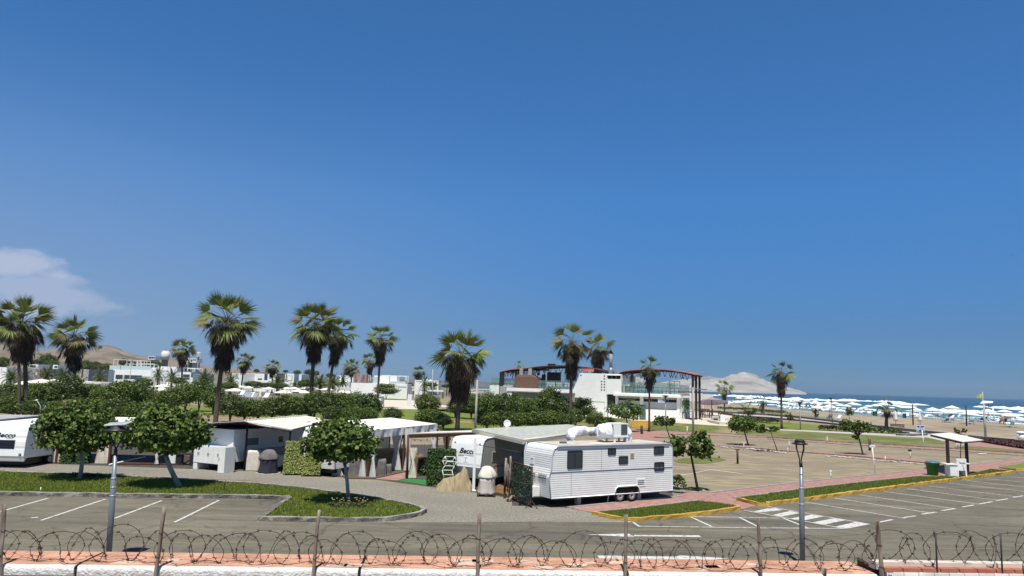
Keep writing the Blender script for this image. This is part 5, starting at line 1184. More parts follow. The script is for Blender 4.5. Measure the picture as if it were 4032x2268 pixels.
for k in range(9): f=k/8; q=pg[0].lerp(pg[1],f*.7)+Vector((0,.3,0)); w_.append((q.x,q.y,2.42-.1*math.sin(f*math.pi*2)**2))
b.tube(w_,.008,4); o=b.build('string_lights',DARK); tag(o,'string of small dark bulbs hanging under the narrow pergola','string lights')
# planter, hedge screens
def leafbox(name,lo,hi,m,label,n=2600,leaf=.09,cat='hedge',M=None,back=None):
    b=MB(); M=M or Matrix.Identity(4); core=MB()
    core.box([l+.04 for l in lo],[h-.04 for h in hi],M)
    for i in range(n):
        c=[random.uniform(lo[k],hi[k]) for k in range(3)]; k=random.choices([0,1,2],[ (hi[1]-lo[1])*(hi[2]-lo[2]),(hi[0]-lo[0])*(hi[2]-lo[2])*1.3,(hi[0]-lo[0])*(hi[1]-lo[1])])[0]; s=random.choice((0,1)); c[k]=(lo,hi)[s][k]
        nn=Vector((random.gauss(0,.5),random.gauss(0,.5),random.gauss(.3,.5))); nn[k]+=(1 if s else -1)*.9; nn.normalize()
        a=nn.orthogonal().normalized(); a=Matrix.Rotation(random.random()*6.3,3,nn)@a; bb=nn.cross(a); l=leaf*random.uniform(.6,1.3)*.5; c=Vector(c)+nn*random.uniform(0,.05)
        b.add([M@(c-a*l),M@(c-bb*l*.9),M@(c+a*l),M@(c+bb*l*.9)],[(0,1,2,3)])
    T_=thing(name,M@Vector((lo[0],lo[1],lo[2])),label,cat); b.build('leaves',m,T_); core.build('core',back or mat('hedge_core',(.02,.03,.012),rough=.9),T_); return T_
q=G(*R5(1580,1420)); q2=G(*R5(1860,1400)); 
leafbox('ivy_hedge',(0,0,0),(1.55,.8,2.05),IVY,'tall clipped ivy hedge block between the pergola and the drying rack',3400,.10,M=Matrix.Translation((q.x,q.y,0))@Matrix.Rotation(R(12),4,'Z'))
def leaf_screen(px,py,w,h,label):
    p=G(px,py); T_=thing('leaf_screen',p,label,'screen'); tilt=R(10); M=Matrix.Translation(p)@Matrix.Rotation(R(8),4,'Z')@Matrix.Rotation(-tilt,4,'X')
    b=MB()
    for i in range(int(w*h*700)):
        c=Vector((random.uniform(0,w),random.uniform(-.05,.02),random.uniform(.12,h))); nn=Vector((random.gauss(0,.5),-1,random.gauss(0.2,.6))).normalized(); a=nn.orthogonal().normalized(); a=Matrix.Rotation(random.random()*6.3,3,nn)@a; bb=nn.cross(a); l=.05*random.uniform(.6,1.4)
        b.add([M@(c-a*l),M@(c-bb*l*.6),M@(c+a*l),M@(c+bb*l*.6)],[(0,1,2,3)])
    b.build('leaves',IVYL,T_); b=MB(); b.box((0,.03,.1),(w,.06,h),M); b.build('backing',mat('screen_back',(.05,.06,.03),rough=.9),T_)
    for x in (.05,w-.05):
        b=MB(); b.box((x-.03,.0,0),(x+.03,.06,h*.98),M); b.build('leg',WOODB,T_)
        b=MB(); b.tube([M@Vector((x,.03,h*.8)),p+Vector((x-.25,-.75,0)) if False else p+Vector((x-.12,.75,0))],.03,5); b.build('strut',WOODB,T_)
def R4(x,y): return (780+x/6.038,1640+y/6.038)
leaf_screen(*R4(2010,1400),1.05,2.1,'tall panel of artificial yellow-green leaves leaning beside the grey covered barbecue')
leaf_screen(*R4(2440,1430),1.15,1.3,'shorter panel of artificial yellow-green leaves under the tree crown')
# far left strip
for (x0,x1,z,lab) in ((505,615,1.5,'ivy hedge panel right of the far left lettered caravan'),(640,745,1.5,'ivy hedge panel behind the left whitewashed tree')):
    p=GB(0,x0,490); q=GB(0,x1,492); leafbox('ivy_hedge',(0,0,0),((q-p).length,.35,z),IVY,lab,1500,.10,M=Matrix.Translation((p.x,p.y,0))@Matrix.Rotation(math.atan2((q-p).y,(q-p).x),4,'Z'))
# left pergola posts & roofs hidden behind trees
qa=GB(0,432,487); TL=thing('pergola',(qa.x,qa.y,0),'white roofed brown posted pergola behind the two whitewashed trees','pergola')
ps=[GB(0,x,y) for x,y in ((480,486),(680,488),(875,494),(930,496))]
for q in ps: post(TL,q,2.7,.07)
a=G(*B(0,430,95),2.8); P_=[G(*B(0,800,72),2.8),G(*B(0,1250,108),2.8),G(*B(0,1180,140),2.8),G(*B(0,560,135),2.8)]
b=MB(); zz_=2.8; b.slab([(ps[0].x-.4,ps[0].y-.2,zz_),(ps[3].x+3.5,ps[3].y-.4,zz_),(ps[3].x+2.5,ps[3].y+5,zz_),(ps[0].x-1.4,ps[0].y+5,zz_)],.12); b.build('roof_sheet',CANV,TL)
for x,w,lab in ((455,.45,'left cream curtain'),(490,.5,'second cream curtain')): curtain(GB(0,x,485),.05,2.6,w*1.3,lab+' gathered beside the far left lettered caravan',CLOTH,.3)
for x,w,lab in ((850,.6,'cream tied curtain left of the brown post'),(898,.5,'cream tied curtain right of the brown post')): curtain(GB(0,x,495),.05,2.2,w,lab+' between the two whitewashed trees',CLOTH,.4)
curtain(GB(0,1335,506),.1,1.3,.4,'small knotted white curtain beside the bent whitewashed trunk',CURT,.75)
for i,x in enumerate((960,1060,1115)): curtain(GB(0,x,470)+Vector((0,2.2,0)),1.0,2.6,.6,('left','middle','right')[i]+' beige curtain of three hanging in the shade behind the solar lamp post',CLOTHT,.9)
b=MB(); b.tube([G(*B(0,935,497),.12),G(*B(0,1240,432),.12)],.05,5); o=b.build('deck_edge',WHT); tag(o,'pale wooden edge rail of the dark deck behind the solar lamp post','rail')
b=MB(); pdk=[GB(0,940,500),GB(0,1560,505),GB(0,1660,440),GB(0,1240,430)]; b.slab([(p.x,p.y,.10) for p in pdk],.09); o=b.build('deck',mat('dark_deck',(.07,.035,.022),rough=.8)); o['kind']='structure'
b=MB(); b.box((0,0,0),(.5,.5,1.0),Matrix.Translation(GB(0,1425,500))@Matrix.Rotation(.3,4,'Z')); o=b.build('white_cabinet',WHT); tag(o,'small white cabinet just right of the bent whitewashed trunk','cabinet')
T_=thing('work_table',GB(0,1480,505),'dark trestle table in the shade left of the wide white cupboard','table'); q=GB(0,1480,505)
b=MB(); b.slab([(q.x,q.y,.75),(q.x+2.2,q.y+.3,.75),(q.x+2.2,q.y+1,.75),(q.x,q.y+.8,.75)],.05); b.build('top',DARK,T_)
for x in (.1,1.0,2.0):
    b=MB(); b.box((q.x+x,q.y+.1,0),(q.x+x+.35,q.y+.5,.7)); b.build('leg',DARK,T_)
# furniture under the white canopy
def covered(p,sx_,sy_,h,m,label,cat='covered furniture',name='covered_furniture',rz=0.2):
    b=MB(); n=10; seg=40; vs=[]
    for j in range(n+1):
        f=j/n; z=h*(1-f); k=1.0+.06*f if f>0 else .93
        for i in range(seg):
            t=2*math.pi*i/seg; cx_=math.copysign(abs(math.cos(t))**.35,math.cos(t)); cy_=math.copysign(abs(math.sin(t))**.35,math.sin(t)); w=1+.05*f*math.sin(t*9)+.03*f*math.sin(t*17+1)
            v=Matrix.Rotation(rz,3,'Z')@Vector((cx_*sx_/2*k*w,cy_*sy_/2*k*w,0)); vs.append((p.x+v.x,p.y+v.y,z))
    fs=[(j*seg+i,(j+1)*seg+i,(j+1)*seg+(i+1)%seg,j*seg+(i+1)%seg) for j in range(n) for i in range(seg)]; b.add(vs,fs,True); b.f.append(list(range(seg))); b.sm.append(False)
    o=b.build(name,m); origin_to(o,(p.x,p.y,0)); return tag(o,label,cat)
covered(G(*R5(150,1170)),1.6,1.0,1.0,CLOTHG,'grey covered sofa in the shade behind the front left curtain')
covered(G(*R5(540,1190)),1.1,1.0,1.0,CLOTHG,'grey covered armchair right of the front left curtain'); covered(G(*R5(700,1160)),.8,.8,.6,CLOTHG,'low grey covered stool between covered armchair and middle curtain')
covered(G(*R5(800,1110))+Vector((0,1.2,0)),3.4,1.5,1.35,mat('brown_cover',(.20,.145,.09),rough=.95),'large brown covered table at the back of the white canopy')
covered(G(*R5(1300,1080)),1.2,1.2,1.0,CLOTHB,'dark brown covered table behind the leaning pergola post')
b=MB(); P_=[G(*R5(-100,1270)),G(*R5(470,1280)),G(*R5(1110,1140)),bk-Vector((0,0,2.9)),lf-Vector((0,0,2.9))]; b.slab([(p.x,p.y,.06) for p in P_],.05); o=b.build('deck',mat('dark_tile_floor',(.10,.075,.055),rough=.8)); o['kind']='structure'
gpoly('paved_patch',[(p.x,p.y) for p in (G(*R5(470,1275)),G(*R5(950,1305)),G(*R5(1110,1265)),G(*R5(1110,1140)))],PINK,.014)
gpoly('artificial_turf',[(p.x,p.y) for p in (G(*R5(950,1308)),G(*R5(1180,1268)),G(*R5(1560,1300)),G(*R5(1560,1405)),G(*R5(1350,1372)))],GTURF,.018)
T_=thing('planter_bush',G(*R5(1400,1240)),'dark potted shrubs behind the leaning pergola post','plant'); q=G(*R5(1440,1230))
leafbox('low_hedge',(0,0,0),(1.3,.6,1.1),LEAF2,'dark shaded hedge behind the green turf mat',900,.10,M=Matrix.Translation((q.x-.3,q.y+.4,0)))
bpy.data.objects.remove(T_)
b=MB(); 
for k in range(12): x=q.x+random.uniform(-.1,.7); y=q.y+.4+random.random()*.4; b.tube([(x,y,1.0),(x+random.uniform(-.1,.1),y,2.0)],.012,4)
o=b.build('bare_stems',WHT); tag(o,'cluster of thin pale upright stems above the dark hedge','plant')
# cover heaps
def heap(p,w,d,h,peak,m,label,rz=0,name='covered_heap'):
    b=MB(); n=30; vs=[]; rr_=[]
    for j in range(13):
        f=j/12
        for i in range(n):
            t=2*math.pi*i/n; rad=f**.8; x=math.cos(t)*rad*w/2; y=math.sin(t)*rad*d/2
            pk=Vector((peak[0]*w/2,peak[1]*d/2)); x=pk.x*(1-f)+x*f+ (0); y=pk.y*(1-f)+y*f
            sh=.55*h*math.exp(-((x+w*.22)**2)/(w*.25)**2*1.0)
            z=max(h*(1-f)**.9, sh*(1-f**3)*(1)) + .07*h*math.sin(t*7+f*3)*f*(1-f)*3+.05*noise.noise(Vector((x*4,y*4,0)))*(1-f)
            if f==1: z=.0
            v=Matrix.Rotation(rz,3,'Z')@Vector((x*(1+.05*math.sin(t*9)*f),y*(1+.05*math.sin(t*9)*f),0)); vs.append((p.x+v.x,p.y+v.y,max(z,0)))
    b.add(vs,[(j*n+i,j*n+(i+1)%n,(j+1)*n+(i+1)%n,(j+1)*n+i) for j in range(12) for i in range(n)][::1],True); o=b.build(name,m); origin_to(o,(p.x,p.y,0)); return tag(o,label,'covered object')
def drape(p,prof,d,m,label,rz=0,name='covered_heap'):
    def hx(x):
        for (a,ha),(c,hc) in zip(prof,prof[1:]):
            if a<=x<=c: t=(x-a)/(c-a); t=t*t*(3-2*t); return ha+(hc-ha)*t
        return 0
    x0=prof[0][0]; x1=prof[-1][0]; n=44; m_=22; vs=[]
    for i in range(n+1):
        x=x0+(x1-x0)*i/n; h=hx(x)
        for j in range(m_+1):
            v=-1+2*j/m_; a=abs(v); w=d/2*(.35+.65*min(1,h/.5+.15)); k=(1-a**1.5)**.75
            fold=.07*math.sin(x*13+v*3+2*math.sin(x*4))*min(1,h*2)*(a**.6)+.035*math.sin(x*29+v*3)*a
            z=max(0,h*(k)+fold*(1 if a<.97 else 0)); y=v*w*(1+.05*math.sin(x*13)); q=Matrix.Rotation(rz,3,'Z')@Vector((x+.04*math.sin(v*5+x*3),y,0)); vs.append((p.x+q.x,p.y+q.y-.09*math.sin(x*17+2*math.sin(x*5))*a,z))
    b=MB(); b.add(vs,[(i*(m_+1)+j,(i+1)*(m_+1)+j,(i+1)*(m_+1)+j+1,i*(m_+1)+j+1) for i in range(n) for j in range(m_)],True); o=b.build(name,m); origin_to(o,(p.x,p.y,0)); return tag(o,label,'covered object')
drape(G(*B(1,1693,712)),[(-1.05,.02),(-.9,.30),(-.55,.62),(-.1,.72),(.25,.95),(.48,1.32),(.62,1.15),(.85,.55),(1.0,.25),(1.08,.02)],1.5,CLOTHT,'tan cloth draped over a bulky object in front of the drying rack',.05)
# drying rack
q=G(*B(1,1612,704)); T_=thing('drying_rack',q,'white folding tubular drying rack standing beside the lettered caravan','drying rack')
def R3(x,y): return (1740+x/6.9,1700+y/6.9)
Yr=q.y
def dr(x,y,o=0): return D(*R3(x,y),Yr+o)
b=MB()
zig=[(60,1290),(10,1040),(130,810),(90,670)]
for (l0_,l1_) in (((20,785),(75,925)),((75,925),(10,1040)),((10,1040),(60,1290)),((130,810),(75,925)),((90,670),(20,785)),((90,670),(130,810))):
    b.tube([dr(*l0_),dr(*l1_)],.02,6); b.tube([dr(l0_[0]+265,l0_[1]+8,.1),dr(l1_[0]+265,l1_[1]+8,.1)],.02,6)
for x,y in ((20,785),(130,810),(90,670),(75,925),(10,1040),(55,1165)): b.tube([dr(x,y),dr(x+265,y+8,.1)],.018,6)
b.build('frame_tubes',WHT,T_)
# white support post and pergola roof C
ppc=G(*B(1,1858,722)); QC=[B(1,1850,192),B(2,100,287),B(2,770,208),B(2,480,153)]
RCN,PCN=roof_thing('pergola',QC,3.05,.05,ROOFP,'greenish corrugated pergola roof on white posts above the two caravans','pergola')
b=MB(); b.ribbon([PCN[0],PCN[1]],.10,2.82,2.99); b.ribbon([PCN[1],PCN[2]],.10,2.86,2.99); b.ribbon([PCN[0],PCN[3]],.08,2.88,2.99); b.build('edge_beam',mat('cream_beam',(.55,.50,.40),rough=.8),RCN)
for q,lb in ((Vector((ppc.x,ppc.y,0)),0),(G(*B(2,118,560),0) if False else Vector((PCN[1].x+.12,PCN[1].y+.2,0)),0),(Vector((PCN[3].x,PCN[3].y-.3,0)),0),(Vector((PCN[2].x,PCN[2].y-.3,0)),0)):
    b=MB(); b.box((q.x-.075,q.y-.075,0),(q.x+.075,q.y+.075,2.9)); b.build('post',WHT,RCN)
b=MB(); b.tube([Vector((ppc.x,ppc.y,2.55)),Vector((PCN[1].x+.1,PCN[1].y+.2,2.35))],.015,5); b.build('tie_rod',DARK,RCN)
b=MB(); b.tube([PCN[1]+Vector((0,.1,.0)),PCN[1].lerp(PCN[2],.5)+Vector((0,0,.0))],.05,6); o=b.build('gutter',CLOTH,RCN)
b=MB(); b.box((ppc.x-.14,ppc.y-.14,0),(ppc.x+.14,ppc.y+.14,.04)); b.build('base_plate',WHT,RCN)
# satellite dish
q=D(*C5b(490,1370),52); T_=thing('satellite_dish',(q.x,q.y,0),'white round satellite dish above the greenish pergola roof','satellite dish')
b=MB(); b.lathe([(0,.0),(.13,.015),(.22,.05),(.26,.08),(.255,.09),(.21,.06),(.12,.025),(0,.01)],24); M=Matrix.Translation(q)@Matrix.Rotation(R(75),4,'X')@Matrix.Rotation(R(15),4,'Y'); b.v=[M@v for v in b.v]; ds=b.build('dish',WHT,T_)
b=MB(); b.tube([(q.x,q.y+.1,0),(q.x,q.y+.1,q.z)],.03,6); b.tube([q+Vector((0,0,-.2)),q+Vector((.26,-.2,-.1))],.012,5); b.build('mast',STEEL,T_)
b=MB(); b.cbox(q+Vector((.28,-.22,-.08)),(.09,.14,.09)); b.build('receiver',mat('teal_plastic',(.03,.14,.15),rough=.5),T_)
text('DIRECTV',.085,LGREY,ds,frame(q+Vector((.0,-.095,.02)),(1,-.1,0),(0,.25,1)),.1,.002)
# covered barbecue on pallet
q=G(*B(1,1968,765)); T_=thing('pallet',q,'small dark wooden pallet under the cream covered barbecue','pallet'); b=MB()
for k in range(5): b.box((q.x-.5,q.y-.45+.2*k,.10),(q.x+.5,q.y-.33+.2*k,.13))
for k in (-.5,-.06,.38): b.box((q.x+k,q.y-.5,0),(q.x+k+.12,q.y+.5,.098))
b.build('slats',WOODB,T_)
def bbq(p,r,h,z0,m1,m2,name,label,seed=0):
    T_=thing(name,Vector((p.x,p.y,z0)),label,'covered barbecue')
    w=lambda t,z: 1+.07*math.sin(t*5+seed+z)+.05*math.sin(t*11+z*6)
    wob_=lambda b: [v+Vector((noise.noise(v*5),noise.noise(v*5+Vector((9,0,0))),0))*.05 for v in b.v]
    b=MB(); b.lathe([(r*1.02,0),(r*.97,.1),(r*.93,h*.25),(r*.90,h*.45),(r*.97,h*.6)],36,(p.x,p.y,z0),w); b.v=wob_(b); b.build('skirt',m2,T_)
    b=MB(); b.lathe([(r*1.01,h*.58),(r*1.03,h*.62),(r*.95,h*.72),(r*.80,h*.83),(r*.55,h*.94),(r*.25,h*.99),(r*.05,h)],36,(p.x,p.y,z0),w); b.v=wob_(b); b.build('hood_cover',m1,T_); return T_
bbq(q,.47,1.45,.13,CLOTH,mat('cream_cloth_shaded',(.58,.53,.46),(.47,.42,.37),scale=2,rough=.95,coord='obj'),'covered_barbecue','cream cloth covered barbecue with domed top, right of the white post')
q=G(*B(1,102,572)); bbq(q,.56,1.45,.03,CLOTHG,CLOTHD,'covered_barbecue','dark grey cloth covered barbecue in front of the shaded cabin side',2)
b=MB(); b.lathe([(.75,0),(.75,.028)],20,(q.x,q.y,.009)); o=b.build('concrete_pad',CONC); tag(o,'round pale concrete pad under the dark covered barbecue','pad')
covered(G(*R4(1285,1265)),.95,.7,1.25,CLOTH,'cream cloth covered stand right of the tall narrow cupboard')
qt=G(*R4(1930,1290)); T_=thing('bench',qt,'wooden bench half covered by a hanging white cloth, beside the leaf screen','bench')
b=MB(); b.box((qt.x-.7,qt.y,.62),(qt.x+.7,qt.y+.6,.68)); b.build('seat',WOODB,T_)
for x in (-.6,.6): b=MB(); b.box((qt.x+x-.05,qt.y,0),(qt.x+x+.05,qt.y+.1,.62)); b.build('leg',WOODW,T_)
b=MB(); n=24; vs=[]
for i in range(n+1):
    f=i/n
    for j in range(7):
        g=j/6; vs.append((qt.x-.75+1.3*f,qt.y-.03-.05*math.sin(f*9)*g,.95-.03*f-g*(.28+.42*math.sin(f*math.pi)**2)))
b.add(vs,[(i*7+j,i*7+j+1,(i+1)*7+j+1,(i+1)*7+j) for i in range(n) for j in range(6)],True)
for i in range(2): b.slab([(qt.x-.75,qt.y-.02,.955),(qt.x+.55,qt.y-.02,.925),(qt.x+.55,qt.y+.6,.93),(qt.x-.75,qt.y+.6,.96)],.02) if i==0 else None
o=b.build('white_cloth',CLOTH); tag(o,'white cloth hanging over the wooden bench, right of the dark covered barbecue','cloth')
# deck and net screen beside the ribbed caravan
b=MB(); P_=[GB(1,2050,752),GB(1,2187,790),GB(2,40,760),GB(2,-40,650),GB(1,2060,690)]; b.slab([(p.x,p.y,.12) for p in P_],.11); o=b.build('deck',DECK); o['kind']='structure'
q0=GB(2,-5,800); q1=GB(2,165,868); T_=thing('net_screen',q1,'dark green netting screen on a rusty frame in front of the ribbed caravan nose','screen')
b=MB(); hN=1.95; d=(q1-q0); 
for q in (q0,q1): b.tube([q,q+Vector((0,0,hN))],.035,6)
for z in (hN,.15): b.tube([q0+Vector((0,0,z)),q1+Vector((0,0,z))],.03,6)
b.tube([q1+Vector((-.3,-.25,0)),q1+Vector((0,0,.35)),q1+Vector((.3,-.25,0))],.025,5); b.build('frame',mat('rusty_frame',(.09,.04,.025),rough=.9),T_)
b=MB(); 
for i in range(5200):
    f=random.random(); z=random.uniform(.1,hN*.98); 
    if noise.noise(Vector((f*3,z*2.2,0)))>.35 and z>1.2 and random.random()<.7: continue
    c=q0.lerp(q1,f)+Vector((random.gauss(0,.02),random.gauss(0,.03),z)); nn=Vector((random.gauss(0,.5),-1,random.gauss(0,.5))).normalized(); a_=nn.orthogonal().normalized(); a_=Matrix.Rotation(random.random()*6.3,3,nn)@a_; bb_=nn.cross(a_); l=.035*random.uniform(.6,1.3)
    b.add([c-a_*l,c-bb_*l*.6,c+a_*l,c+bb_*l*.6],[(0,1,2,3)])
b.build('netting',mat('green_net',(.035,.055,.035),rough=.9,island=.6),T_)
q=GB(2,-25,790); b=MB(); b.tube([q,q+Vector((.02,0,2.2))],.05,6); b.tube([q+Vector((-.25,0,0)),q+Vector((-.22,0,2.1))],.06,6); o=b.build('wooden_stakes',WOODW); tag(o,'pair of rough wooden stakes left of the green netting screen','stake')
q=GB(1,2150,815); b=MB(); b.tube([q+Vector((.0,0,.0)),q+Vector((.25,.1,.25)),q+Vector((.5,.3,.2))],[.12,.1,.06],6); o=b.build('log',WOODW); tag(o,'short weathered log lying at the foot of the green netting screen','log')
b=MB()
for k in range(5): q=GB(1,2165,770)+Vector((random.uniform(-.3,.2),.8+.2*k,0)); b.tube([q,q+Vector((random.uniform(-.1,.1),0,1.6))],.03,5)
o=b.build('stacked_poles',CLOTHG); tag(o,'bundle of grey poles in the shade behind the cream covered barbecue','poles')
# ------------------------------------------------------------------ terrace building
F0=G(*C6(120,1200),TZ); F1=G(*C6(2035,1288),TZ)
fa=math.atan2(F1.y-F0.y,F1.x-F0.x)
BD=thing('terrace_building',F0,'white beach club building with red arched roofs and glass fenced roof terrace','building',None,fa)
MBD=MW[BD]; MBi=MBD.inverted(); NF=MBD.to_3x3()@Vector((0,-1,0))
def fu(px,py,off=0.0):   # facade plane (local y=-off)
    p=hit(px,py,MBD.translation+NF*off,NF); q=MBi@p; return q
def c6(x,y,off=0.0): return fu(*C6(x,y),off)
def c5(x,y,off=0.0): return fu(*C5b(x,y),off)
FL=c6(1300,760).z   # terrace floor / parapet top
U2=c6(2022,900).x
# main low wing
b=MB(); b.box((c6(590,900).x,.5,0),(U2-.02,9,FL-1.35)); b.box((c6(590,900).x,0,0),(U2,.5,c6(1300,1075).z)) 
b.build('lower_wall',WALLW,BD,True)
zl=c6(1300,1075).z; zt_=c6(1300,842).z
for x in ((727,775),(1222,1285),(1962,2030)):
    a=c6(x[0],900).x; c=c6(x[1],900).x; b=MB(); b.box((a,.003,zl+.004),(c,.5,zt_+.35)); b.build('pillar',WALLW,BD,True)
b=MB(); b.box((c6(775,900).x,.30,zl),(c6(1962,900).x,.49,zt_+.3)); rw=b.build('recessed_wall',mat('slab_shadow_wall',(.56,.56,.54),(.50,.50,.48),scale=1,rough=.9),BD,True)  # the slab's shadow on this wall is put into its grey colour
for (x0,y0,x1,y1) in ((785,828,1227,908),(1285,852,1955,942)):
    a=c6(x0+4,y1-3,-.25); c=c6(x1-4,y0+3,-.25); z0=min(a.z,c6(x0,y1).z); b=MB(); b.box((c6(x0,900).x+.05,.24,c6((x0+x1)/2,(y0+y1)/2+36).z),(c6(x1,900).x-.05,.298,c6((x0+x1)/2,(y0+y1)/2-36).z)); w=b.build('window',BLACK,BD,True)
    n=4
    for k in range(1,n): b=MB(); x=c6(x0+(x1-x0)*k/n,900).x; b.box((x-.04,.22,c6((x0+x1)/2,(y0+y1)/2+34).z),(x+.04,.238,c6((x0+x1)/2,(y0+y1)/2-34).z)); b.build('mullion',STEEL,w,True)
# awning slab and parapet
za=c6(1400,830).z
b=MB(); b.box((c6(712,810).x,-.75,za+.02),(U2+.4,.6,za+.34)); b.build('canopy_slab',WALLW,BD,True)
b=MB(); b.box((c6(725,800).x,-.10,za+.344),(U2+.003,.25,FL)); b.box((U2-.25,.25,za+.344),(U2+.003,9,FL)); b.build('parapet',WALLW,BD,True)
b=MB(); b.box((c6(600,1000).x,.2,FL-.9),(U2-.26,9,FL-.6)); b.build('terrace_floor',CONC,BD,True)
b=MB(); b.box((c6(590,1000).x,.05,0),(c6(600,1000).x,.5,FL)) ; b.box((c6(590,1000).x,.10,0),(c6(724,1000).x,.15,FL-.6)); b.build('entrance_opening',mat('dark_recess',(.03,.035,.03),rough=.9),BD,True)
# tall white block with square holes
xl=c5(1965,350).x; xm=c6(565,600).x; zr=c5(2150,352).z; zr2=c6(565,365).z
b=MB(); b.add([(c5(1835,930).x,-.15,0),(xm,-.15,0),(xm,-.15,zr2),(xl,-.15,zr),(c5(1820,700).x,-.15,c5(1820,700).z)]+[(c5(1835,930).x,6,0),(xm,6,0),(xm,6,zr2),(xl,6,zr),(c5(1820,700).x,6,c5(1820,700).z)],[(0,1,2,3,4),(9,8,7,6,5)]+[(i,i+5,(i+1)%5+5,(i+1)%5) for i in range(5)])
b.build('tall_wall',WALLW,BD,True)
for x,y in ((508,412),(508,467),(452,521),(508,523),(452,578),(508,580),(452,635),(508,637),(452,692),(508,695),(36,396)):
    p=c6(x,y,.15); s=.12; b=MB(); b.box((p.x-s,-.16,p.z-s),(p.x+s,-.151,p.z+s)); w=b.build('square_opening',DARK,BD,True)
p=c6(0,850,.15); q=c6(62,925,.15); b=MB(); a=c5(1850,925,.15); c=c5(2003,845,.15); b.box((a.x,-.17,0),(c.x,-.152,c.z)); b.build('dark_doorway',mat('brown_recess',(.10,.09,.06),rough=.7),BD,True)
a=c6(190,920,.15); c=c6(520,940,.15); b=MB(); b.box((a.x,-.19,a.z-.02),(c.x,-.151,a.z+.05)); b.box((c.x-.05,-.19,0),(c.x,-.151,a.z)); b.build('groove',mat('grey_groove',(.45,.45,.44),rough=.8),BD,True)
# upper room
xa=c6(565,500).x+.01; xb=c6(858,500).x; zb=c6(700,780).z; ztop=c6(700,372).z
b=MB(); b.box((xa,-.35,zb),(xb,4,ztop)); b.build('upper_room',WALLW,BD,True)
b=MB(); b.box((xb+.003,1.2,FL-.5),(c6(968,500).x+.1,5,ztop-.15)); b.build('side_room',WALLW,BD,True)
a=c6(573,478,.35); c=c6(832,405,.35); b=MB(); b.box((a.x,-.36,a.z+.1),(c.x,-.351,c.z)); w=b.build('window',BLACK,BD,True)
for k in (1,2): b=MB(); x=a.x+(c.x-a.x)*k/3; b.box((x-.05,-.37,a.z+.1),(x+.05,-.362,c.z)); b.build('mullion',STEEL,w,True)
b=MB(); b.box((a.x-.1,-.5,c.z+.0),(c.x+.1,-.353,c.z+.12)); b.build('lintel',WALLW,BD,True)
# glass balustrade
def balus(u0,u1,y,z0,h,n,parent):
    b=MB(); b.box((u0,y-.01,z0),(u1,y+.01,z0+h)); g=b.build('glass_balustrade',GLASS,parent,True)
    b=MB(); b.box((u0,y-.03,z0+h*.55),(u1,y+.03,z0+h*.55+.05))
    for k in range(n+1): x=u0+(u1-u0)*k/n; b.box((x-.03,y-.03,z0),(x+.03,y+.03,z0+h*.55))
    b.build('rail',DARK,g,True)
balus(xb+.05,U2-.2,.05,FL,c6(1500,575).z-FL+.25,14,BD)
b=MB(); b.box((U2-.1,.1,FL),(U2-.08,8.5,FL+1.6)); b.build('glass_balustrade',GLASS,BD,True)
# right end wall with ribbed cladding & hanging plants
b=MB(); b.box((U2,.5,.0),(U2+.1,8,za)); 
for k in range(14): b.box((U2+.1,.6+k*.5,0),(U2+.18,.85+k*.5,za-.1))
b.build('ribbed_end_wall',WHT,BD,True)
# steel arched roofs
def arch(u0,u1,z0,zc,z1,y0,y1,parent,name,n=22,cols=(),sheetm=None):
    def zf(t): return (1-t)**2*z0+2*t*(1-t)*zc+t*t*z1
    b=MB(); vs=[]
    for i in range(n+1):
        t=i/n; u=u0+(u1-u0)*t; z=zf(t)
        for y,dz in ((y0,0),(y1,0),(y1,-.14),(y0,-.14)): vs.append((u,y,z+dz))
    b.add(vs,[(i*4+k,i*4+(k+1)%4,(i+1)*4+(k+1)%4,(i+1)*4+k) for i in range(n) for k in range(4)]+[(0,1,2,3),(n*4+3,n*4+2,n*4+1,n*4)]); rf=b.build(name,sheetm or REDROOF,parent,True)
    b=MB()
    for y in (y0+.3,(y0+y1)/2,y1-.3):
        b.tube([(u0+(u1-u0)*i/n,y,zf(i/n)-.30) for i in range(n+1)],.09,5)
    for i in range(1,n): b.tube([(u0+(u1-u0)*i/n,y0,zf(i/n)-.22),(u0+(u1-u0)*i/n,y1,zf(i/n)-.22)],.05,4)
    m=14
    for y in (y0+.3,y1-.3):
        for i in range(m):
            if y==y1-.3 and i%2: continue
            t0=(i+.15)/m; t1=(i+.85)/m; tm=(t0+t1)/2
            if .42<tm<.5: continue
            b.tube([(u0+(u1-u0)*t0,y,zf(t0)-.3),(u0+(u1-u0)*tm,y,zf(tm)-1.35)],.055,4); b.tube([(u0+(u1-u0)*tm,y,zf(tm)-1.35),(u0+(u1-u0)*t1,y,zf(t1)-.3)],.055,4)
    b.build('roof_truss',REDST2,rf,True)
    return zf
ur0=c6(785,320).x; ur1=c6(2330,375).x; 
zf=arch(ur0,ur1,c6(785,325).z,c6(1500,262).z+.75,c6(2330,385).z+.1,.3,7,BD,'arched_roof')
for x in (2190,2255,2315):
    u=c6(x,800).x; b=MB(); y={2190:.3,2255:3.2,2315:6.4}[x]; uu=u
    b.box((ur1-.6,y-.18,0),(ur1-.25,y+.18,c6(2300,400).z)); b.build('steel_column',REDST2,BD,True)
for x in (1010,1045): u=c6(x,500).x; b=MB(); b.box((u-.12,1.5 if x==1010 else .6,FL),(u+.12,1.8 if x==1010 else .9,c6(1030,350).z)); b.build('steel_column',REDST2,BD,True)
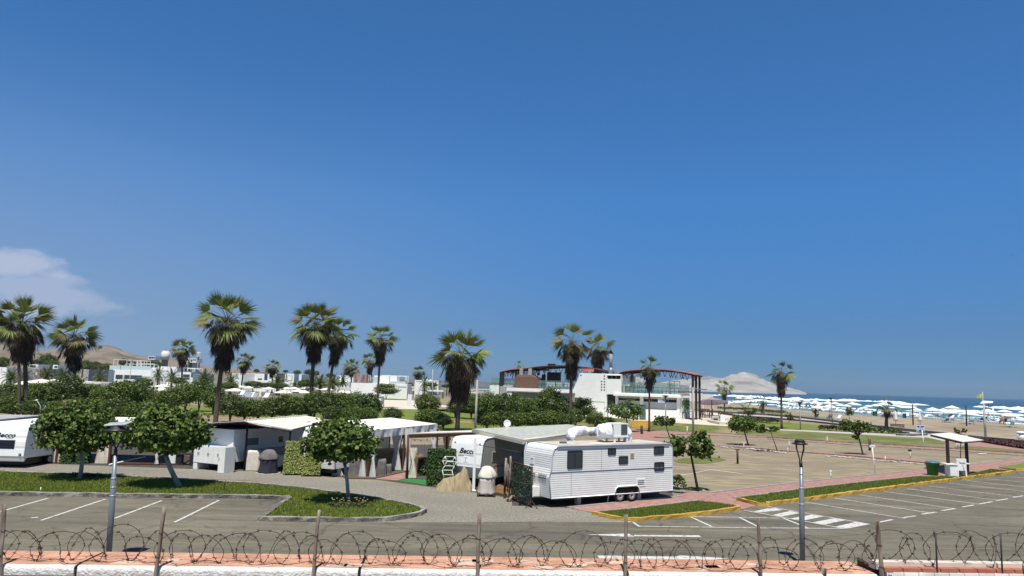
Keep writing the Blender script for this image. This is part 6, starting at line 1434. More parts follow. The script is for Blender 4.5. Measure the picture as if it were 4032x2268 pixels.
# dark chimney pipe
p=c6(588,330); b=MB(); b.tube([(p.x,1.5,ztop-.2),(p.x,1.5,p.z+.8)],.42,12); b.build('chimney',STEEL,BD,True); b=MB(); b.tube([(p.x,1.5,p.z+.802),(p.x,1.5,p.z+3.2)],.30,12); b.build('chimney_cap',mat('galvanised',(.28,.30,.31),(.22,.24,.25),scale=2,rough=.6),BD,True)
b=MB(); b.tube([(p.x+.6,1.5,ztop+.2),(p.x+2.4,1.5,ztop+.25)],.32,10); b.build('air_duct',STEEL,BD,True)
b=MB(); p=c6(1010,640); b.box((p.x-.9,.3,FL),(p.x+.8,1.2,FL+1.15)); b.build('terrace_bar',TAN,BD,True)
p=c6(1840,510); b=MB(); 
for dx in (-.9,0,.9): b.tube([(p.x+dx,3,FL),(p.x+dx,3,p.z)],.05,4)
b.tube([(p.x-.95,3,p.z),(p.x+.95,3,p.z)],.06,4); b.build('terrace_frame',DARK,BD,True)
# terrace plants + chairs on right
for x,y in ((1150,700),(1270,690),(1790,700)):
    p=c6(x,y); T_=thing('potted_plant',MBD@Vector((p.x,1.6,FL)),'potted plant behind the glass on the right roof terrace','plant','potted plants on the roof terrace')
    b=MB(); b.lathe([(.2,0),(.25,.4),(.25,.45)],8,MBD@Vector((p.x,1.6,FL))); b.build('pot',DARK,T_); b=MB(); c=MBD@Vector((p.x,1.6,FL+1.2))
    for k in range(120): v=c+Vector((random.gauss(0,.35),random.gauss(0,.35),random.gauss(0,.4))); b.add([v,v+Vector((.12,0,.05)),v+Vector((.05,.05,.14))],[(0,1,2)])
    b.build('leaves',LEAF2,T_)
label_row([o for o in bpy.data.objects if o.name.startswith('potted_plant')],'dark leafy potted plant behind the glass of the right roof terrace, #')
# left terrace wing
u0=c5(470,800,.0).x; u1=c5(1830,800).x
b=MB(); b.box((u0,.3,0),(u1,10,c5(1100,745).z)); b.build('left_wing',WALLW,BD,True)
zp=c5(1100,662).z; b=MB(); b.box((u0,.2,c5(1100,745).z),(u1,.45,zp)); b.box((u0,.45,c5(1100,745).z),(u0+.25,9,zp)); b.build('left_parapet',WALLW,BD,True)
balus(c5(1092,600).x,u1,.5,zp,c5(1300,500).z-zp,10,BD)
balus(c5(0,600).x,c5(600,600).x,4.0,zp-.6,c5(300,480).z-zp+.9,8,BD)
b=MB(); b.box((c5(-20,600).x,3.5,0),(u0-.3,9,c5(100,595).z)); b.build('back_wing',WALLW,BD,True)
b=MB(); b.box((c5(245,650).x,2.2,0),(u0-.01,3.4,c5(300,612).z)); b.build('grey_block',CONC,BD,True)
a=c5(612,655); c=c5(1085,440); b=MB(); b.box((a.x,.7,zp-.3),(c.x,3,c.z)); o=b.build('brick_oven',BRICKR,BD,True)
b=MB(); vs=[]; 
m_=c5(850,385); b.add([(a.x+.05,.8,c.z+.01),(c.x-.6,.8,c.z+.01),(c5(950,395).x,.9,m_.z),(c5(660,395).x,.9,m_.z),(a.x+.05,2.9,c.z+.01),(c.x-.6,2.9,c.z+.01),(c5(950,395).x,2.8,m_.z),(c5(660,395).x,2.8,m_.z)],[(0,1,2,3),(7,6,5,4),(1,5,6,2),(3,2,6,7),(0,3,7,4)]); b.build('oven_top',BRICKR,BD,True)
for x,y in ((725,245),(905,248)): p=c5(x,y); w=c5(x+34,y).x-p.x; b=MB(); b.box((p.x-w,1.2,m_.z-.2),(p.x+w,1.9,p.z)); b.build('oven_chimney',CONC,BD,True)
a=c5(1170,500); c=c5(1437,385); b=MB(); b.box((a.x,3.0,zp-.3),(c.x,3.6,c.z+.5)); b.build('dark_kitchen_wall',REDST2,BD,True)
arch(c5(215,310).x,c5(1000,240).x,c5(215,305).z,c5(600,255).z+.5,c5(1000,245).z,3.2,8.5,BD,'arched_roof',14)
arch(c5(760,255).x,c5(2480,330).x,c5(760,262).z,c5(1600,160).z+.6,c5(2480,330).z+.1,1.2,7.5,BD,'arched_roof',22,None,REDST)
b=MB(); q=c5(1960,262); r_=c5(2170,300); b.box((q.x,1.0,r_.z-.15),(c5(2200,280).x,1.15,r_.z+.35)); b.build('roof_flash',REDROOF,BD,True)
for x in (225,535): p=c5(x,500); b=MB(); b.box((p.x-.35,3.2,0),(p.x+.35,3.8,c5(x,318).z)); b.build('steel_column',REDST2,BD,True)
for x in (1110,1690): p=c5(x,500); b=MB(); b.box((p.x-.3,2.6,zp-.4),(p.x+.3,3.1,c5(x,370).z)); b.build('steel_column',REDST2,BD,True)
p=c5(1248,190); b=MB(); b.box((p.x-.6,3,p.z-.5),(p.x+.6,4,p.z+.35)); b.build('roof_box',REDST2,BD,True)
# low tan annex
AN=thing('tan_annex',MBD@Vector((c5(590,900).x,-3,0)),'low flat roofed tan annex in front of the left terrace, behind the bushes','building',None,fa)
def ca(x,y,off=3.0): return fu(*C5b(x,y),off)
a=ca(585,900); c=ca(1740,760); b=MB(); b.box((a.x,-3,0),(c.x,.19,ca(1100,748).z),MBD); b.build('wall',TAN,AN)
b=MB(); z=ca(1100,748).z; b.box((ca(510,740).x,-3.4,z+.004),(c.x+.1,.18,z+.16),MBD); b.build('flat_roof',mat('brown_roof_edge',(.24,.17,.13),(.32,.24,.19),scale=1,rough=.9),AN)
a_=ca(637,832); c_=ca(710,797); b=MB(); b.box((a_.x,-3.03,a_.z),(c_.x,-3.003,c_.z),MBD); b.build('window',REDST2,AN)
def chair(p,rz,label,group,m=SKINW,h=.45):
    T_=thing('terrace_chair',p,label,'chair',group,rz); b=MB(); b.box((-.25,-.25,h),(.25,.25,h+.05)); b.build('seat',m,T_,True)
    b=MB(); b.box((-.25,.21,h+.12),(.25,.25,h+.52)); b.build('backrest',m,T_,True)
    for x in (-.22,.22):
        for y in (-.22,.22): b=MB(); b.box((x-.025,y-.025,0),(x+.025,y+.025,h if y<0 else h+.13)); b.build('leg',m,T_,True)
    return T_
CH=[]
ch0=None
for x in (1270,1372,1490,1535,1635,1715):
    p=MBD@Vector((c5(x,660).x,1.1,zp-.35))
    if ch0 is None: ch0=chair(p,fa,'','white chairs on the left roof terrace'); ch0.scale=(1.5,1.5,1.6); CH.append(ch0)
    else: CH.append(dup(ch0,p,fa+(x%3)*.5))
label_row(CH,'white chair behind the glass rail of the left roof terrace, #')
# hanging plants on end wall
b=MB(); 
for i in range(140):
    y=random.choice((1.0,2.8,4.6))+random.gauss(0,.35); z=za-.2-abs(random.gauss(0,1.0)); c=MBD@Vector((U2+.45+random.gauss(0,.15),y,z)); b.add([c,c+Vector((.09,0,-.30)),c+Vector((.02,.08,-.45)),c+Vector((-.05,0,-.2))],[(0,1,2,3)])
o=b.build('hanging_plants',mat('bright_fern',(.06,.15,.025),rough=.5,island=.4)); origin_to(o,MBD@Vector((U2+.4,2.5,za-1))); tag(o,'bright green trailing plants hanging on the right end wall of the white building','plant')
# bar stool, table, umbrellas near the building
def stool(p,label):
    T_=thing('bar_stool',p,label,'stool','bar stools'); b=MB(); b.cbox(p+Vector((0,0,1.1)),(.6,.6,.08)); b.build('seat',WOODB,T_)
    b=MB(); b.cbox(p+Vector((-.3,0,1.35)),(.06,.55,.4)); b.build('backrest',WOODB,T_)
    for x in (-.28,.28):
        for y in (-.28,.28): b=MB(); b.tube([p+Vector((x*1.3,y*1.3,0)),p+Vector((x,y,1.08))],.035,4); b.build('leg',WOODB,T_)
    return T_
stool(G(*C7(70,865),TZ),'dark wooden bar stool against the ribbed end wall of the white building')
def bartable(px,w,label):
    p=G(*px,TZ); T_=thing('bar_table',p,label,'table'); b=MB(); b.cbox(p+Vector((0,0,1.55)),(w,1.2,.14)); b.build('top',WOODB,T_)
    for x in (-w*.45,0,w*.45):
        for y in (-.5,.5): b=MB(); b.tube([p+Vector((x*1.1,y*1.1,0)),p+Vector((x*.9,y*.9,1.5))],.07,4); b.build('leg',WOODB,T_)
    b=MB(); b.cbox(p+Vector((0,0,.55)),(w,.9,.08)); b.build('footrest',WOODB,T_); return T_
bartable(C7(605,892),3.4,'tall dark wooden bar table under the mauve umbrella')
bartable(C7(490,845),1.4,'smaller dark side table left of the tall bar table')
def octa(p,h,r,mcan,mp,label,cat,group,name,drop=.55,tilt=0,pole_r=.05,seg=8,flap=.14):
    T_=thing(name,p,label,cat,group); b=MB(); vs=[(0,0,0)]
    for i in range(seg):
        t=2*math.pi*(i+.5)/seg; vs.append((r*math.cos(t),r*math.sin(t),-drop))
    for i in range(seg):
        t=2*math.pi*(i+.5)/seg; vs.append((r*1.0*math.cos(t),r*1.0*math.sin(t),-drop-flap))
    M=Matrix.Translation((0,0,h))@Matrix.Rotation(tilt,4,'X')
    vs=[M@Vector(v) for v in vs]
    b.add(vs,[(0,1+i,1+(i+1)%seg) for i in range(seg)]+[(1+i,1+seg+i,1+seg+(i+1)%seg,1+(i+1)%seg) for i in range(seg)]); b.build('canopy',mcan,T_,True)
    b=MB(); b.tube([(0,0,0),(0,0,h+.08)],pole_r,6); b.build('pole',mp,T_,True); return T_
p=G(*C7(628,800),TZ); o=octa(p,3.6,2.9,MAUVE,WOODB,'open mauve umbrella over the tall dark bar table','umbrella',None,'garden_umbrella',.9,R(-12),.09)
p=G(*C7(365,740),TZ)+Vector((-1,5,0)); octa(p,3.6,2.9,MAUVE,TAN,'second mauve umbrella behind, partly hidden by the dark steel columns','umbrella',None,'garden_umbrella',.8,0,.09)
p=G(*C7(365,700),TZ)+Vector((0,12,0)); octa(p,4.3,2.6,mat('red_canvas',(.45,.14,.11),rough=.9),TAN,'faded red umbrella behind the mauve ones','umbrella',None,'garden_umbrella',.5,0,.09)
a=D(*C7(455,365),150); c=D(*C7(648,472),150); b=MB(); b.box((a.x,150,c.z),(c.x,150.15,a.z)); b.box((a.x-8,150.3,c.z-.5),(a.x,150.5,a.z+.1)); 
for x in (a.x,c.x): b.box((x-.1,150.16,0),(x+.1,150.29,a.z))
o=b.build('canvas_screen',CLOTH); tag(o,'cream canvas wind screen standing behind the mauve umbrellas','screen')
p=G(*C6(1275,1290),TZ); b=MB(); b.box((p.x-.45,p.y-.4,TZ),(p.x+.45,p.y+.4,TZ+2.3) ); b.box((p.x-.5,p.y-.45,TZ+2.304),(p.x+.5,p.y+.45,TZ+2.42)); o=b.build('electric_cabinet',mat('green_grey_metal',(.09,.14,.12),rough=.6)); tag(o,'tall grey-green cabinet standing at the top of the yellow steps','cabinet')
p=G(*C7(840,920),TZ); b=MB(); b.box((p.x-.4,p.y-.3,TZ),(p.x+.4,p.y+.3,TZ+1.0)); o=b.build('utility_box',WHT); tag(o,'small white utility box in the round flower bed','utility box')
b=MB(); P_=[G(*C7(x,y),TZ) for x,y in ((1000,985),(800,975),(620,945),(560,915),(620,895),(800,885),(960,890))]; b.ribbon(P_,.35,TZ,TZ+.35); o=b.build('bed_wall',PLAZA); tag(o,'curved low cream wall of the flower bed near the bar table','wall')
# ------------------------------------------------------------------ lamps, poles, signs
def pt(base,top,z=0.0):
    P=G(*base,z); T=D(*top,P.y); return P,T
def pole(name,base,top,r0,r1,label,cat='pole',m=POSTC,z=0.0):
    P,T=pt(base,top,z); T_=thing(name,P,label,cat); b=MB(); b.tube([P,T],[r0,r1],10); b.build('shaft',m,T_); return T_,P,T
def armpole(base,top,arm,label,r=.12,dy=0):
    T_,P,T=pole('lamp_pole',base,top,r*1.2,r*.8,label,'street lamp')
    b=MB(); A_=[D(*q,P.y) for q in arm]; 
    for q in (A_[0],A_[-1]):
        b=MB(); j=Vector((T.x,T.y,(A_[0].z+A_[-1].z)/2)); b.tube([j,q],.05,5); ar=b.build('arm',STEEL,T_)
        b=MB(); d=(q-j).normalized(); b.cbox(q,(1.1,.3,.12)); b.build('lamp_head',STEEL,ar)
    return T_
armpole((2729,1733),C6(2290,640),[C6(1960,655),C7(430,270)],'tall grey pole with two long lamp arms, right of the white building',.13)
armpole(C2(1000,1330),C2(1042,745),[C2(750,750),C2(1310,745)],'grey double armed street lamp rising from the bushes left of the tallest palm',.12)
armpole(A(1,1772,1340),A(1,1778,905),[A(1,1640,1028),A(1,1850,1032)],'grey street lamp with two arms left of the broad centre palm',.10)
armpole((612,1585),C3(1935,430) if False else C2(1175,635),[C2(1110,700),C2(1230,700)],'thin grey double lamp before the largest white house',.1) if False else None
T_,P,T=pole('tall_post',(1870,1725),A(1,2228,1012),.16,.10,'tall pale concrete post rising behind the greenish pergola, beside the broad centre palm')
for (bs,tp,lab) in (((505,1580),C2(575,430),'thin grey pole in front of the largest white house'),(C2(1170,950),C2(1178,635),'short thin pole at the right part of the largest white house'),(C3(470,700),C3(490,370),'thin pale pole right of the tallest palm trunk'),(C3(60,690),C3(70,500),'white thin pole left of the tallest palm trunk'),(C3(1835,760),C3(1845,520),'thin dark pole among the white umbrellas left of centre'),(C4(2070,640),C4(2073,440),'thin pale pole left of the pergola beams'),(C4(2000,900),C4(1998,420),'pale corner pole at the right end of the long white house'),(C5(160,880),C5(172,640),'pale post below the pergola beams')):
    pole('pole',bs,tp,.10,.07,lab)
T_,P,T=pole('street_light',C1(970,850),C1(1025,290),.2,.12,'tall grey street light in front of the desert hill at far left'); b=MB(); q=D(*C1(985,208),P.y); b.tube([T,T.lerp(q,.5)+Vector((.3,0,.2)),q],.10,5); b.build('arm',STEEL,T_)
T_,P,T=pole('street_light',C1(805,760),C1(822,400),.15,.1,'shorter curved street light right of the far left palm pair'); b=MB(); q=D(*C1(660,360),P.y); b.tube([T,T+Vector((-.6,0,.8)),q],.08,5); b.build('arm',STEEL,T_)
def parklamp(base,top,r,label,z=0.0):
    T_,P,T=pole('park_lamp',base,top,.10,.075,label,'street lamp',z=z)
    b=MB(); k=r; b.lathe([(.08,-1.2*k),(.11,-.5*k),(.55*k,-.12*k),(k,.0),(k*.98,.05),(.4*k,.16*k),(0,.2*k)],14,T); b.build('lamp_head',DARK,T_); return T_,P,T
T1,P_1,T_1=parklamp(C6(1742,1308),C6(1737,812),.62,'dark headed park lamp carrying the blue and white toilet sign, by the white wing',TZ)
parklamp(C8(345,978),C8(335,435),.55,'dark headed park lamp at right of the large bulb skirted palm'); parklamp(C8(990,920),C8(960,345),.45,'tall park lamp in front of the surf, above the dark low hedge')
parklamp(C7(365,740),C7(358,325),.4,'thin park lamp behind the mauve umbrellas',TZ); parklamp(C5b(1120,900),C5b(1125,665),.45,'small black lantern lamp beside the small blue sign over the tan annex',2.0)
def board(px0,px1,d,label,name='sign_board',m=SIGNW,thick=.06):
    a=D(*px0,d); c=D(*px1,d); T_=thing(name,(a.x,d,0),label,'sign'); b=MB(); b.box((a.x,d,c.z),(c.x,d+thick,a.z)); p=b.build('panel',m,T_); return T_,a,c,p
def strip_on(a,c,d,f0,f1,g0,g1,m,parent,name='band',e=.006):
    b=MB(); x0=a.x+(c.x-a.x)*f0; x1=a.x+(c.x-a.x)*f1; z0=a.z+(c.z-a.z)*g0; z1=a.z+(c.z-a.z)*g1; b.box((x0,d-e,z1),(x1,d-e+.004,z0)); return b.build(name,m,parent)
d_=P_1.y-.15
T_,a,c,p=board(C6(1585,868),C6(1729,944),d_,'blue topped white sign with black words hanging left of the park lamp')
strip_on(a,c,d_,.03,.97,.10,.46,SIGNB,p); w=c.x-a.x; h=a.z-c.z
text('# Y BAÑOS',h*.46,BLK,p,frame(((a.x+c.x)/2,d_-.012,c.z+h*.27),(1,0,0),(0,0,1)),0,.002,0,sx=1.0); text('▲',h*.2,SIGNW,p,frame((a.x+w*.4,d_-.012,c.z+h*.72),(1,0,0),(0,0,1)),0,.002,0,'emblem')
b=MB(); b.tube([(c.x,d_+.03,a.z-.1),(c.x+.3,d_+.03,a.z-.1)],.03,4); b.build('bracket',DARK,T_)
d_=G(*C5b(1120,900),2.0).y-.2
T_,a,c,p=board(C5b(1008,760),C5b(1108,824),d_,'small blue topped sign in front of the tan annex'); strip_on(a,c,d_,.05,.97,.12,.48,SIGND,p); h=a.z-c.z; text('BAÑOS',h*.34,SIGND,p,frame(((a.x+c.x)/2,d_-.012,c.z+h*.26),(1,0,0),(0,0,1)),0,.002)
# blue notice board
P,_=pt(B(3,1335,372),B(3,1310,215)); d_=P.y
T_,a,c,p=board(B(3,1268,163),B(3,1338,219),d_,'white and blue notice board on a leaning white post in front of the promenade')
strip_on(a,c,d_,.06,.96,.06,.30,SIGNB,p); h=a.z-c.z; w=c.x-a.x
text('AVISO',h*.17,SIGNW,p,frame((a.x+w*.5,d_-.012,a.z-h*.18),(1,0,0),(0,0,1)),.2,.002) if False else strip_on(a,c,d_,.40,.50,.10,.24,SIGNW,p,'emblem',.011)
for k in range(3): strip_on(a,c,d_,.08,.92,.36+.07*k,.39+.07*k,mat('small_print',(.25,.33,.50),rough=.6),p,'small_print')
strip_on(a,c,d_,.04,.96,.60,.98,SIGNB,p)
for f0,f1,g in ((.06,.42,.66),(.56,.94,.68),(.06,.28,.84),(.60,.80,.84)): strip_on(a,c,d_,f0,f1,g,g+.08,SIGNW,p,'white_field',.011)
b=MB(); b.tube([P,Vector((a.x+w*.66,d_-.05,a.z-h*.75))],.045,6); b.build('post',WHT,T_)
b=MB(); q=G(*C9(485,1075)); b.tube([(q.x,q.y,0),(q.x,q.y,1.2)],.05,6); o=b.build('white_stub_post',WHT); tag(o,'short white stub post just behind the blue notice board','post')
# plot sign
P,_=pt(B(3,917,577),B(3,893,350)); d_=P.y
T_,a,c,p=board(B(3,868,330),B(3,916,352),d_,'small white sign on a thin leaning white post at the edge of the pink path'); h=a.z-c.z
text('CAMPING',h*.42,LGREY,p,frame(((a.x+c.x)/2,d_-.012,(a.z+c.z)/2),(1,0,0),(0,0,1)),.1,.002)
b=MB(); b.tube([P,Vector(((a.x+c.x)/2,d_+.03,c.z))],.035,6); b.build('post',WHT,T_)
def stake(base,top,r,m,label,name='stake',cap=None,cat='stake'):
    P,T=pt(base,top); T_=thing(name,P,label,cat); b=MB(); b.tube([P,T],r,6); b.build('shaft',m,T_)
    if cap: b=MB(); b.cbox(T+Vector((0,0,cap[1]/2)),(cap[0],.1,cap[1])); b.build('cap',cap[2],T_)
    return T_
stake(B(2,1928,490),B(2,1925,372),.085,REDST,'rusty brown bollard lamp on the sandy pitch, right of the sparse two clump tree','bollard_lamp',(.45,.06,REDST),'bollard')
stake(B(2,1108,236),B(2,1107,165),.16,REDST,'dark bollard lamp at the foot of the yellow steps','bollard_lamp',(.9,.1,TAN),'bollard')
stake(B(3,869,378),B(3,868,282),.12,REDST,'dark bollard lamp behind the small white plot sign','bollard_lamp',(.4,.1,WOODW),'bollard')
stake(B(3,541,619),B(3,533,560),.03,WHT,'short white stake near the right lamp post, beside the pink path',cap=(.14,.12,WHT))
stake(B(3,504,312),B(3,505,272),.05,CLOTH,'cream stake by the far pink path, behind the grass bank',cap=(.2,.2,CLOTH)); stake(B(3,1218,446),B(3,1212,384),.04,CLOTH,'thin stake with small dark tag on the sandy pitch',cap=(.3,.18,DARK))
stake(B(3,1002,486),B(3,1001,424),.035,CLOTH,'thin pale stake beside the row of boulders'); stake(B(3,180,352),B(3,181,308),.04,CLOTH,'thin pale stake above the black lamp head',cap=(.22,.12,CLOTH)); stake(B(3,170,400),B(3,169,352),.03,CLOTH,'thin pale stake beside the black lamp head')
stake(B(2,1495,236),B(2,1497,182),.06,CLOTH,'cream stake left of the tall double armed pole',cap=(.28,.2,CLOTH)); stake(B(2,1979,376),B(2,1981,308),.04,CLOTH,'cream T shaped stake on the sandy pitch left of the umbrella shaped tree',cap=(.45,.06,CLOTH))
stake(B(2,1660,450),B(2,1662,398),.05,CLOTH,'white pipe end beside the crown of the sparse tree'); stake(B(2,1692,372),B(2,1690,275),.12,REDP,'bright red stake behind the crown of the sparse tree'); stake(B(0,342,742),B(0,350,690),.02,WHT,'short white peg in the grass strip at left'); stake(B(0,1912,735),B(0,1920,662),.02,DARK,'thin sprinkler peg in the middle of the grass strip',cap=(.08,.03,DARK)); stake(B(2,1770,440),B(2,1768,424),.06,DARK,'tiny dark peg on the grass mound')
gpoly('grass_patch',[(p.x,p.y) for p in (GB(2,1380,462),GB(2,1480,440),GB(2,1640,434),GB(2,1760,440),GB(2,1830,460),GB(2,1700,486),GB(2,1540,492),GB(2,1400,480))],GRASSD,.012)
b=MB(); b.tube([GB(2,1380,600)+Vector((0,0,.03)),GB(2,1530,580)+Vector((0,0,.03)),GB(2,1700,545)+Vector((0,0,.03)),GB(2,1975,581)+Vector((0,0,.03))],.022,4); o=b.build('ground_rope',CLOTH); tag(o,'pale rope lying on the sandy pitch behind the sparse tree','rope')
b=MB(); b.tube([GB(2,1870,302)+Vector((0,0,.03)),GB(2,1978,308)+Vector((0,0,.03))],.025,4); o=b.build('ground_rope',CLOTH); tag(o,'short pale rope on the sand left of the umbrella shaped tree','rope')
b=MB(); b.tube([GB(3,1797,409)+Vector((0,0,.05)),GB(3,1865,409)+Vector((0,0,.08))],.05,5); o=b.build('white_pipe',WHT); tag(o,'short white pipe lying on the sand right of the shelter','pipe')
# boulders
b=MB(); b.lathe([(0,0),(.75,.05),(1,.35),(.85,.7),(.4,.9),(0,.93)],9); b.v=[v*(1+.22*noise.noise(v*1.3)) for v in b.v]; bo=b.build('boulder',BOULD); tag(bo,'x','boulder','boulders edging the sandy pitches'); BO=[bo]; KC[bo]=[]
first=True
def bould(px,s):
    global first
    p=G(*px); o=bo if first else dup(bo); first=False
    o.location=(p.x,p.y,0); o.scale=(s*random.uniform(.8,1.5),s*random.uniform(.8,1.1),s*random.uniform(.5,.8)); o.rotation_euler=(0,0,random.uniform(0,6))
    if o is not bo: BO.append(o)
pl=[(480,432),(520,428),(575,430),(630,437),(700,440),(780,452),(850,458),(930,466),(1040,474),(1100,476),(1160,482),(1220,488),(1280,492),(1340,497),(1395,503),(1470,512)]
for i in range(52):
    f=i/51*(len(pl)-1); k=min(int(f),len(pl)-2); t=f-k; bould(B(3,pl[k][0]+(pl[k+1][0]-pl[k][0])*t+random.uniform(-5,5),pl[k][1]+(pl[k+1][1]-pl[k][1])*t+random.uniform(-4,4)),random.uniform(.10,.19))
for x,y in ((1712,338),(1730,342),(1755,345),(1785,349),(1810,352),(1835,356),(1880,360),(2010,366),(2050,370),(2080,374),(2110,376),(2140,380),(2170,384)): bould(B(2,x,y),random.uniform(.14,.24))
for x,y in ((8,384),(26,386),(48,391),(66,395),(84,396),(104,398),(126,402),(150,405),(185,408)): bould(B(3,x,y),random.uniform(.13,.2))
bould(B(2,1638,724),.12); label_row(BO,'pale rounded boulder in the row edging the sandy pitch, # of the row')
# ------------------------------------------------------------------ big lamp posts
q=G(425,2215); Tq=D(*B(0,985,420),q.y)
LP=thing('lamp_post',q,'grey steel lamp post with flat white solar panel on top, at left','street lamp')
def lean(px,py): return D(px,py,q.y)
b=MB(); A0=lean(*B(0,930,1240)); dirv=(Tq-A0).normalized(); base=A0-dirv*(A0.z/dirv.z); 
seq=[(0,.165),(.62,.165),(.625,.15),(.78,.15),(.785,.125),(1,.115)]
pts=[base.lerp(Tq,f) for f,_ in seq]; rs_=[r for _,r in seq]; b.tube(pts,[r*.54 for r in rs_],16); b.build('shaft',STEEL,LP)
for f in (.62,.70,.785):
    c=base.lerp(Tq,f); b=MB(); b.tube([c-dirv*.02,c+dirv*.02],.094 if f<.7 else .086,16); b.build('collar',mat('bright_steel',(.42,.44,.46),rough=.4,metal=.3),LP)
tp=lean(*B(0,990,365)); b=MB(); b.tube([Tq,tp],[.06,.055],12); 
hc=lean(*B(0,1000,208)); 
for sx_ in (-1,1): b.tube([tp,tp+Vector((sx_*.12,0,.25)),hc+Vector((sx_*.30,0,0))],.025,6)
b.build('neck',DARK,LP)
b=MB(); b.lathe([(.36,-.02),(.40,.0),(.40,.03),(.22,.07),(.2,.15),(0,.16)],18,hc); b.build('lamp_head',DARK,LP)
pc=lean(*B(0,1010,147)); M=Matrix.Translation(pc)@Matrix.Rotation(R(-5),4,'Y')@Matrix.Rotation(R(9),4,'X'); b=MB(); b.box((-.36,-.20,-.015),(.36,.20,.015),M); pn=b.build('solar_panel',WHT,LP)
b=MB(); 
for k in range(4): b.box((-.335+.17*k,-.17,.016),(-.335+.17*k+.15,.17,.020),M)
b.build('solar_cell',mat('solar_cell',(.42,.44,.42),rough=.2,spec=.7),pn)
b=MB(); b.tube([hc+Vector((0,0,.1)),pc],.03,6); b.build('panel_bracket',DARK,LP)
q=G(3162,2225); Y2=q.y; l2=lambda x,y:D(*B(3,x,y),Y2)
LP2=thing('lamp_post',q,'grey steel lamp post with black ring shaped lantern held by curved arms, at right','street lamp')
A0=l2(295,1328); Tq=l2(283,520); dirv=(Tq-A0).normalized(); base=A0-dirv*(A0.z/dirv.z)
pts=[base.lerp(Tq,f) for f,_ in seq]; b=MB(); b.tube(pts,[r*.56 for _,r in seq],16); b.build('shaft',STEEL,LP2)
for f in (.62,.785,.93):
    c=base.lerp(Tq,f); b=MB(); b.tube([c-dirv*.02,c+dirv*.02],.097 if f<.7 else (.089 if f<.9 else .072),16); b.build('collar',MATS['bright_steel'],LP2)
tp=l2(277,465); b=MB(); b.tube([Tq,tp],[.06,.055],12); b.build('neck',DARK,LP2)
hc=l2(272,322)
for k in range(4):
    a=k*math.pi/2+.5; d=Vector((math.cos(a),math.sin(a),0)); b=MB(); b.tube([tp+d*.03,tp+d*.08+Vector((0,0,.18)),tp+d*.17+Vector((0,0,.42)),hc+d*.17],.018,6); b.build('curved_arm',DARK,LP2)
b=MB(); b.lathe([(.17,-.03),(.27,.0),(.29,.02),(.18,.05),(.165,.13),(.15,.145),(0,.15)],20,hc); hd=b.build('lamp_head',DARK,LP2)
b=MB(); 
for z in (.07,.10,.125): b.lathe([(.175,z-.006),(.185,z),(.175,z+.006)],20,hc)
b.build('cooling_rib',mat('dark_grey_metal',(.05,.05,.05),rough=.5),hd)
# ------------------------------------------------------------------ shelter, bins
def R8(x,y): return (3560+x/6.585,1680+y/6.585)
g1=G(*R8(1160,1315)); g2=G(*R8(1650,1275)); SH=thing('shelter',g1,'small open shelter with a flat cream roof on two dark brown posts','shelter')
t1=D(*R8(1110,315),g1.y); t2=D(*R8(1595,395),g2.y)
for g_,t_ in ((g1,t1),(g2,t2)): b=MB(); b.box((g_.x-.09,g_.y-.09,.0),(g_.x+.09,g_.y+.09,t_.z)); b.build('post',REDST2,SH)
zc_=(t1.z+t2.z)/2+.06
cr=[G(*R8(x,y),z) for (x,y),z in (((650,188),zc_+.12),((1510,390),zc_-.05),((2060,345),zc_-.05),((1190,152),zc_+.12))]
b=MB(); b.slab(cr,.04); b.build('roof_sheet',ROOFC,SH)
b=MB(); a=cr[0].lerp(cr[1],.08); b.tube([a-Vector((0,-.1,.10)),cr[1]-Vector((0,-.1,.10))],.075,4); b.tube([cr[1]-Vector((0,0,.09)),cr[2]-Vector((0,0,.09))],.05,4); b.build('edge_beam',REDST2,SH)
b=MB(); b.slab([(p.x,p.y,.09) for p in (G(*R8(1000,1320)),G(*R8(1260,1350)),G(*R8(1760,1290)),G(*R8(1560,1250)))],.085); o=b.build('concrete_base',CONC,SH)
# wash basin
w0=G(*R8(1190,1320),.09); w1=G(*R8(1420,1312),.09); w2=G(*R8(1635,1290),.09)
WB=thing('wash_basin',w0,'white concrete wash basin unit with tall back panel under the small shelter','wash basin')
sc_=m_per_px(w0); Yb=w1.y
def wb(x,y,o=0): return D(*R8(x,y),Yb+o)
a=wb(1190,1010); c=wb(1395,1315); b=MB(); b.box((a.x,Yb,.09),(c.x,Yb+.7,a.z)); b.build('basin_side',WHT,WB)
a=wb(1170,960); c=wb(1390,1000); b=MB(); b.box((a.x-.25,Yb-.05,c.z),(c.x,Yb+.8,c.z+.08)); b.build('worktop',WHT,WB)
a=wb(1352,830); c=wb(1620,1145); b=MB(); b.box((a.x,Yb-.02,c.z),(c.x,Yb+.12,a.z)); pn=b.build('back_panel',WHT,WB)
for x in (1400,1610): p=wb(x,1300); b=MB(); b.box((p.x-.05,Yb-.02,.09),(p.x+.06,Yb+.5,c.z)); b.build('leg',WHT,WB)
a=wb(1620,950); c2=wb(1710,975); b=MB(); b.box((a.x+.003,Yb,c2.z),(c2.x,Yb+.6,a.z)); b.build('side_tray',WHT,WB)
p=wb(1500,905); b=MB(); b.tube([p+Vector((-.22,-.04,.02)),p+Vector((-.2,-.04,-.08)),p+Vector((.2,-.04,-.08)),p+Vector((.22,-.04,.02))],.015,5); b.tube([p+Vector((0,-.04,-.08)),Vector((p.x+.22,p.y-.05,.1))],.02,5); b.build('pipe',mat('pipe_grey',(.30,.32,.34),rough=.5),pn)
q=G(*R8(745,1262)); BN=thing('rubbish_bin',q,'green plastic bin with a blue lid beside the small shelter','bin'); b=MB(); b.lathe([(.36,0),(.46,.80),(.50,.81),(.50,.90),(.47,.92)],22,(q.x,q.y,.02)); b.build('body',GREEN,BN)
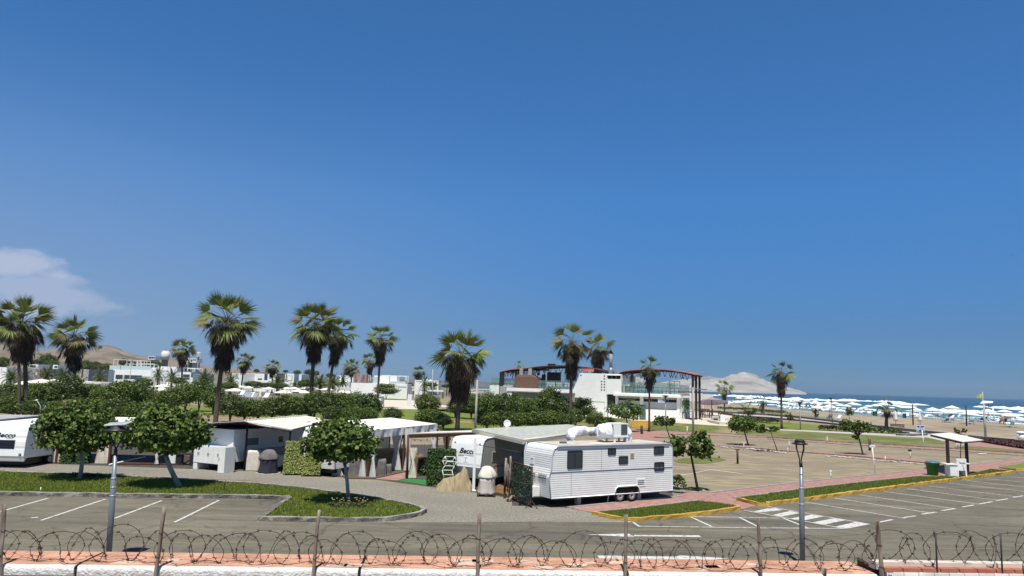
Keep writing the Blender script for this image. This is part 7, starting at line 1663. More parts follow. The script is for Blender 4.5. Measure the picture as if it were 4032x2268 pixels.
b=MB(); b.lathe([(.52,.90),(.52,.97),(.44,1.03),(.2,1.07),(0,1.08)],22,(q.x,q.y,.02)); b.build('lid',TEALP,BN)
q=G(*B(3,2165,300)); BN=thing('rubbish_bin',q,'white plastic bin with a lid at the right picture edge','bin'); b=MB(); b.lathe([(.42,0),(.52,1.15)],18,q); b.build('body',SKINW,BN); b=MB(); b.lathe([(.60,1.15),(.60,1.30),(.3,1.40),(0,1.42)],18,q); b.build('lid',SKINW,BN)
a=G(*R8(1335,545)); b=MB(); q=a; b.box((q.x,q.y,.35),(q.x+1.55,q.y+.05,1.5)); b.tube([q+Vector((.3,.1,0)),q+Vector((.3,.1,1.5))],.04,5); o=b.build('white_banner',CURT); tag(o,'white cloth banner hanging low behind the shelter','banner')
# benches
def bench(px,rz,label):
    p=G(*px); T_=thing('park_bench',p,label,'bench','park benches along the promenade',rz)
    b=MB(); b.box((-1.1,-.25,.45),(1.1,.25,.52)); b.build('seat',WOODB,T_,True); b=MB(); b.box((-1.1,.24,.60),(1.1,.30,.78)); b.box((-1.1,.24,.84),(1.1,.30,1.0)); b.build('backrest',WOODB,T_,True)
    for x in (-.9,.9): b=MB(); b.box((x-.05,-.22,0),(x+.05,.26,.45)); b.build('leg',DARK,T_,True)
    return T_
bench(C8(230,800),R(-28),'dark park bench beside the bushy sapling, leftmost of the three near the notice board'); bench(C9(30,985),R(-28),'dark park bench right of the short fan palm'); bench(C7(1235,800),R(-25),'dark park bench behind the promenade hedge, near the low fan palm')
# ------------------------------------------------------------------ beach furniture
UM=[]
u_proto=None
def umb(px,base_y,top_y,hw,off):
    global u_proto
    hw*=.88; P=G(*Cc(*off,px,base_y)); s=m_per_px(P); T=D(*Cc(*off,px,top_y),P.y); h=T.z; r=hw/5.1*s
    if u_proto is None:
        u_proto=octa((0,0,0),3.0,2.3,UMBC,mat('umbrella_pole',(.05,.085,.09),rough=.6),'x','umbrella','open white beach umbrellas near the surf','beach_umbrella',.62,0,.045); o=u_proto
    else: o=dup(u_proto)
    o.location=(P.x,P.y,0); k=min(max(r/2.3,.7),1.25)*(.93 if P.y>200 else 1); o.scale=(k,k,h/3.0); o.rotation_euler=(0,0,random.uniform(0,1)); UM.append(o); return P
o9=(3528,1500); o8=(3084,1500); o7=(2680,1480)
up=[]
for t in ((190,670,500,140),(420,740,545,100),(740,720,530,150),(960,760,548,130),(1065,835,575,170),(1135,740,492,175),(1480,865,615,185),(1860,830,560,180),(1955,800,625,150),(2185,780,575,175),(2310,930,640,195),(2230,800,645,120),(2571,790,590,110)): up.append(umb(t[0],t[1],t[2],t[3],o9))
for t in ((35,520,352,105),(160,510,385,70),(265,525,370,95),(475,530,370,100),(512,530,430,80),(645,545,390,90),(705,757,480,165),(935,768,465,160),(900,590,405,120),(1045,600,420,130),(1150,610,465,130),(1395,600,425,130),(1475,612,445,125),(1630,620,520,120),(1710,630,480,100),(1860,628,460,125),(1930,640,470,90),(2180,640,515,90),(2455,668,500,140),(1280,640,470,110),(700,560,450,110)): up.append(umb(t[0],t[1],t[2],t[3],o8))
for t in ((790,490,365,80),(1090,520,378,105),(1410,545,388,115),(1360,545,430,140),(1780,605,425,90),(1900,602,455,70),(2000,595,450,60),(2095,612,455,105),(2222,605,490,70),(2340,620,475,100),(2535,632,470,90),(690,490,372,70),(1170,560,420,90),(560,480,365,60)): up.append(umb(t[0],t[1],t[2],t[3],o7))
label_row(UM,'open white beach umbrella near the surf, # along the beach')
def folded(px,base,top,label):
    P=G(*px); T=D(px[0],top,P.y); T_=thing('folded_umbrella',P,label,'umbrella'); h=T.z
    b=MB(); b.lathe([(.42,h*.28),(.36,h*.45),(.22,h*.8),(.12,h*.97),(.03,h)],14,(P.x,P.y,0),lambda t,z:1+.16*math.sin(t*5)); b.build('canopy',CLOTH,T_); b=MB(); b.tube([P,P+Vector((0,0,h*.3))],.05,6); b.build('pole',WOODB,T_)
folded(C9(485,880),0,C9(485,635)[1],'closed cream beach umbrella behind the blue notice board'); folded(C8(2262,878),0,C8(2262,608)[1],'closed cream beach umbrella right of the short fan palm')
folded(C3(1095,930),0,C3(1110,685)[1],'closed cream umbrella beside the grey pool loungers'); folded(C6(110,990),0,C6(113,800)[1],'closed grey white umbrella against the tall white wall')
# loungers
def lounger_mesh():
    b=MB(); b.box((-.95,-.33,.30),(.35,.33,.36)); M=Matrix.Translation((.35,0,.33))@Matrix.Rotation(R(-42),4,'Y'); b.box((0,-.33,-.03),(.85,.33,.03),M)
    for x in (-.85,-.1,.45):
        for y in (-.28,.28): b.box((x-.03,y-.03,0),(x+.03,y+.03,.298))
    return b
LG=[]; lp=None
lmw=lounger_mesh().build('sun_lounger',mat('white_lounger',(.74,.75,.75),rough=.6)); lmg=lounger_mesh().build('sun_lounger',mat('grey_lounger',(.24,.27,.30),rough=.7))
for o in (lmw,lmg): tag(o,'x','sun lounger','sun loungers under the beach umbrellas'); KC[o]=[]; LG.append(o)
used=[0,0]
def lounge(p,kind,rz,grp=None):
    src=(lmw,lmg)[kind]; o=src if not used[kind] else dup(src)
    used[kind]=1; o.location=(p.x,p.y,0); o.rotation_euler=(0,0,rz); o.scale=(1.08,1.08,1.15)
    if o not in LG: LG.append(o)
    return o
random.seed(21)
for P in up:
    for k in range(2 if P.y<230 else 1):
        q=P+Vector((random.uniform(-2.3,2.3),random.uniform(-1.6,1.6),0)); lounge(q,random.random()<.35,R(random.choice((20,35,200,30)))+random.uniform(-.2,.2))
for x in range(20,2560,85):
    y=560+max(0,x-200)*.062; q=G(*C8(x,y+random.uniform(0,28))); lounge(q,random.random()<.3,R(30)+random.uniform(-.3,.3))
for x,y in ((60,700),(110,705),(620,760),(700,765),(800,760),(850,775),(1120,800),(1190,800),(1250,808),(1640,825),(1720,830),(1900,850),(1960,850),(2080,850),(2150,855),(2420,860),(2520,870)): lounge(G(*C9(x,y)),x%3==0,R(150)+random.uniform(-.2,.2))
label_row(LG,'reclining sun lounger in the long row near the surf, # of the row')
PL=[]
for x,y,g in ((700,790,0),(770,840,1),(830,850,1),(880,840,0),(950,860,1),(1185,850,0)):
    q=G(*C3(x,y+40)); s=(lmw,lmg)[g]; o=dup(s,(q.x,q.y,0),R(80)); o.scale=(1.9,1.9,2.0); o['group']='pool loungers behind the bushes'; PL.append(o)
label_row(PL,'reclining pool lounger above the bushes beside a closed umbrella, #')
# volleyball net, bins, lifeguard chair, lamp with panel, flag
v1,w1_=pt(C9(345,888),C9(330,468)); v2,w2_=pt(C9(1420,907),C9(1405,490)); VN=thing('volleyball_net',v1,'volleyball net line strung between two dark brown posts on the sand','net')
for p_,t_ in ((v1,w1_),(v2,w2_)): b=MB(); b.tube([p_,t_],.13,8); b.build('post',REDST2,VN)
b=MB(); zz_=D(*C9(400,705),v1.y).z; pts=[v1.lerp(v2,k/10)+Vector((0,0,zz_-.35*math.sin(k/10*math.pi))) for k in range(11)]; b.tube(pts,.04,4); b.build('net_cord',WHT,VN)
q=G(*C9(1470,812)); LT=thing('white_railing',q,'white slatted railing beside the right volleyball post','railing'); b=MB(); a=D(*C9(1370,735),q.y); c=D(*C9(1570,735),q.y); 
for z in (1.0,.6,.2): b.box((a.x,q.y,a.z*z),(c.x,q.y+.08,a.z*z+.12))
for x in (a.x,c.x): b.box((x-.08,q.y+.09,0),(x+.08,q.y+.2,a.z+.3))
b.build('rails',WHT,LT)
q=G(*C9(172,748)); BN=thing('rubbish_bin',q,'bright blue barrel bin on the sand near the left volleyball post','bin'); b=MB(); b.lathe([(.42,0),(.50,1.1),(.54,1.12),(.54,1.24)],16,q); b.build('body',BLUEP,BN); b=MB(); b.lathe([(.50,1.24),(.3,1.27),(0,1.28)],16,q); b.build('lid',TEALP,BN)
q=G(*C8(1845,700)); BN=thing('rubbish_bin',q,'dark green bin left of the short fan palm on the sand','bin'); b=MB(); b.box((q.x-.5,q.y-.4,0),(q.x+.5,q.y+.4,1.25)); b.build('body',mat('dark_green_plastic',(.02,.07,.06),rough=.5),BN)
q=G(*C7(920,570)); BN=thing('rubbish_bin',q,'small blue box beside a white box on the distant sand','bin'); b=MB(); b.box((q.x-.5,q.y-.4,0),(q.x+.4,q.y+.4,1.4)); b.build('body',BLUEP,BN); b=MB(); b.box((q.x+.5,q.y-.4,0),(q.x+1.3,q.y+.4,1.5)); o=b.build('white_box',WHT); tag(o,'white box standing right of the small blue box on the distant sand','box')
T_,P,T=pole('solar_lamp',C9(1800,1185),C9(1762,470),.17,.11,'tall pole with tilted white solar panel and struts at the beach edge, right','street lamp'); 
pc=[D(*C9(x,y),P.y) for x,y in ((1690,448),(1950,432),(2075,412),(1870,402))]; pc[2].y+=1.4; pc[3].y+=1.4; b=MB(); b.slab(pc,.08); b.build('solar_panel',WHT,T_)
b=MB(); 
for x0,y0,x1,y1 in ((1780,560,1840,450),(1880,540,1960,440),(1855,545,1860,440),(1765,520,1870,545)): b.tube([D(*C9(x0,y0),P.y),D(*C9(x1,y1),P.y)],.035,5)
b.build('strut',DARK,T_)
FLG=G(*C9(1760,790)); T_=thing('flag',FLG,'yellow warning flag on a thin white pole above the solar lamp','flag'); b=MB(); b.tube([FLG,D(*C9(1740,218),FLG.y)],.045,5); b.build('flag_pole',WHT,T_)
b=MB(); vs=[]; 
for i in range(9):
    for j in range(7):
        f=i/8; g=j/6; e=D(*C9(1728-88*f-6*g,250+95*g+ (30*f*(1-g))),FLG.y); e.y+=.25*math.sin(f*7+g*2); vs.append(e)
b.add(vs,[(i*7+j,(i+1)*7+j,(i+1)*7+j+1,i*7+j+1) for i in range(8) for j in range(6)],True); b.build('cloth',FLAGY,T_)
q=G(*C9(1985,820)); T_=thing('lifeguard_post',q,'white legged lifeguard platform behind the solar lamp','lifeguard chair'); b=MB(); 
b.tube([q,q+Vector((-.3,0,3.4))],.13,6); b.tube([q+Vector((-1.6,0,0)),q+Vector((-.4,0,3.0))],.06,5); b.tube([q+Vector((-1.6,1,0)),q+Vector((-.4,1,3.0))],.06,5); b.build('leg',WHT,T_); b=MB(); b.box((q.x-1.6,q.y-.1,2.2),(q.x+.1,q.y+1.2,2.3)); b.build('platform',WHT,T_)
# two seated people far off under the right umbrella
def small_person(p,m_top,m_leg,label,rz=0,sc=1.0):
    T_=thing('person',p,label,'person',None,rz)
    verts=[(0,0,.52),(0,.02,.80),(0,.02,1.06),(0,.0,1.17),(0,-.01,1.26),(0,-.02,1.38),(-.11,-.03,.52),(-.13,-.46,.55),(-.13,-.48,.08),(-.13,-.60,.03),(.11,-.03,.52),(.13,-.46,.55),(.13,-.48,.08),(.13,-.60,.03),(-.20,.02,1.07),(-.27,-.06,.82),(-.22,-.30,.70),(.20,.02,1.07),(.27,-.06,.82),(.22,-.30,.70)]
    edges=[(0,1),(1,2),(2,3),(3,4),(4,5),(0,6),(6,7),(7,8),(8,9),(0,10),(10,11),(11,12),(12,13),(2,14),(14,15),(15,16),(2,17),(17,18),(18,19)]
    rad=[.15,.14,.15,.06,.09,.09,.10,.075,.05,.04,.10,.075,.05,.04,.065,.05,.035,.065,.05,.035]
    me=bpy.data.meshes.new('body'); me.from_pydata(verts,edges,[]); me.materials.append(mat('skin_tan',(.34,.20,.13),rough=.6)); o=bpy.data.objects.new('body',me); col.objects.link(o); o.parent=T_
    sk=o.modifiers.new('skin','SKIN'); 
    for v,r in zip(me.skin_vertices[0].data,rad): v.radius=(r,r)
    me.skin_vertices[0].data[0].use_root=True; o.modifiers.new('s','SUBSURF').levels=1
    b=MB(); b.lathe([(.0,.50),(.19,.51),(.17,.80),(.20,1.02),(.10,1.12),(.07,1.12)],12,(0,.01,0)); b.build('shirt',m_top,T_,True)
    b=MB(); b.lathe([(.09,1.30),(.115,1.38),(.10,1.47),(0,1.50)],10,(0,.01,0)); b.build('hair',DARK,T_,True); T_.scale=(sc,sc,sc); return T_
small_person(G(*C9(2120,870)),mat('orange_cloth',(.42,.16,.03),rough=.9),DARK,'distant person in an orange top seated on a lounger at right',R(170),1.35); small_person(G(*C9(2205,880)),DARK,DARK,'distant person in a dark top seated beside the person in orange',R(170),1.35)
# distant birds over the sea
def bird(px,d,s,label):
    q=D(*px,d); b=MB(); b.add([(-1,.1,.25),(-.45,-.15,.05),(-.4,.3,.05),(0,-.25,0),(0,.45,0),(.45,-.15,.05),(.4,.3,.05),(1,.1,.32)],[(0,1,2),(1,3,4,2),(3,5,6,4),(5,7,6)]); b.tube([(0,-.5,-.02),(0,0,0),(0,.7,-.02)],[.03,.12,.03],5); b.v=[q+v*s for v in b.v]; o=b.build('bird',DARK); origin_to(o,q); return tag(o,label,'bird')
bird(A(3,1332,158),200,.45,'left bird of the two flying close together high over the sea'); bird(A(3,1441,146),200,.55,'right bird of the two flying close together high over the sea'); bird(A(3,990,430),200,.45,'lone bird low over the sea left of the pair'); bird(A(2,2192,356),200,.4,'lone bird high above the rocky island'); bird((3983,1004),180,.5,'lone dark bird at the right picture edge')
bird(A(3,898,1182),200,.5,'white gull just above the breakers')['label']='small gull flying low just above the breaking waves'
# ------------------------------------------------------------------ left hand pool umbrellas, pergolas
PU=[]
def pumb(px,hw_px,h=3.0,two=False):
    d=FP*(H-h)/(px[1]-yh(px[0])); T=D(*px,d); r=hw_px/5.1*d/FP
    o=dup(u_proto); o.location=(T.x,T.y,0); k=r/2.3; o.scale=(k,k,h/3); o['group']='white pool umbrellas beyond the bushes'; o.rotation_euler=(0,0,.39); PU.append(o)
for x,y,w in ((320,585,155),(590,650,215),(700,592,140),(880,607,100),(1040,607,115),(1280,625,135),(1395,612,135),(1640,622,125),(1790,625,130),(1575,688,190),(1880,668,170),(2060,622,160),(2180,632,120)): pumb(C3(x,y),w)
for x,y,w in ((60,625,160),(380,645,150),(430,690,110),(700,690,95),(820,700,60),(1225,655,160),(-60,690,120)): pumb(C4(x,y),w)
for x,y,w in ((660,870,90),(915,880,160),(1190,880,150),(1200,940,165),(1330,860,150),(90,930,120),(230,905,80)): pumb(C2(x,y),w)
for x,y,w in ((460,815,140),(1080,772,160),(1270,778,145),(1480,782,150)): pumb(C1(x,y),w,3.4)
pumb(C2(1430,812),215,3.8); pumb(C1(840,772),340,4.0)
label_row(PU,'open white pool umbrella beyond the bushes, # of the field')
def flatroof(l,r,th,h,depth,label,cat='pergola',posts=2,m=None):
    d0=FP*(H-h)/(l[1]-yh(l[0])); d1=FP*(H-h)/(r[1]-yh(r[0])); a=D(*l,d0); c=D(*r,d0*.5+d1*.5 if abs(d1-d0)/d0<.5 else d0); c.z=h; T_=thing('flat_pergola',(a.x,a.y,0),label,cat)
    dv=(c-a).normalized(); n=Vector((-dv.y,dv.x,0)); n=n if n.y>0 else -n; t=th/5.1*a.y/FP
    b=MB(); b.slab([a,c,c+n*depth,a+n*depth],t); b.build('roof',m or CANV,T_)
    for k in range(posts+1):
        for s in (.0,.98):
            q=a.lerp(c,.03+.94*k/posts)+n*depth*s; b=MB(); b.box((q.x-.1,q.y+.02,0),(q.x+.1,q.y+.22,h-t)); b.build('post',WOODB,T_)
    return T_,a,c,n
flatroof(C1(-200,760),C1(1060,760),30,3.0,3,'long flat white canopy at far left behind the bushes',posts=5); flatroof(C1(1100,765),C1(1650,768),22,3.0,3,'second flat white canopy left of the cream kiosk',posts=3)
flatroof(C2(-60,775),C2(330,778),22,3.1,3,'flat white canopy left of the largest white house',posts=2); flatroof(C2(1365,815),C2(1812,832),20,3.1,3,'flat white canopy right of the big white pool umbrella',posts=2)
T_,a,c,n=flatroof(C1(1500,818),C1(2018,842),38,3.0,5,'cream kiosk with a flat white roof and cloth walls behind the bushes','kiosk',posts=2); b=MB(); b.slab([a+n*.3-Vector((0,0,.5)),c+n*.3-Vector((0,0,.5)),c+n*4.6-Vector((0,0,.5)),a+n*4.6-Vector((0,0,.5))],2.45); b.build('cloth_wall',CLOTH,T_)
flatroof(C4(470,635),C4(1005,645),42,3.0,4,'flat white canopy between umbrellas left of the slender palm',posts=2)
flatroof(C4(2000,620),C4(2560,632),30,3.3,2,'upper white pergola beam left of the broad centre palm',posts=3); flatroof(C4(2095,676),C5(665,695),30,3.0,2,'lower white pergola beam left of the broad centre palm',posts=3)
flatroof(C5(1250,690),C5(1700,668),20,3.3,3,'thin cream awning right of the broad centre palm',posts=2,m=CLOTH); flatroof(C5(1340,735),C5(1915,715),26,3.0,3,'lower cream awning right of the broad centre palm',posts=3,m=CLOTH)
flatroof(C4(1700,645),C4(1905,668),14,2.6,3,'small grey flat shelter at the right end of the long white house',posts=1,m=CONC)
p=G(*C4(2050,1010)); a=D(*C4(2005,778),p.y); c=D(*C4(2085,1000),p.y); b=MB(); b.add([(D(*C4(1990,1000),p.y)),(D(*C4(2078,1015),p.y)),(D(*C4(2090,780),p.y)),(D(*C4(2010,776),p.y))],[(0,1,2,3)]); 
e=D(*C4(2135,785),p.y+2); f_=D(*C4(2100,900),p.y+2); b.add([D(*C4(2090,782),p.y),e,f_],[(0,1,2)]); b.box((a.x+1.6,p.y+.05,0),(a.x+1.8,p.y+.2,a.z)); o=b.build('white_side_curtain',CURT); tag(o,'tall white side curtain at the right end of the cream plaza','curtain')
p=G(*C4(1475,985)); b=MB(); b.box((p.x-.5,p.y,0),(p.x+.55,p.y+.8,2.0)); o=b.build('grey_cabinet',mat('sage_metal',(.20,.24,.21),rough=.6)); tag(o,'tall sage grey cabinet right of the slender palm trunk','cabinet')
p=G(*C4(1645,855)); b=MB(); b.lathe([(.55,0),(.65,1.5),(.7,1.5),(.7,1.7),(0,1.75)],12,p); o=b.build('blue_bin',BLUEP); tag(o,'bright blue bin on the grass beyond the cream plaza','bin')
p=G(*C4(1640,845)); b=MB(); b.box((p.x-2.6,p.y+2,.9),(p.x+1.0,p.y+3,1.5)); b.box((p.x+1.2,p.y+2,1),(p.x+2.2,p.y+3,2.6)); o=b.build('white_covers',WHT); tag(o,'white covered furniture behind the bright blue bin','furniture')
p=G(*C4(1300,1000)); b=MB(); b.box((p.x,p.y,0),(p.x+2.0,p.y+1,1.6)); o=b.build('white_counter',WHT); tag(o,'white counter half hidden left of the slender palm trunk','counter')
# ------------------------------------------------------------------ distant houses
def house(x0,x1,ytop,d0,d1,conv,label,wins=(),depth=12,m=None,extra=()):
    d0*=1.42; d1*=1.42; ptop=conv(x0,ytop); a=D(*ptop,d0); c=D(*conv(x1,ytop),d1); h=a.z; T_=thing('white_house',(a.x,a.y,0),label,'house')
    a0=Vector((a.x,a.y,0)); c0=Vector((c.x,c.y,0)); dv=(c0-a0).normalized(); n=Vector((-dv.y,dv.x,0)); n=n if n.y>0 else -n
    M=Matrix((Vector((dv.x,dv.y,0)),n,Vector((0,0,1)))).transposed().to_4x4(); M.translation=a0; L=(c0-a0).length
    b=MB(); b.box((0,0,0),(L,depth,h),M); b.build('wall',m or GWALL,T_)
    Mi=M.inverted()
    for w in wins:
        (x,y,xx,yy)=w[:4]; mm=w[4] if len(w)>4 else GLSD; p=Mi@hit(*conv(x,(y+yy)/2),a0,n); q=Mi@hit(*conv(xx,(y+yy)/2),a0,n); r=Mi@hit(*conv((x+xx)/2,y),a0,n); s=Mi@hit(*conv((x+xx)/2,yy),a0,n)
        b=MB(); b.box((p.x,-.06,max(0.05,s.z)),(q.x,-.02 if not(len(w)>5) else -w[5],r.z),M); b.build('window' if mm in (GLSD,BLACK) else 'panel',mm,T_)
    for w in extra:
        (x,y,xx,yy,kind)=w; yoff=3.0; O=a0+n*(yoff if kind!='box' else 2); p=Mi@hit(*conv(x,(y+yy)/2),O,n); q=Mi@hit(*conv(xx,(y+yy)/2),O,n); r=Mi@hit(*conv((x+xx)/2,y),O,n); s=Mi@hit(*conv((x+xx)/2,yy),O,n)
        if kind=='frame':
            b=MB(); t=.12; yy0=yoff
            for yb in (yy0,yy0+3): b.box((p.x,yb,r.z-t),(q.x,yb+t,r.z),M); b.box((p.x,yb,max(h,s.z)),(p.x+t,yb+t,r.z-t),M); b.box((q.x-t,yb,max(h,s.z)),(q.x,yb+t,r.z-t),M)
            b.build('roof_frame',WHT,T_)
        elif kind=='glass': b=MB(); b.box((p.x,.2,h),(q.x,.25,r.z),M); b.build('glass_parapet',mat('pale_glass',(.55,.66,.66),rough=.15,spec=.6),T_)
        elif kind=='box': b=MB(); b.box((p.x,2,h),(q.x,8,r.z),M); b.build('upper_room',GWALL,T_)
        elif kind=='tank': b=MB(); cx_=(p.x+q.x)/2; pp=M@Vector((cx_,4,h)); b.lathe([((q.x-p.x)/2,0),((q.x-p.x)/2,r.z-h),(0,r.z-h+.3)],10,pp); b.build('water_tank',DARK,T_)
        elif kind=='brown': b=MB(); b.box((p.x,2,h),(q.x,7,r.z),M); b.build('terrace_room',mat('brown_glazing',(.13,.07,.055),(.35,.30,.28),scale=1.2,rough=.5,stretch=(1,1,.3)),T_)
    return T_
PARP=mat('grey_blue_paint',(.16,.22,.26),rough=.6)
house(205,1040,590,200,200,C2,'largest white modern house with dark strip windows and roof pergola frames',[(262,692,405,775),(435,700,790,778),(790,716,1030,748,mat('pale_grey_panel',(.5,.53,.55),rough=.7)),(410,700,430,775,GREYP)],extra=[(218,510,440,588,'glass'),(430,520,1035,598,'glass'),(222,385,490,505,'frame'),(605,402,698,520,'frame'),(756,410,886,520,'frame'),(456,478,1040,560,'frame'),(700,462,960,560,'frame'),(430,548,460,590,'tank'),(500,548,524,590,'tank'),(800,568,1000,600,'box')])
house(1095,1335,580,196,198,C2,'plain white house block right of the largest white house, with a dark recess',[(1175,780,1210,802),(1225,765,1312,870,mat('white_tile_panel',(.62,.66,.70),rough=.5)),(1098,720,1320,735,GREYP)],extra=[(1100,545,1200,570,'box'),(1200,525,1300,570,'box')])
house(40,205,628,215,205,C2,'low plain white house left of the largest white house')
house(1330,1560,640,225,225,C2,'grey shaded house behind the small fan palm by the water tower',m=mat('grey_house',(.55,.58,.58),rough=.8))
house(1210,1500,525,262,262,C2,'long low white house on the rise behind the plain white block',[(1215,555,1240,572,DARK),(1268,555,1300,572,DARK)])
house(1560,1822,632,205,205,C2,'small white house with a large two pane window, left of the tallest palm',[(1617,685,1750,742),(1617,752,1750,788),(1775,640,1820,740,mat('teal_glass',(.10,.17,.18),rough=.2))],extra=[(1610,555,1945,605,'frame'),(1700,565,1860,605,'frame'),(1640,495,1680,540,'tank')])
house(1826,1995,668,203,203,C2,'blue grey gabled house front directly left of the tallest palm',[(1838,705,1895,805,PARP),(1915,705,1985,805,PARP)],m=mat('blue_grey_house',(.20,.28,.32),rough=.7))
house(505,770,350,212,210,C3,'white house block with a green glass corner right of the tallest palm',[(610,358,668,455,mat('green_glass',(.35,.45,.42),rough=.2))])
house(770,1610,355,215,212,C3,'long white house with a wide dark grey box window, behind the row of pool umbrellas',[(1190,368,1252,490),(1055,458,1142,486),(1425,358,1600,540,mat('dark_grey_wall',(.07,.085,.07),rough=.8)),(830,425,845,440,DARK),(985,425,996,445,DARK),(1042,400,1060,415,GREYP),(1112,400,1124,415,GREYP),(835,460,848,480,DARK),(880,470,915,484,DARK)])
house(1612,1790,362,209,209,C3,'white house end with a square framed window recess',[(1620,365,1636,510,BLACK),(1645,405,1748,505,DARK),(1652,412,1740,498,GWALL,.075),(1640,575,1720,620,GREYP)])
house(1792,1938,385,214,214,C3,'narrow white house with stepped terraces beside the feather palms',[(1800,378,1880,388,DARK),(1800,545,1870,556,DARK)])
house(870,2000,545,175,175,C4,'long low white house wall with a busy glazed roof terrace behind the slender palm',[(1800,610,1975,640,GREYP)],extra=[(925,375,1215,500,'brown'),(1330,405,1650,490,'box'),(1345,430,1450,490,'glass'),(1480,400,2000,530,'frame'),(1600,410,1960,500,'frame'),(1640,400,1790,500,'box'),(1100,390,1230,500,'frame'),(1660,520,1990,545,'glass')])
house(525,830,515,215,213,C4,'pale house wing with roof railings left of the long low white house',[(540,545,560,640,GREYP),(750,525,820,600,mat('pale_green_panel',(.45,.55,.52),rough=.6))],extra=[(560,395,800,515,'frame'),(640,405,790,515,'box')])
house(90,570,490,240,240,C5,'distant low white houses behind the pergola beams, left of the broad centre palm',[(440,520,460,610,DARK),(500,520,520,600,DARK)],extra=[(250,480,420,495,'box')])
house(-120,150,536,150,150,C1,'white house corner with pale blue wall at the far left edge',[(20,550,35,660,GREYP),(130,560,155,680,mat('blue_shade_panel',(.35,.48,.55),rough=.6))])
house(585,775,480,190,190,C1,'small white upper storey right of the far left palms',[(600,500,720,545,mat('green_dark_glass',(.06,.09,.07),rough=.4)),(720,505,770,550,GREYP)])
house(1068,1165,492,195,195,C1,'tiny white tower room with one dark window in front of the hill',[(1092,515,1155,552)])
house(690,855,560,180,180,C1,'red brown slatted house front right of the far left palms',[(715,640,750,700,GREYP),(800,580,850,740,WOODB)],m=mat('brown_house',(.20,.12,.09),(.34,.31,.27),scale=1.5,rough=.8))
house(1525,1790,575,172,172,C1,'grey slatted house front with dark red uprights behind the second palm',[(1592,600,1640,612,GREYP),(1592,632,1640,645,GREYP),(1640,585,1672,740,WOODB),(1680,600,1730,612,GREYP),(1680,655,1725,668,GREYP),(1592,700,1640,712,GREYP)],m=mat('slat_house',(.26,.23,.23),(.42,.40,.39),scale=2,rough=.8))
house(1792,1925,585,175,175,C1,'small white house with a green door glass right of the slatted house',[(1770,610,1850,720,mat('green_dark_glass2',(.07,.11,.09),rough=.3))])
house(720,880,800,150,150,C4,'low white building base beside the palms',m=GWALL) if False else None
# hillside houses, water tower, mushroom tower
def hillhouse(x0,y0,x1,y1,d,label,panes):
    a=D(*C2(x0,y1),d); c=D(*C2(x1,y0),d); T_=thing('hill_house',(a.x,a.y,a.z),label,'house'); b=MB(); b.box((a.x,d,a.z),(c.x,d+12,c.z)); b.build('wall',GWALL,T_)
    q=D(a.x,0,d) if False else None
    b=MB(); b.box((a.x+1,d+2,0),(c.x-1,d+10,a.z)); b.build('base',CONC,T_)
    for (f0,f1,g0,g1) in panes: b=MB(); b.box((a.x+(c.x-a.x)*f0,d-.3,a.z+(c.z-a.z)*g0),(a.x+(c.x-a.x)*f1,d-.1,a.z+(c.z-a.z)*g1)); b.build('window',GLSD,T_)
hillhouse(920,318,1062,386,620,'small white house with dark windows on the right foot of the desert hill',((.08,.45,.35,.85),(.5,.78,.45,.85),(.84,.95,.3,.9)))
hillhouse(1672,345,1748,425,620,'white hillside house partly hidden behind the small fan palm',((.1,.4,.3,.8),(.55,.9,.2,.5)))
hillhouse(1758,368,1888,445,620,'white framed hillside house below the striped round tower',((.1,.35,.3,.8),(.42,.6,.55,.85),(.66,.9,.55,.85)))
q=D(*C2(1243,500),420); sW=420/FP/5.1; WT=thing('water_tower',(q.x,420,0),'big cream cylindrical water tower on a grey base, right of the desert hill','water tower')
z=lambda y:D(*C2(1243,y),420).z
b=MB(); r=78*sW; b.lathe([(r,z(392)),(r,z(240)),(r*.78,z(238)),(r*.78,z(212)),(0,z(208))],28,(q.x,420,0)); b.build('tank',mat('cream_tank',(.62,.60,.52),(.54,.52,.45),scale=.3,rough=.8,stretch=(1,1,.2)),WT)
b=MB(); b.lathe([(r*.78,0),(r*.78,z(396)),(r*.9,z(393))],20,(q.x,420,0)); b.build('base',mat('tower_grey',(.17,.20,.22),rough=.8),WT)
b=MB(); b.tube([(q.x,420,z(210)),(q.x,420,z(172))],.15,4); b.build('antenna',DARK,WT)
q=D(*C2(1920,400),520); sW=520/FP/5.1; MT=thing('round_tower',(q.x,520,0),'slim round tower with stacked white rings left of the tallest palm','tower'); z=lambda y:D(*C2(1920,y),520).z
b=MB(); b.lathe([(13*sW,0),(11*sW,z(335))],10,(q.x,520,0)); b.build('stem',PARP,MT)
for y in (330,305,280,256): b=MB(); b.lathe([(30*sW,z(y)),(42*sW,z(y-4)),(42*sW,z(y-14)),(34*sW,z(y-18))],18,(q.x,520,0)); b.build('ring',GWALL,MT)
b=MB(); b.lathe([(28*sW,z(334)),(28*sW,z(238)),(10*sW,z(225)),(4*sW,z(180))],14,(q.x,520,0)); b.build('core',PARP,MT)
q=D(*C1(1958,175),990); b=MB(); a=D(*C1(1890,180),985); c=D(*C1(1945,100),985); e=D(*C1(1978,100),985); b.box((a.x,985,a.z-15),(c.x,995,c.z)); b.box((c.x,985,a.z-15),(e.x,995,e.z+.0)); o=b.build('hilltop_box',CONC); tag(o,'small pale block building on the crest of the desert hill','building')
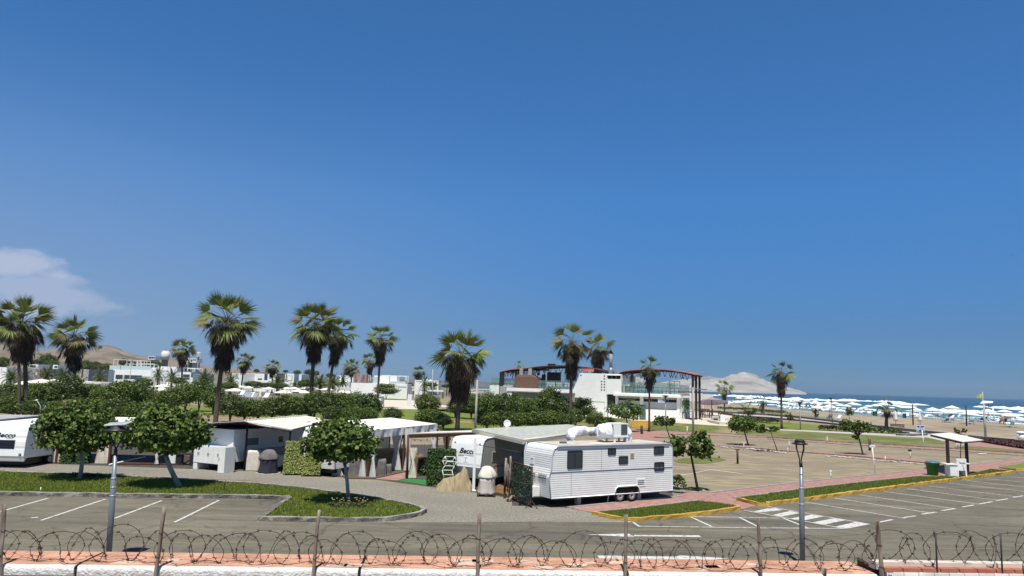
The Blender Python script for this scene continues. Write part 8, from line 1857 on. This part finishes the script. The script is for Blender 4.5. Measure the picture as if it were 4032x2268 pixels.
# ------------------------------------------------------------------ boundary wall in front with barbed wire
def wtop(px,py,z): return G(px,py,z)
WZ=3.5
wa=G(0,2221,WZ); wb_=G(3480,2262,WZ); dW=(wb_-wa).normalized(); nW=Vector((-dW.y,dW.x,0))
far_a=G(0,2167,WZ); TW=(far_a-wa).dot(nW); wA_=math.atan2(dW.y,dW.x)
MWL=Matrix.Translation(Vector((wa.x,wa.y,0)))@Matrix.Rotation(wA_,4,'Z')
def wl(px,py,y=0.0):  # local coordinates on vertical plane at local y
    n=MWL.to_3x3()@Vector((0,1,0)); return MWL.inverted()@hit(px,py,MWL.translation+n*y,n)
WL=thing('boundary_wall',(wa.x,wa.y,0),'whitewashed brick boundary wall with red clay coping along the bottom of the view','wall',None,wA_)
joints=[wl(*B(0,650,1400)).x,wl(1035,2250).x,wl(*B(1,880,1440)).x,wl(2470,2262).x]
xs_=[-8,joints[0]]; xs_=[-9,joints[0],wl(*B(1,885,1400)).x,wl(*B(2,985,1430)).x,wl(3460,2262).x]
# wall body and coping between expansion joints
for i in range(4):
    a=xs_[i]+.02; c=xs_[i+1]-.02
    b=MB(); b.box((a,0,0),(c,TW-.02,WZ-.055)); b.build('brick_panel',WBRICK,WL,True)
    # rounded plaster lip
    b=MB(); n=int((c-a)/.08); vs=[]
    for k in range(n+1):
        x=a+(c-a)*k/n; j=.008*noise.noise(Vector((x*5,i,0)))
        for y,z in ((-.012,WZ-.13),(-.022+j,WZ-.07),(-.012+j,WZ-.02),(.03,WZ-.005+j),(.07,WZ-.012)): vs.append((x,y,z))
    b.add(vs,[(k*5+q,(k+1)*5+q,(k+1)*5+q+1,k*5+q+1) for k in range(n) for q in range(4)],True); b.build('plaster_lip',mat('plaster_white',(.78,.77,.74),(.60,.57,.52),scale=9,rough=.9,bump=.6,bscale=30),WL,True)
    b=MB(); b.box((a,.05,WZ-.054),(c,TW,WZ)); b.build('clay_coping',COPING,WL,True)
for i in range(1,5):
    b=MB(); b.box((xs_[i]-.019,.02,2.5),(xs_[i]+.019,TW-.03,WZ-.02)); b.build('expansion_joint',DARK,WL,True)
# patched tiles of paler colour
random.seed(11)
for i in range(16):
    x=random.uniform(xs_[1],xs_[4]); y=.08+random.choice((0,1,2))*.17; w=random.uniform(.14,.34)
    b=MB(); b.box((x,y,WZ+.0005),(x+w,y+.15,WZ+.004)); b.build('pale_tile',mat('pale_tile',(.62,.47,.36),(.52,.40,.30),scale=8,rough=.9),WL,True)
# right hand part with pale concrete cap
c0=wl(3490,2262).x; zr_=WZ+.04
W2=thing('boundary_wall',MWL@Vector((c0,0,0)),'right hand length of boundary wall with a flat pale concrete cap and thin brick edge','wall',None,wA_)
TW2=wl(3800,2207,0); far2=G(3900,2209,zr_+.1); lf_=(MWL.inverted()@far2).y
b=MB(); b.box((c0,-.02,0),(c0+9,lf_-.02,zr_-.01),MWL); b.build('wall_body',WBRICK,W2)
b=MB(); b.box((c0-.1,.12,zr_),(c0+9,lf_,zr_+.10),MWL); b.build('concrete_cap',mat('pale_cap',(.66,.57,.47),(.58,.50,.41),scale=2,rough=.9),W2)
b=MB()
k=0; x=c0-.02
while x<c0+9: b.box((x,.0,zr_-.004),(x+.26,.118,zr_+.045),MWL); x+=.275
b.build('brick_edge',mat('clay_brick',(.42,.15,.09),(.33,.12,.075),scale=5,rough=.9),W2)
a=wl(*B(3,795,1308),.4); c=wl(*B(3,1050,1440),.0); b=MB(); pA=MWL@Vector((a.x,.5,a.z)); pB=MWL@Vector((c.x,-.02,c.z)); d=(pB-pA); 
s_=Vector((0,0,1)); w=d.cross(s_).normalized(); b.add([pA,pB,pB+s_*-.09,pA+s_*-.09,pA+w*.05,pB+w*.05],[(0,1,2,3),(0,4,5,1)]); b.add([p+w*.006 for p in (pA,pB,pB+s_*-.09,pA+s_*-.09)],[(3,2,1,0)]); b.tube([pA,pB],.012,5); b.tube([pA-s_*.09,pB-s_*.09],.012,5)
o=b.build('angle_iron',mat('rusty_iron',(.055,.035,.028),(.10,.06,.04),scale=20,rough=.9)); tag(o,'dark rusty steel angle lying across the joint of the wall top at right','steel angle')
# wooden posts
POS=[]
def wpost(tx,ty,bx,by,r,label,m=WOODW):
    T=wl(tx,ty,-.06); Bv=wl(bx,by,-.06); d=(T-Bv); k=(2.6-T.z)/(Bv.z-T.z) if abs(Bv.z-T.z)>1e-6 else 1; B2=T+(Bv-T)*k
    p=MWL@B2; T_=thing('fence_post',p,label,'fence post','rough wooden posts holding the barbed wire'); b=MB(); n=16; pts=[]; rr=[]
    for i in range(n+1): f=i/n; q=B2.lerp(T,f); q=MWL@q; pts.append(q+Vector((.010*noise.noise(Vector((f*5,tx,0))),0,0))); rr.append(r*(1+.10*noise.noise(Vector((f*7,tx,3)))))
    b.tube(pts,rr,8); b.build('shaft',m,T_); POS.append(T_)
    b=MB(); 
    for f in (.62,.80): 
        c=MWL@B2.lerp(T,f); b.tube([c+Vector((r*1.08*math.cos(t),r*1.08*math.sin(t),.008*math.sin(t*2))) for t in [k*math.pi/5 for k in range(11)]],.004,4,False)
    b.build('tie_wire',RUST,T_)
for i,(a,b_,c,d_,r) in enumerate(((*B(0,40,838),*B(0,8,1300),.025),(*B(0,1404,860),*B(0,1335,1400),.026),(*B(1,539,886),*B(1,492,1400),.023),(*B(1,1909,916),*B(1,1893,1400),.025),(*B(2,975,925),*B(2,969,1420),.025),(*B(2,2099,952),*B(2,2125,1400),.023),(*B(3,938,980),*B(3,972,1420),.031))):
    wpost(a,b_,c,d_,r,'')
label_row(POS,'rough weathered wooden post holding the barbed wire, # of the row')
for (a,b_,c,d_,lab) in ((*B(3,1433,1078),*B(3,1445,1425),'thin black steel rod standing on the right wall length, nearer the middle'),(*B(3,1986,1084),*B(3,2002,1430),'thin black steel rod standing on the wall near the right picture edge'),(*B(3,480,1382),*B(3,482,1440),'short pale broken stub on the wall, left of the rightmost wooden post'),(*B(3,2180,1360),*B(3,2182,1440),'short rod tip on the wall at the right picture edge')):
    T=wl(a,b_,.0); Bv=wl(c,d_,.0); q=MWL@Bv; b=MB(); b.tube([q-Vector((0,0,.1)),MWL@T],.012 if 'stub' not in lab else .03,6); o=b.build('steel_rod' if 'stub' not in lab else 'broken_stub',DARK if 'stub' not in lab else WOODW); origin_to(o,q); tag(o,lab,'rod')
# coil
def coil(x0,x1,lab,seed,zc_fn,rad=.188,pitch=.395,ph0=0.0,sgn=1,yb=.20,xr=1.02):
    rs=random.getstate(); random.seed(seed); b=MB(); pts=[]; N=int((x1-x0)/pitch*40); bar=MB()
    for i in range(N+1):
        t=i/40*2*math.pi; x=x0+(x1-x0)*i/N
        k=int(t/(2*math.pi)); f=(t/(2*math.pi))%1
        def rk(k): return 1+.13*math.sin(k*2.3+seed)+.08*math.sin(k*5.1+seed*2)
        rr=rad*(rk(k)*(1-f)+rk(k+1)*f); th=t*sgn+ph0
        wob=.03*math.sin(k*1.7+seed)+.02*math.sin(t*.5)
        X=x+rr*xr*math.sin(th)+wob; Z=zc_fn(x)+rr*math.cos(th)*1.06+(rr-rad)*.9; Y=yb+.13*math.sin(th*.5+seed)+.05*math.sin(th*1.5+.6)
        # squeeze the lower part a little so loops come to a point at the wall
        if Z<zc_fn(x): X=x+(X-x)*(1-.45*((zc_fn(x)-Z)/rad)**1.5)
        p=MWL@Vector((X,Y,max(Z,WZ+.006))); pts.append(p)
        if i%4==0 and random.random()<.85:
            for q in range(3):
                d=Vector((random.gauss(0,1),random.gauss(0,1),random.gauss(0,1))).normalized()*.026; bar.tube([p-d,p+d],.0038,3,False)
    b.tube(pts,.0042,5,False); b.add(bar.v,bar.f)
    o=b.build('barbed_wire_coil',RUST); random.setstate(rs); origin_to(o,pts[0]); return tag(o,lab,'barbed wire')
zc=lambda x: WZ+.195
xe=wl(3500,2200).x
coil(-1.0,xe,'rusty barbed wire coil running in big loops along the wall top',1,zc,ph0=.3)
coil(-1.0,xe,'second thinner rusty barbed wire strand tangled through the coil',4,lambda x:WZ+.20,rad=.165,pitch=.43,ph0=3.3,sgn=1,yb=.28,xr=.3)
coil(xe-.3,xe+4.5,'tighter barbed wire coil on the right hand wall length',7,lambda x:zr_+.27+.05,rad=.20,pitch=.45,ph0=1.0,yb=.18)
coil(xe-.2,xe+4.5,'second strand of the coil on the right hand wall length',9,lambda x:zr_+.25,rad=.19,pitch=.45,ph0=2.6,sgn=-1,yb=.26,xr=.35)
b=MB(); pts=[]
for i in range(900):
    x=-1+i*.017; pts.append(MWL@Vector((x,.12+.09*math.sin(x*5.1)+.05*math.sin(x*13),WZ+.012+.02*abs(math.sin(x*7))))); 
b.tube(pts,.004,4,False)
for i in range(0,900,9):
    for q in range(2): d=Vector((random.gauss(0,1),random.gauss(0,1),random.gauss(0,1))).normalized()*.02; b.tube([pts[i]-d,pts[i]+d],.003,3,False)
o=b.build('loose_wire',RUST); tag(o,'loose rusty wire lying flat on the red coping','barbed wire')
# ------------------------------------------------------------------ camera, light, sky
cam=bpy.data.cameras.new('camera'); co=bpy.data.objects.new('camera',cam); col.objects.link(co); scene.camera=co
cam.sensor_fit='HORIZONTAL'; cam.sensor_width=36; cam.lens=36*FP/4032; cam.clip_end=60000; cam.clip_start=.1
Mx=Matrix((RC,UC,-FW)).transposed().to_4x4(); Mx.translation=CAM; co.matrix_world=Mx
sd=Vector((-.02,-.43,1)).normalized()
sun=bpy.data.lights.new('sun','SUN'); so=bpy.data.objects.new('sun',sun); col.objects.link(so)
sun.energy=5.0; sun.angle=R(.5); sun.color=(1,.965,.91)
so.rotation_euler=sd.to_track_quat('Z','Y').to_euler()
w=bpy.data.worlds.new('World'); scene.world=w; w.use_nodes=True; nt=w.node_tree; L=nt.links
bg=nt.nodes['Background']
sky=nd(nt,'ShaderNodeTexSky'); sky.sky_type='NISHITA'; sky.sun_disc=False; sky.sun_elevation=math.asin(sd.z); sky.sun_rotation=math.atan2(sd.x,sd.y)
sky.altitude=0; sky.air_density=1.0; sky.dust_density=.3; sky.ozone_density=3.0
SKYS=.086
bg.inputs['Strength'].default_value=SKYS
tc=nd(nt,'ShaderNodeTexCoord')
sx=nd(nt,'ShaderNodeSeparateXYZ'); L.new(tc.outputs['Generated'],sx.inputs[0])
# clear air over the sea: tint by elevation, a little paler towards the land side
mr=nd(nt,'ShaderNodeMapRange'); mr.inputs['From Min'].default_value=0; mr.inputs['From Max'].default_value=1.0; L.new(sx.outputs['Z'],mr.inputs['Value'])
rp=nd(nt,'ShaderNodeValToRGB'); e=rp.color_ramp.elements
e[0].position=0; e[0].color=TINT0; e[1].position=1; e[1].color=TINT1
for p_,c_ in TINTS: x=e.new(p_); x.color=c_
L.new(mr.outputs[0],rp.inputs['Fac'])
mu=nd(nt,'ShaderNodeMix',data_type='RGBA'); mu.blend_type='MULTIPLY'; mu.inputs[0].default_value=1; L.new(sky.outputs[0],mu.inputs[6]); L.new(rp.outputs[0],mu.inputs[7])
# land side milkiness
ld=nd(nt,'ShaderNodeMapRange'); ld.interpolation_type='SMOOTHSTEP'; ld.inputs['From Min'].default_value=.25; ld.inputs['From Max'].default_value=-.75; L.new(sx.outputs['X'],ld.inputs['Value'])
lz=nd(nt,'ShaderNodeMapRange'); lz.interpolation_type='SMOOTHSTEP'; lz.inputs['From Min'].default_value=.42; lz.inputs['From Max'].default_value=.0; L.new(sx.outputs['Z'],lz.inputs['Value'])
ml=nd(nt,'ShaderNodeMath',operation='MULTIPLY'); L.new(ld.outputs[0],ml.inputs[0]); L.new(lz.outputs[0],ml.inputs[1])
ml2=nd(nt,'ShaderNodeMath',operation='MULTIPLY'); L.new(ml.outputs[0],ml2.inputs[0]); ml2.inputs[1].default_value=MILK
mm=nd(nt,'ShaderNodeMix',data_type='RGBA'); L.new(ml2.outputs[0],mm.inputs[0]); L.new(mu.outputs[2],mm.inputs[6]); mm.inputs[7].default_value=tuple(q/SKYS for q in MILKC)+(1,)
# cloud bank low at the left: lobes in direction space broken up by noise
nz=nd(nt,'ShaderNodeTexNoise'); nz.inputs['Scale'].default_value=16; nz.inputs['Detail'].default_value=9; nz.inputs['Roughness'].default_value=.55
mp=nd(nt,'ShaderNodeMapping'); mp.inputs['Scale'].default_value=(1,1,2.6); L.new(tc.outputs['Generated'],mp.inputs[0]); L.new(mp.outputs[0],nz.inputs['Vector'])
acc=None
for (px,py,rx,rz,dn) in CLOUDS:
    dv=ray(px,py).normalized()
    az=math.atan2(dv.x,dv.y)
    # ellipse in (azimuth-like, z)
    dt=nd(nt,'ShaderNodeVectorMath',operation='DOT_PRODUCT'); L.new(tc.outputs['Generated'],dt.inputs[0]); dt.inputs[1].default_value=(math.cos(az),-math.sin(az),0)
    a=nd(nt,'ShaderNodeMath',operation='DIVIDE'); L.new(dt.outputs['Value'],a.inputs[0]); a.inputs[1].default_value=rx
    a2=nd(nt,'ShaderNodeMath',operation='MULTIPLY'); L.new(a.outputs[0],a2.inputs[0]); L.new(a.outputs[0],a2.inputs[1])
    z1=nd(nt,'ShaderNodeMath',operation='SUBTRACT'); L.new(sx.outputs['Z'],z1.inputs[0]); z1.inputs[1].default_value=dv.z
    z2=nd(nt,'ShaderNodeMath',operation='DIVIDE'); L.new(z1.outputs[0],z2.inputs[0]); z2.inputs[1].default_value=rz
    z3=nd(nt,'ShaderNodeMath',operation='MULTIPLY'); L.new(z2.outputs[0],z3.inputs[0]); L.new(z2.outputs[0],z3.inputs[1])
    s=nd(nt,'ShaderNodeMath',operation='ADD'); L.new(a2.outputs[0],s.inputs[0]); L.new(z3.outputs[0],s.inputs[1])
    m=nd(nt,'ShaderNodeMath',operation='MULTIPLY_ADD'); L.new(nz.outputs['Fac'],m.inputs[0]); m.inputs[1].default_value=-3.4; 
    L.new(s.outputs[0],m.inputs[2])
    f=nd(nt,'ShaderNodeMapRange'); f.interpolation_type='SMOOTHSTEP'; f.inputs['From Min'].default_value=-.45; f.inputs['From Max'].default_value=-1.5; f.inputs['To Max'].default_value=dn; L.new(m.outputs[0],f.inputs['Value'])
    if acc is None: acc=f.outputs[0]
    else:
        q=nd(nt,'ShaderNodeMath',operation='MAXIMUM'); L.new(acc,q.inputs[0]); L.new(f.outputs[0],q.inputs[1]); acc=q.outputs[0]
mc=nd(nt,'ShaderNodeMix',data_type='RGBA'); L.new(acc,mc.inputs[0]); L.new(mm.outputs[2],mc.inputs[6]); mc.inputs[7].default_value=tuple(q/SKYS for q in (.42,.47,.60))+(1,)
L.new(mc.outputs[2],bg.inputs['Color'])
scene.view_settings.view_transform='Standard'; scene.view_settings.look='None'; scene.view_settings.gamma=1; scene.view_settings.exposure=EXPO
scene.render.engine='CYCLES'; scene.render.resolution_x=1024; scene.render.resolution_y=576
scene.cycles.max_bounces=6; scene.cycles.transparent_max_bounces=12; scene.cycles.diffuse_bounces=2; scene.cycles.glossy_bounces=2; scene.cycles.transmission_bounces=4

if HAZE>0:
    b=MB(); b.box((-9000,-80,-2.2),(9000,6400,110)); hz=b.build('haze',bpy.data.materials.new('haze_air')); hz['kind']='stuff'
    m=hz.data.materials[0]; m.use_nodes=True; nt=m.node_tree; nt.nodes.clear(); out=nd(nt,'ShaderNodeOutputMaterial'); pv=nd(nt,'ShaderNodeVolumePrincipled'); pv.inputs['Density'].default_value=HAZE; pv.inputs['Color'].default_value=(.80,.88,1,1); pv.inputs['Anisotropy'].default_value=.2; nt.links.new(pv.outputs[0],out.inputs['Volume'])
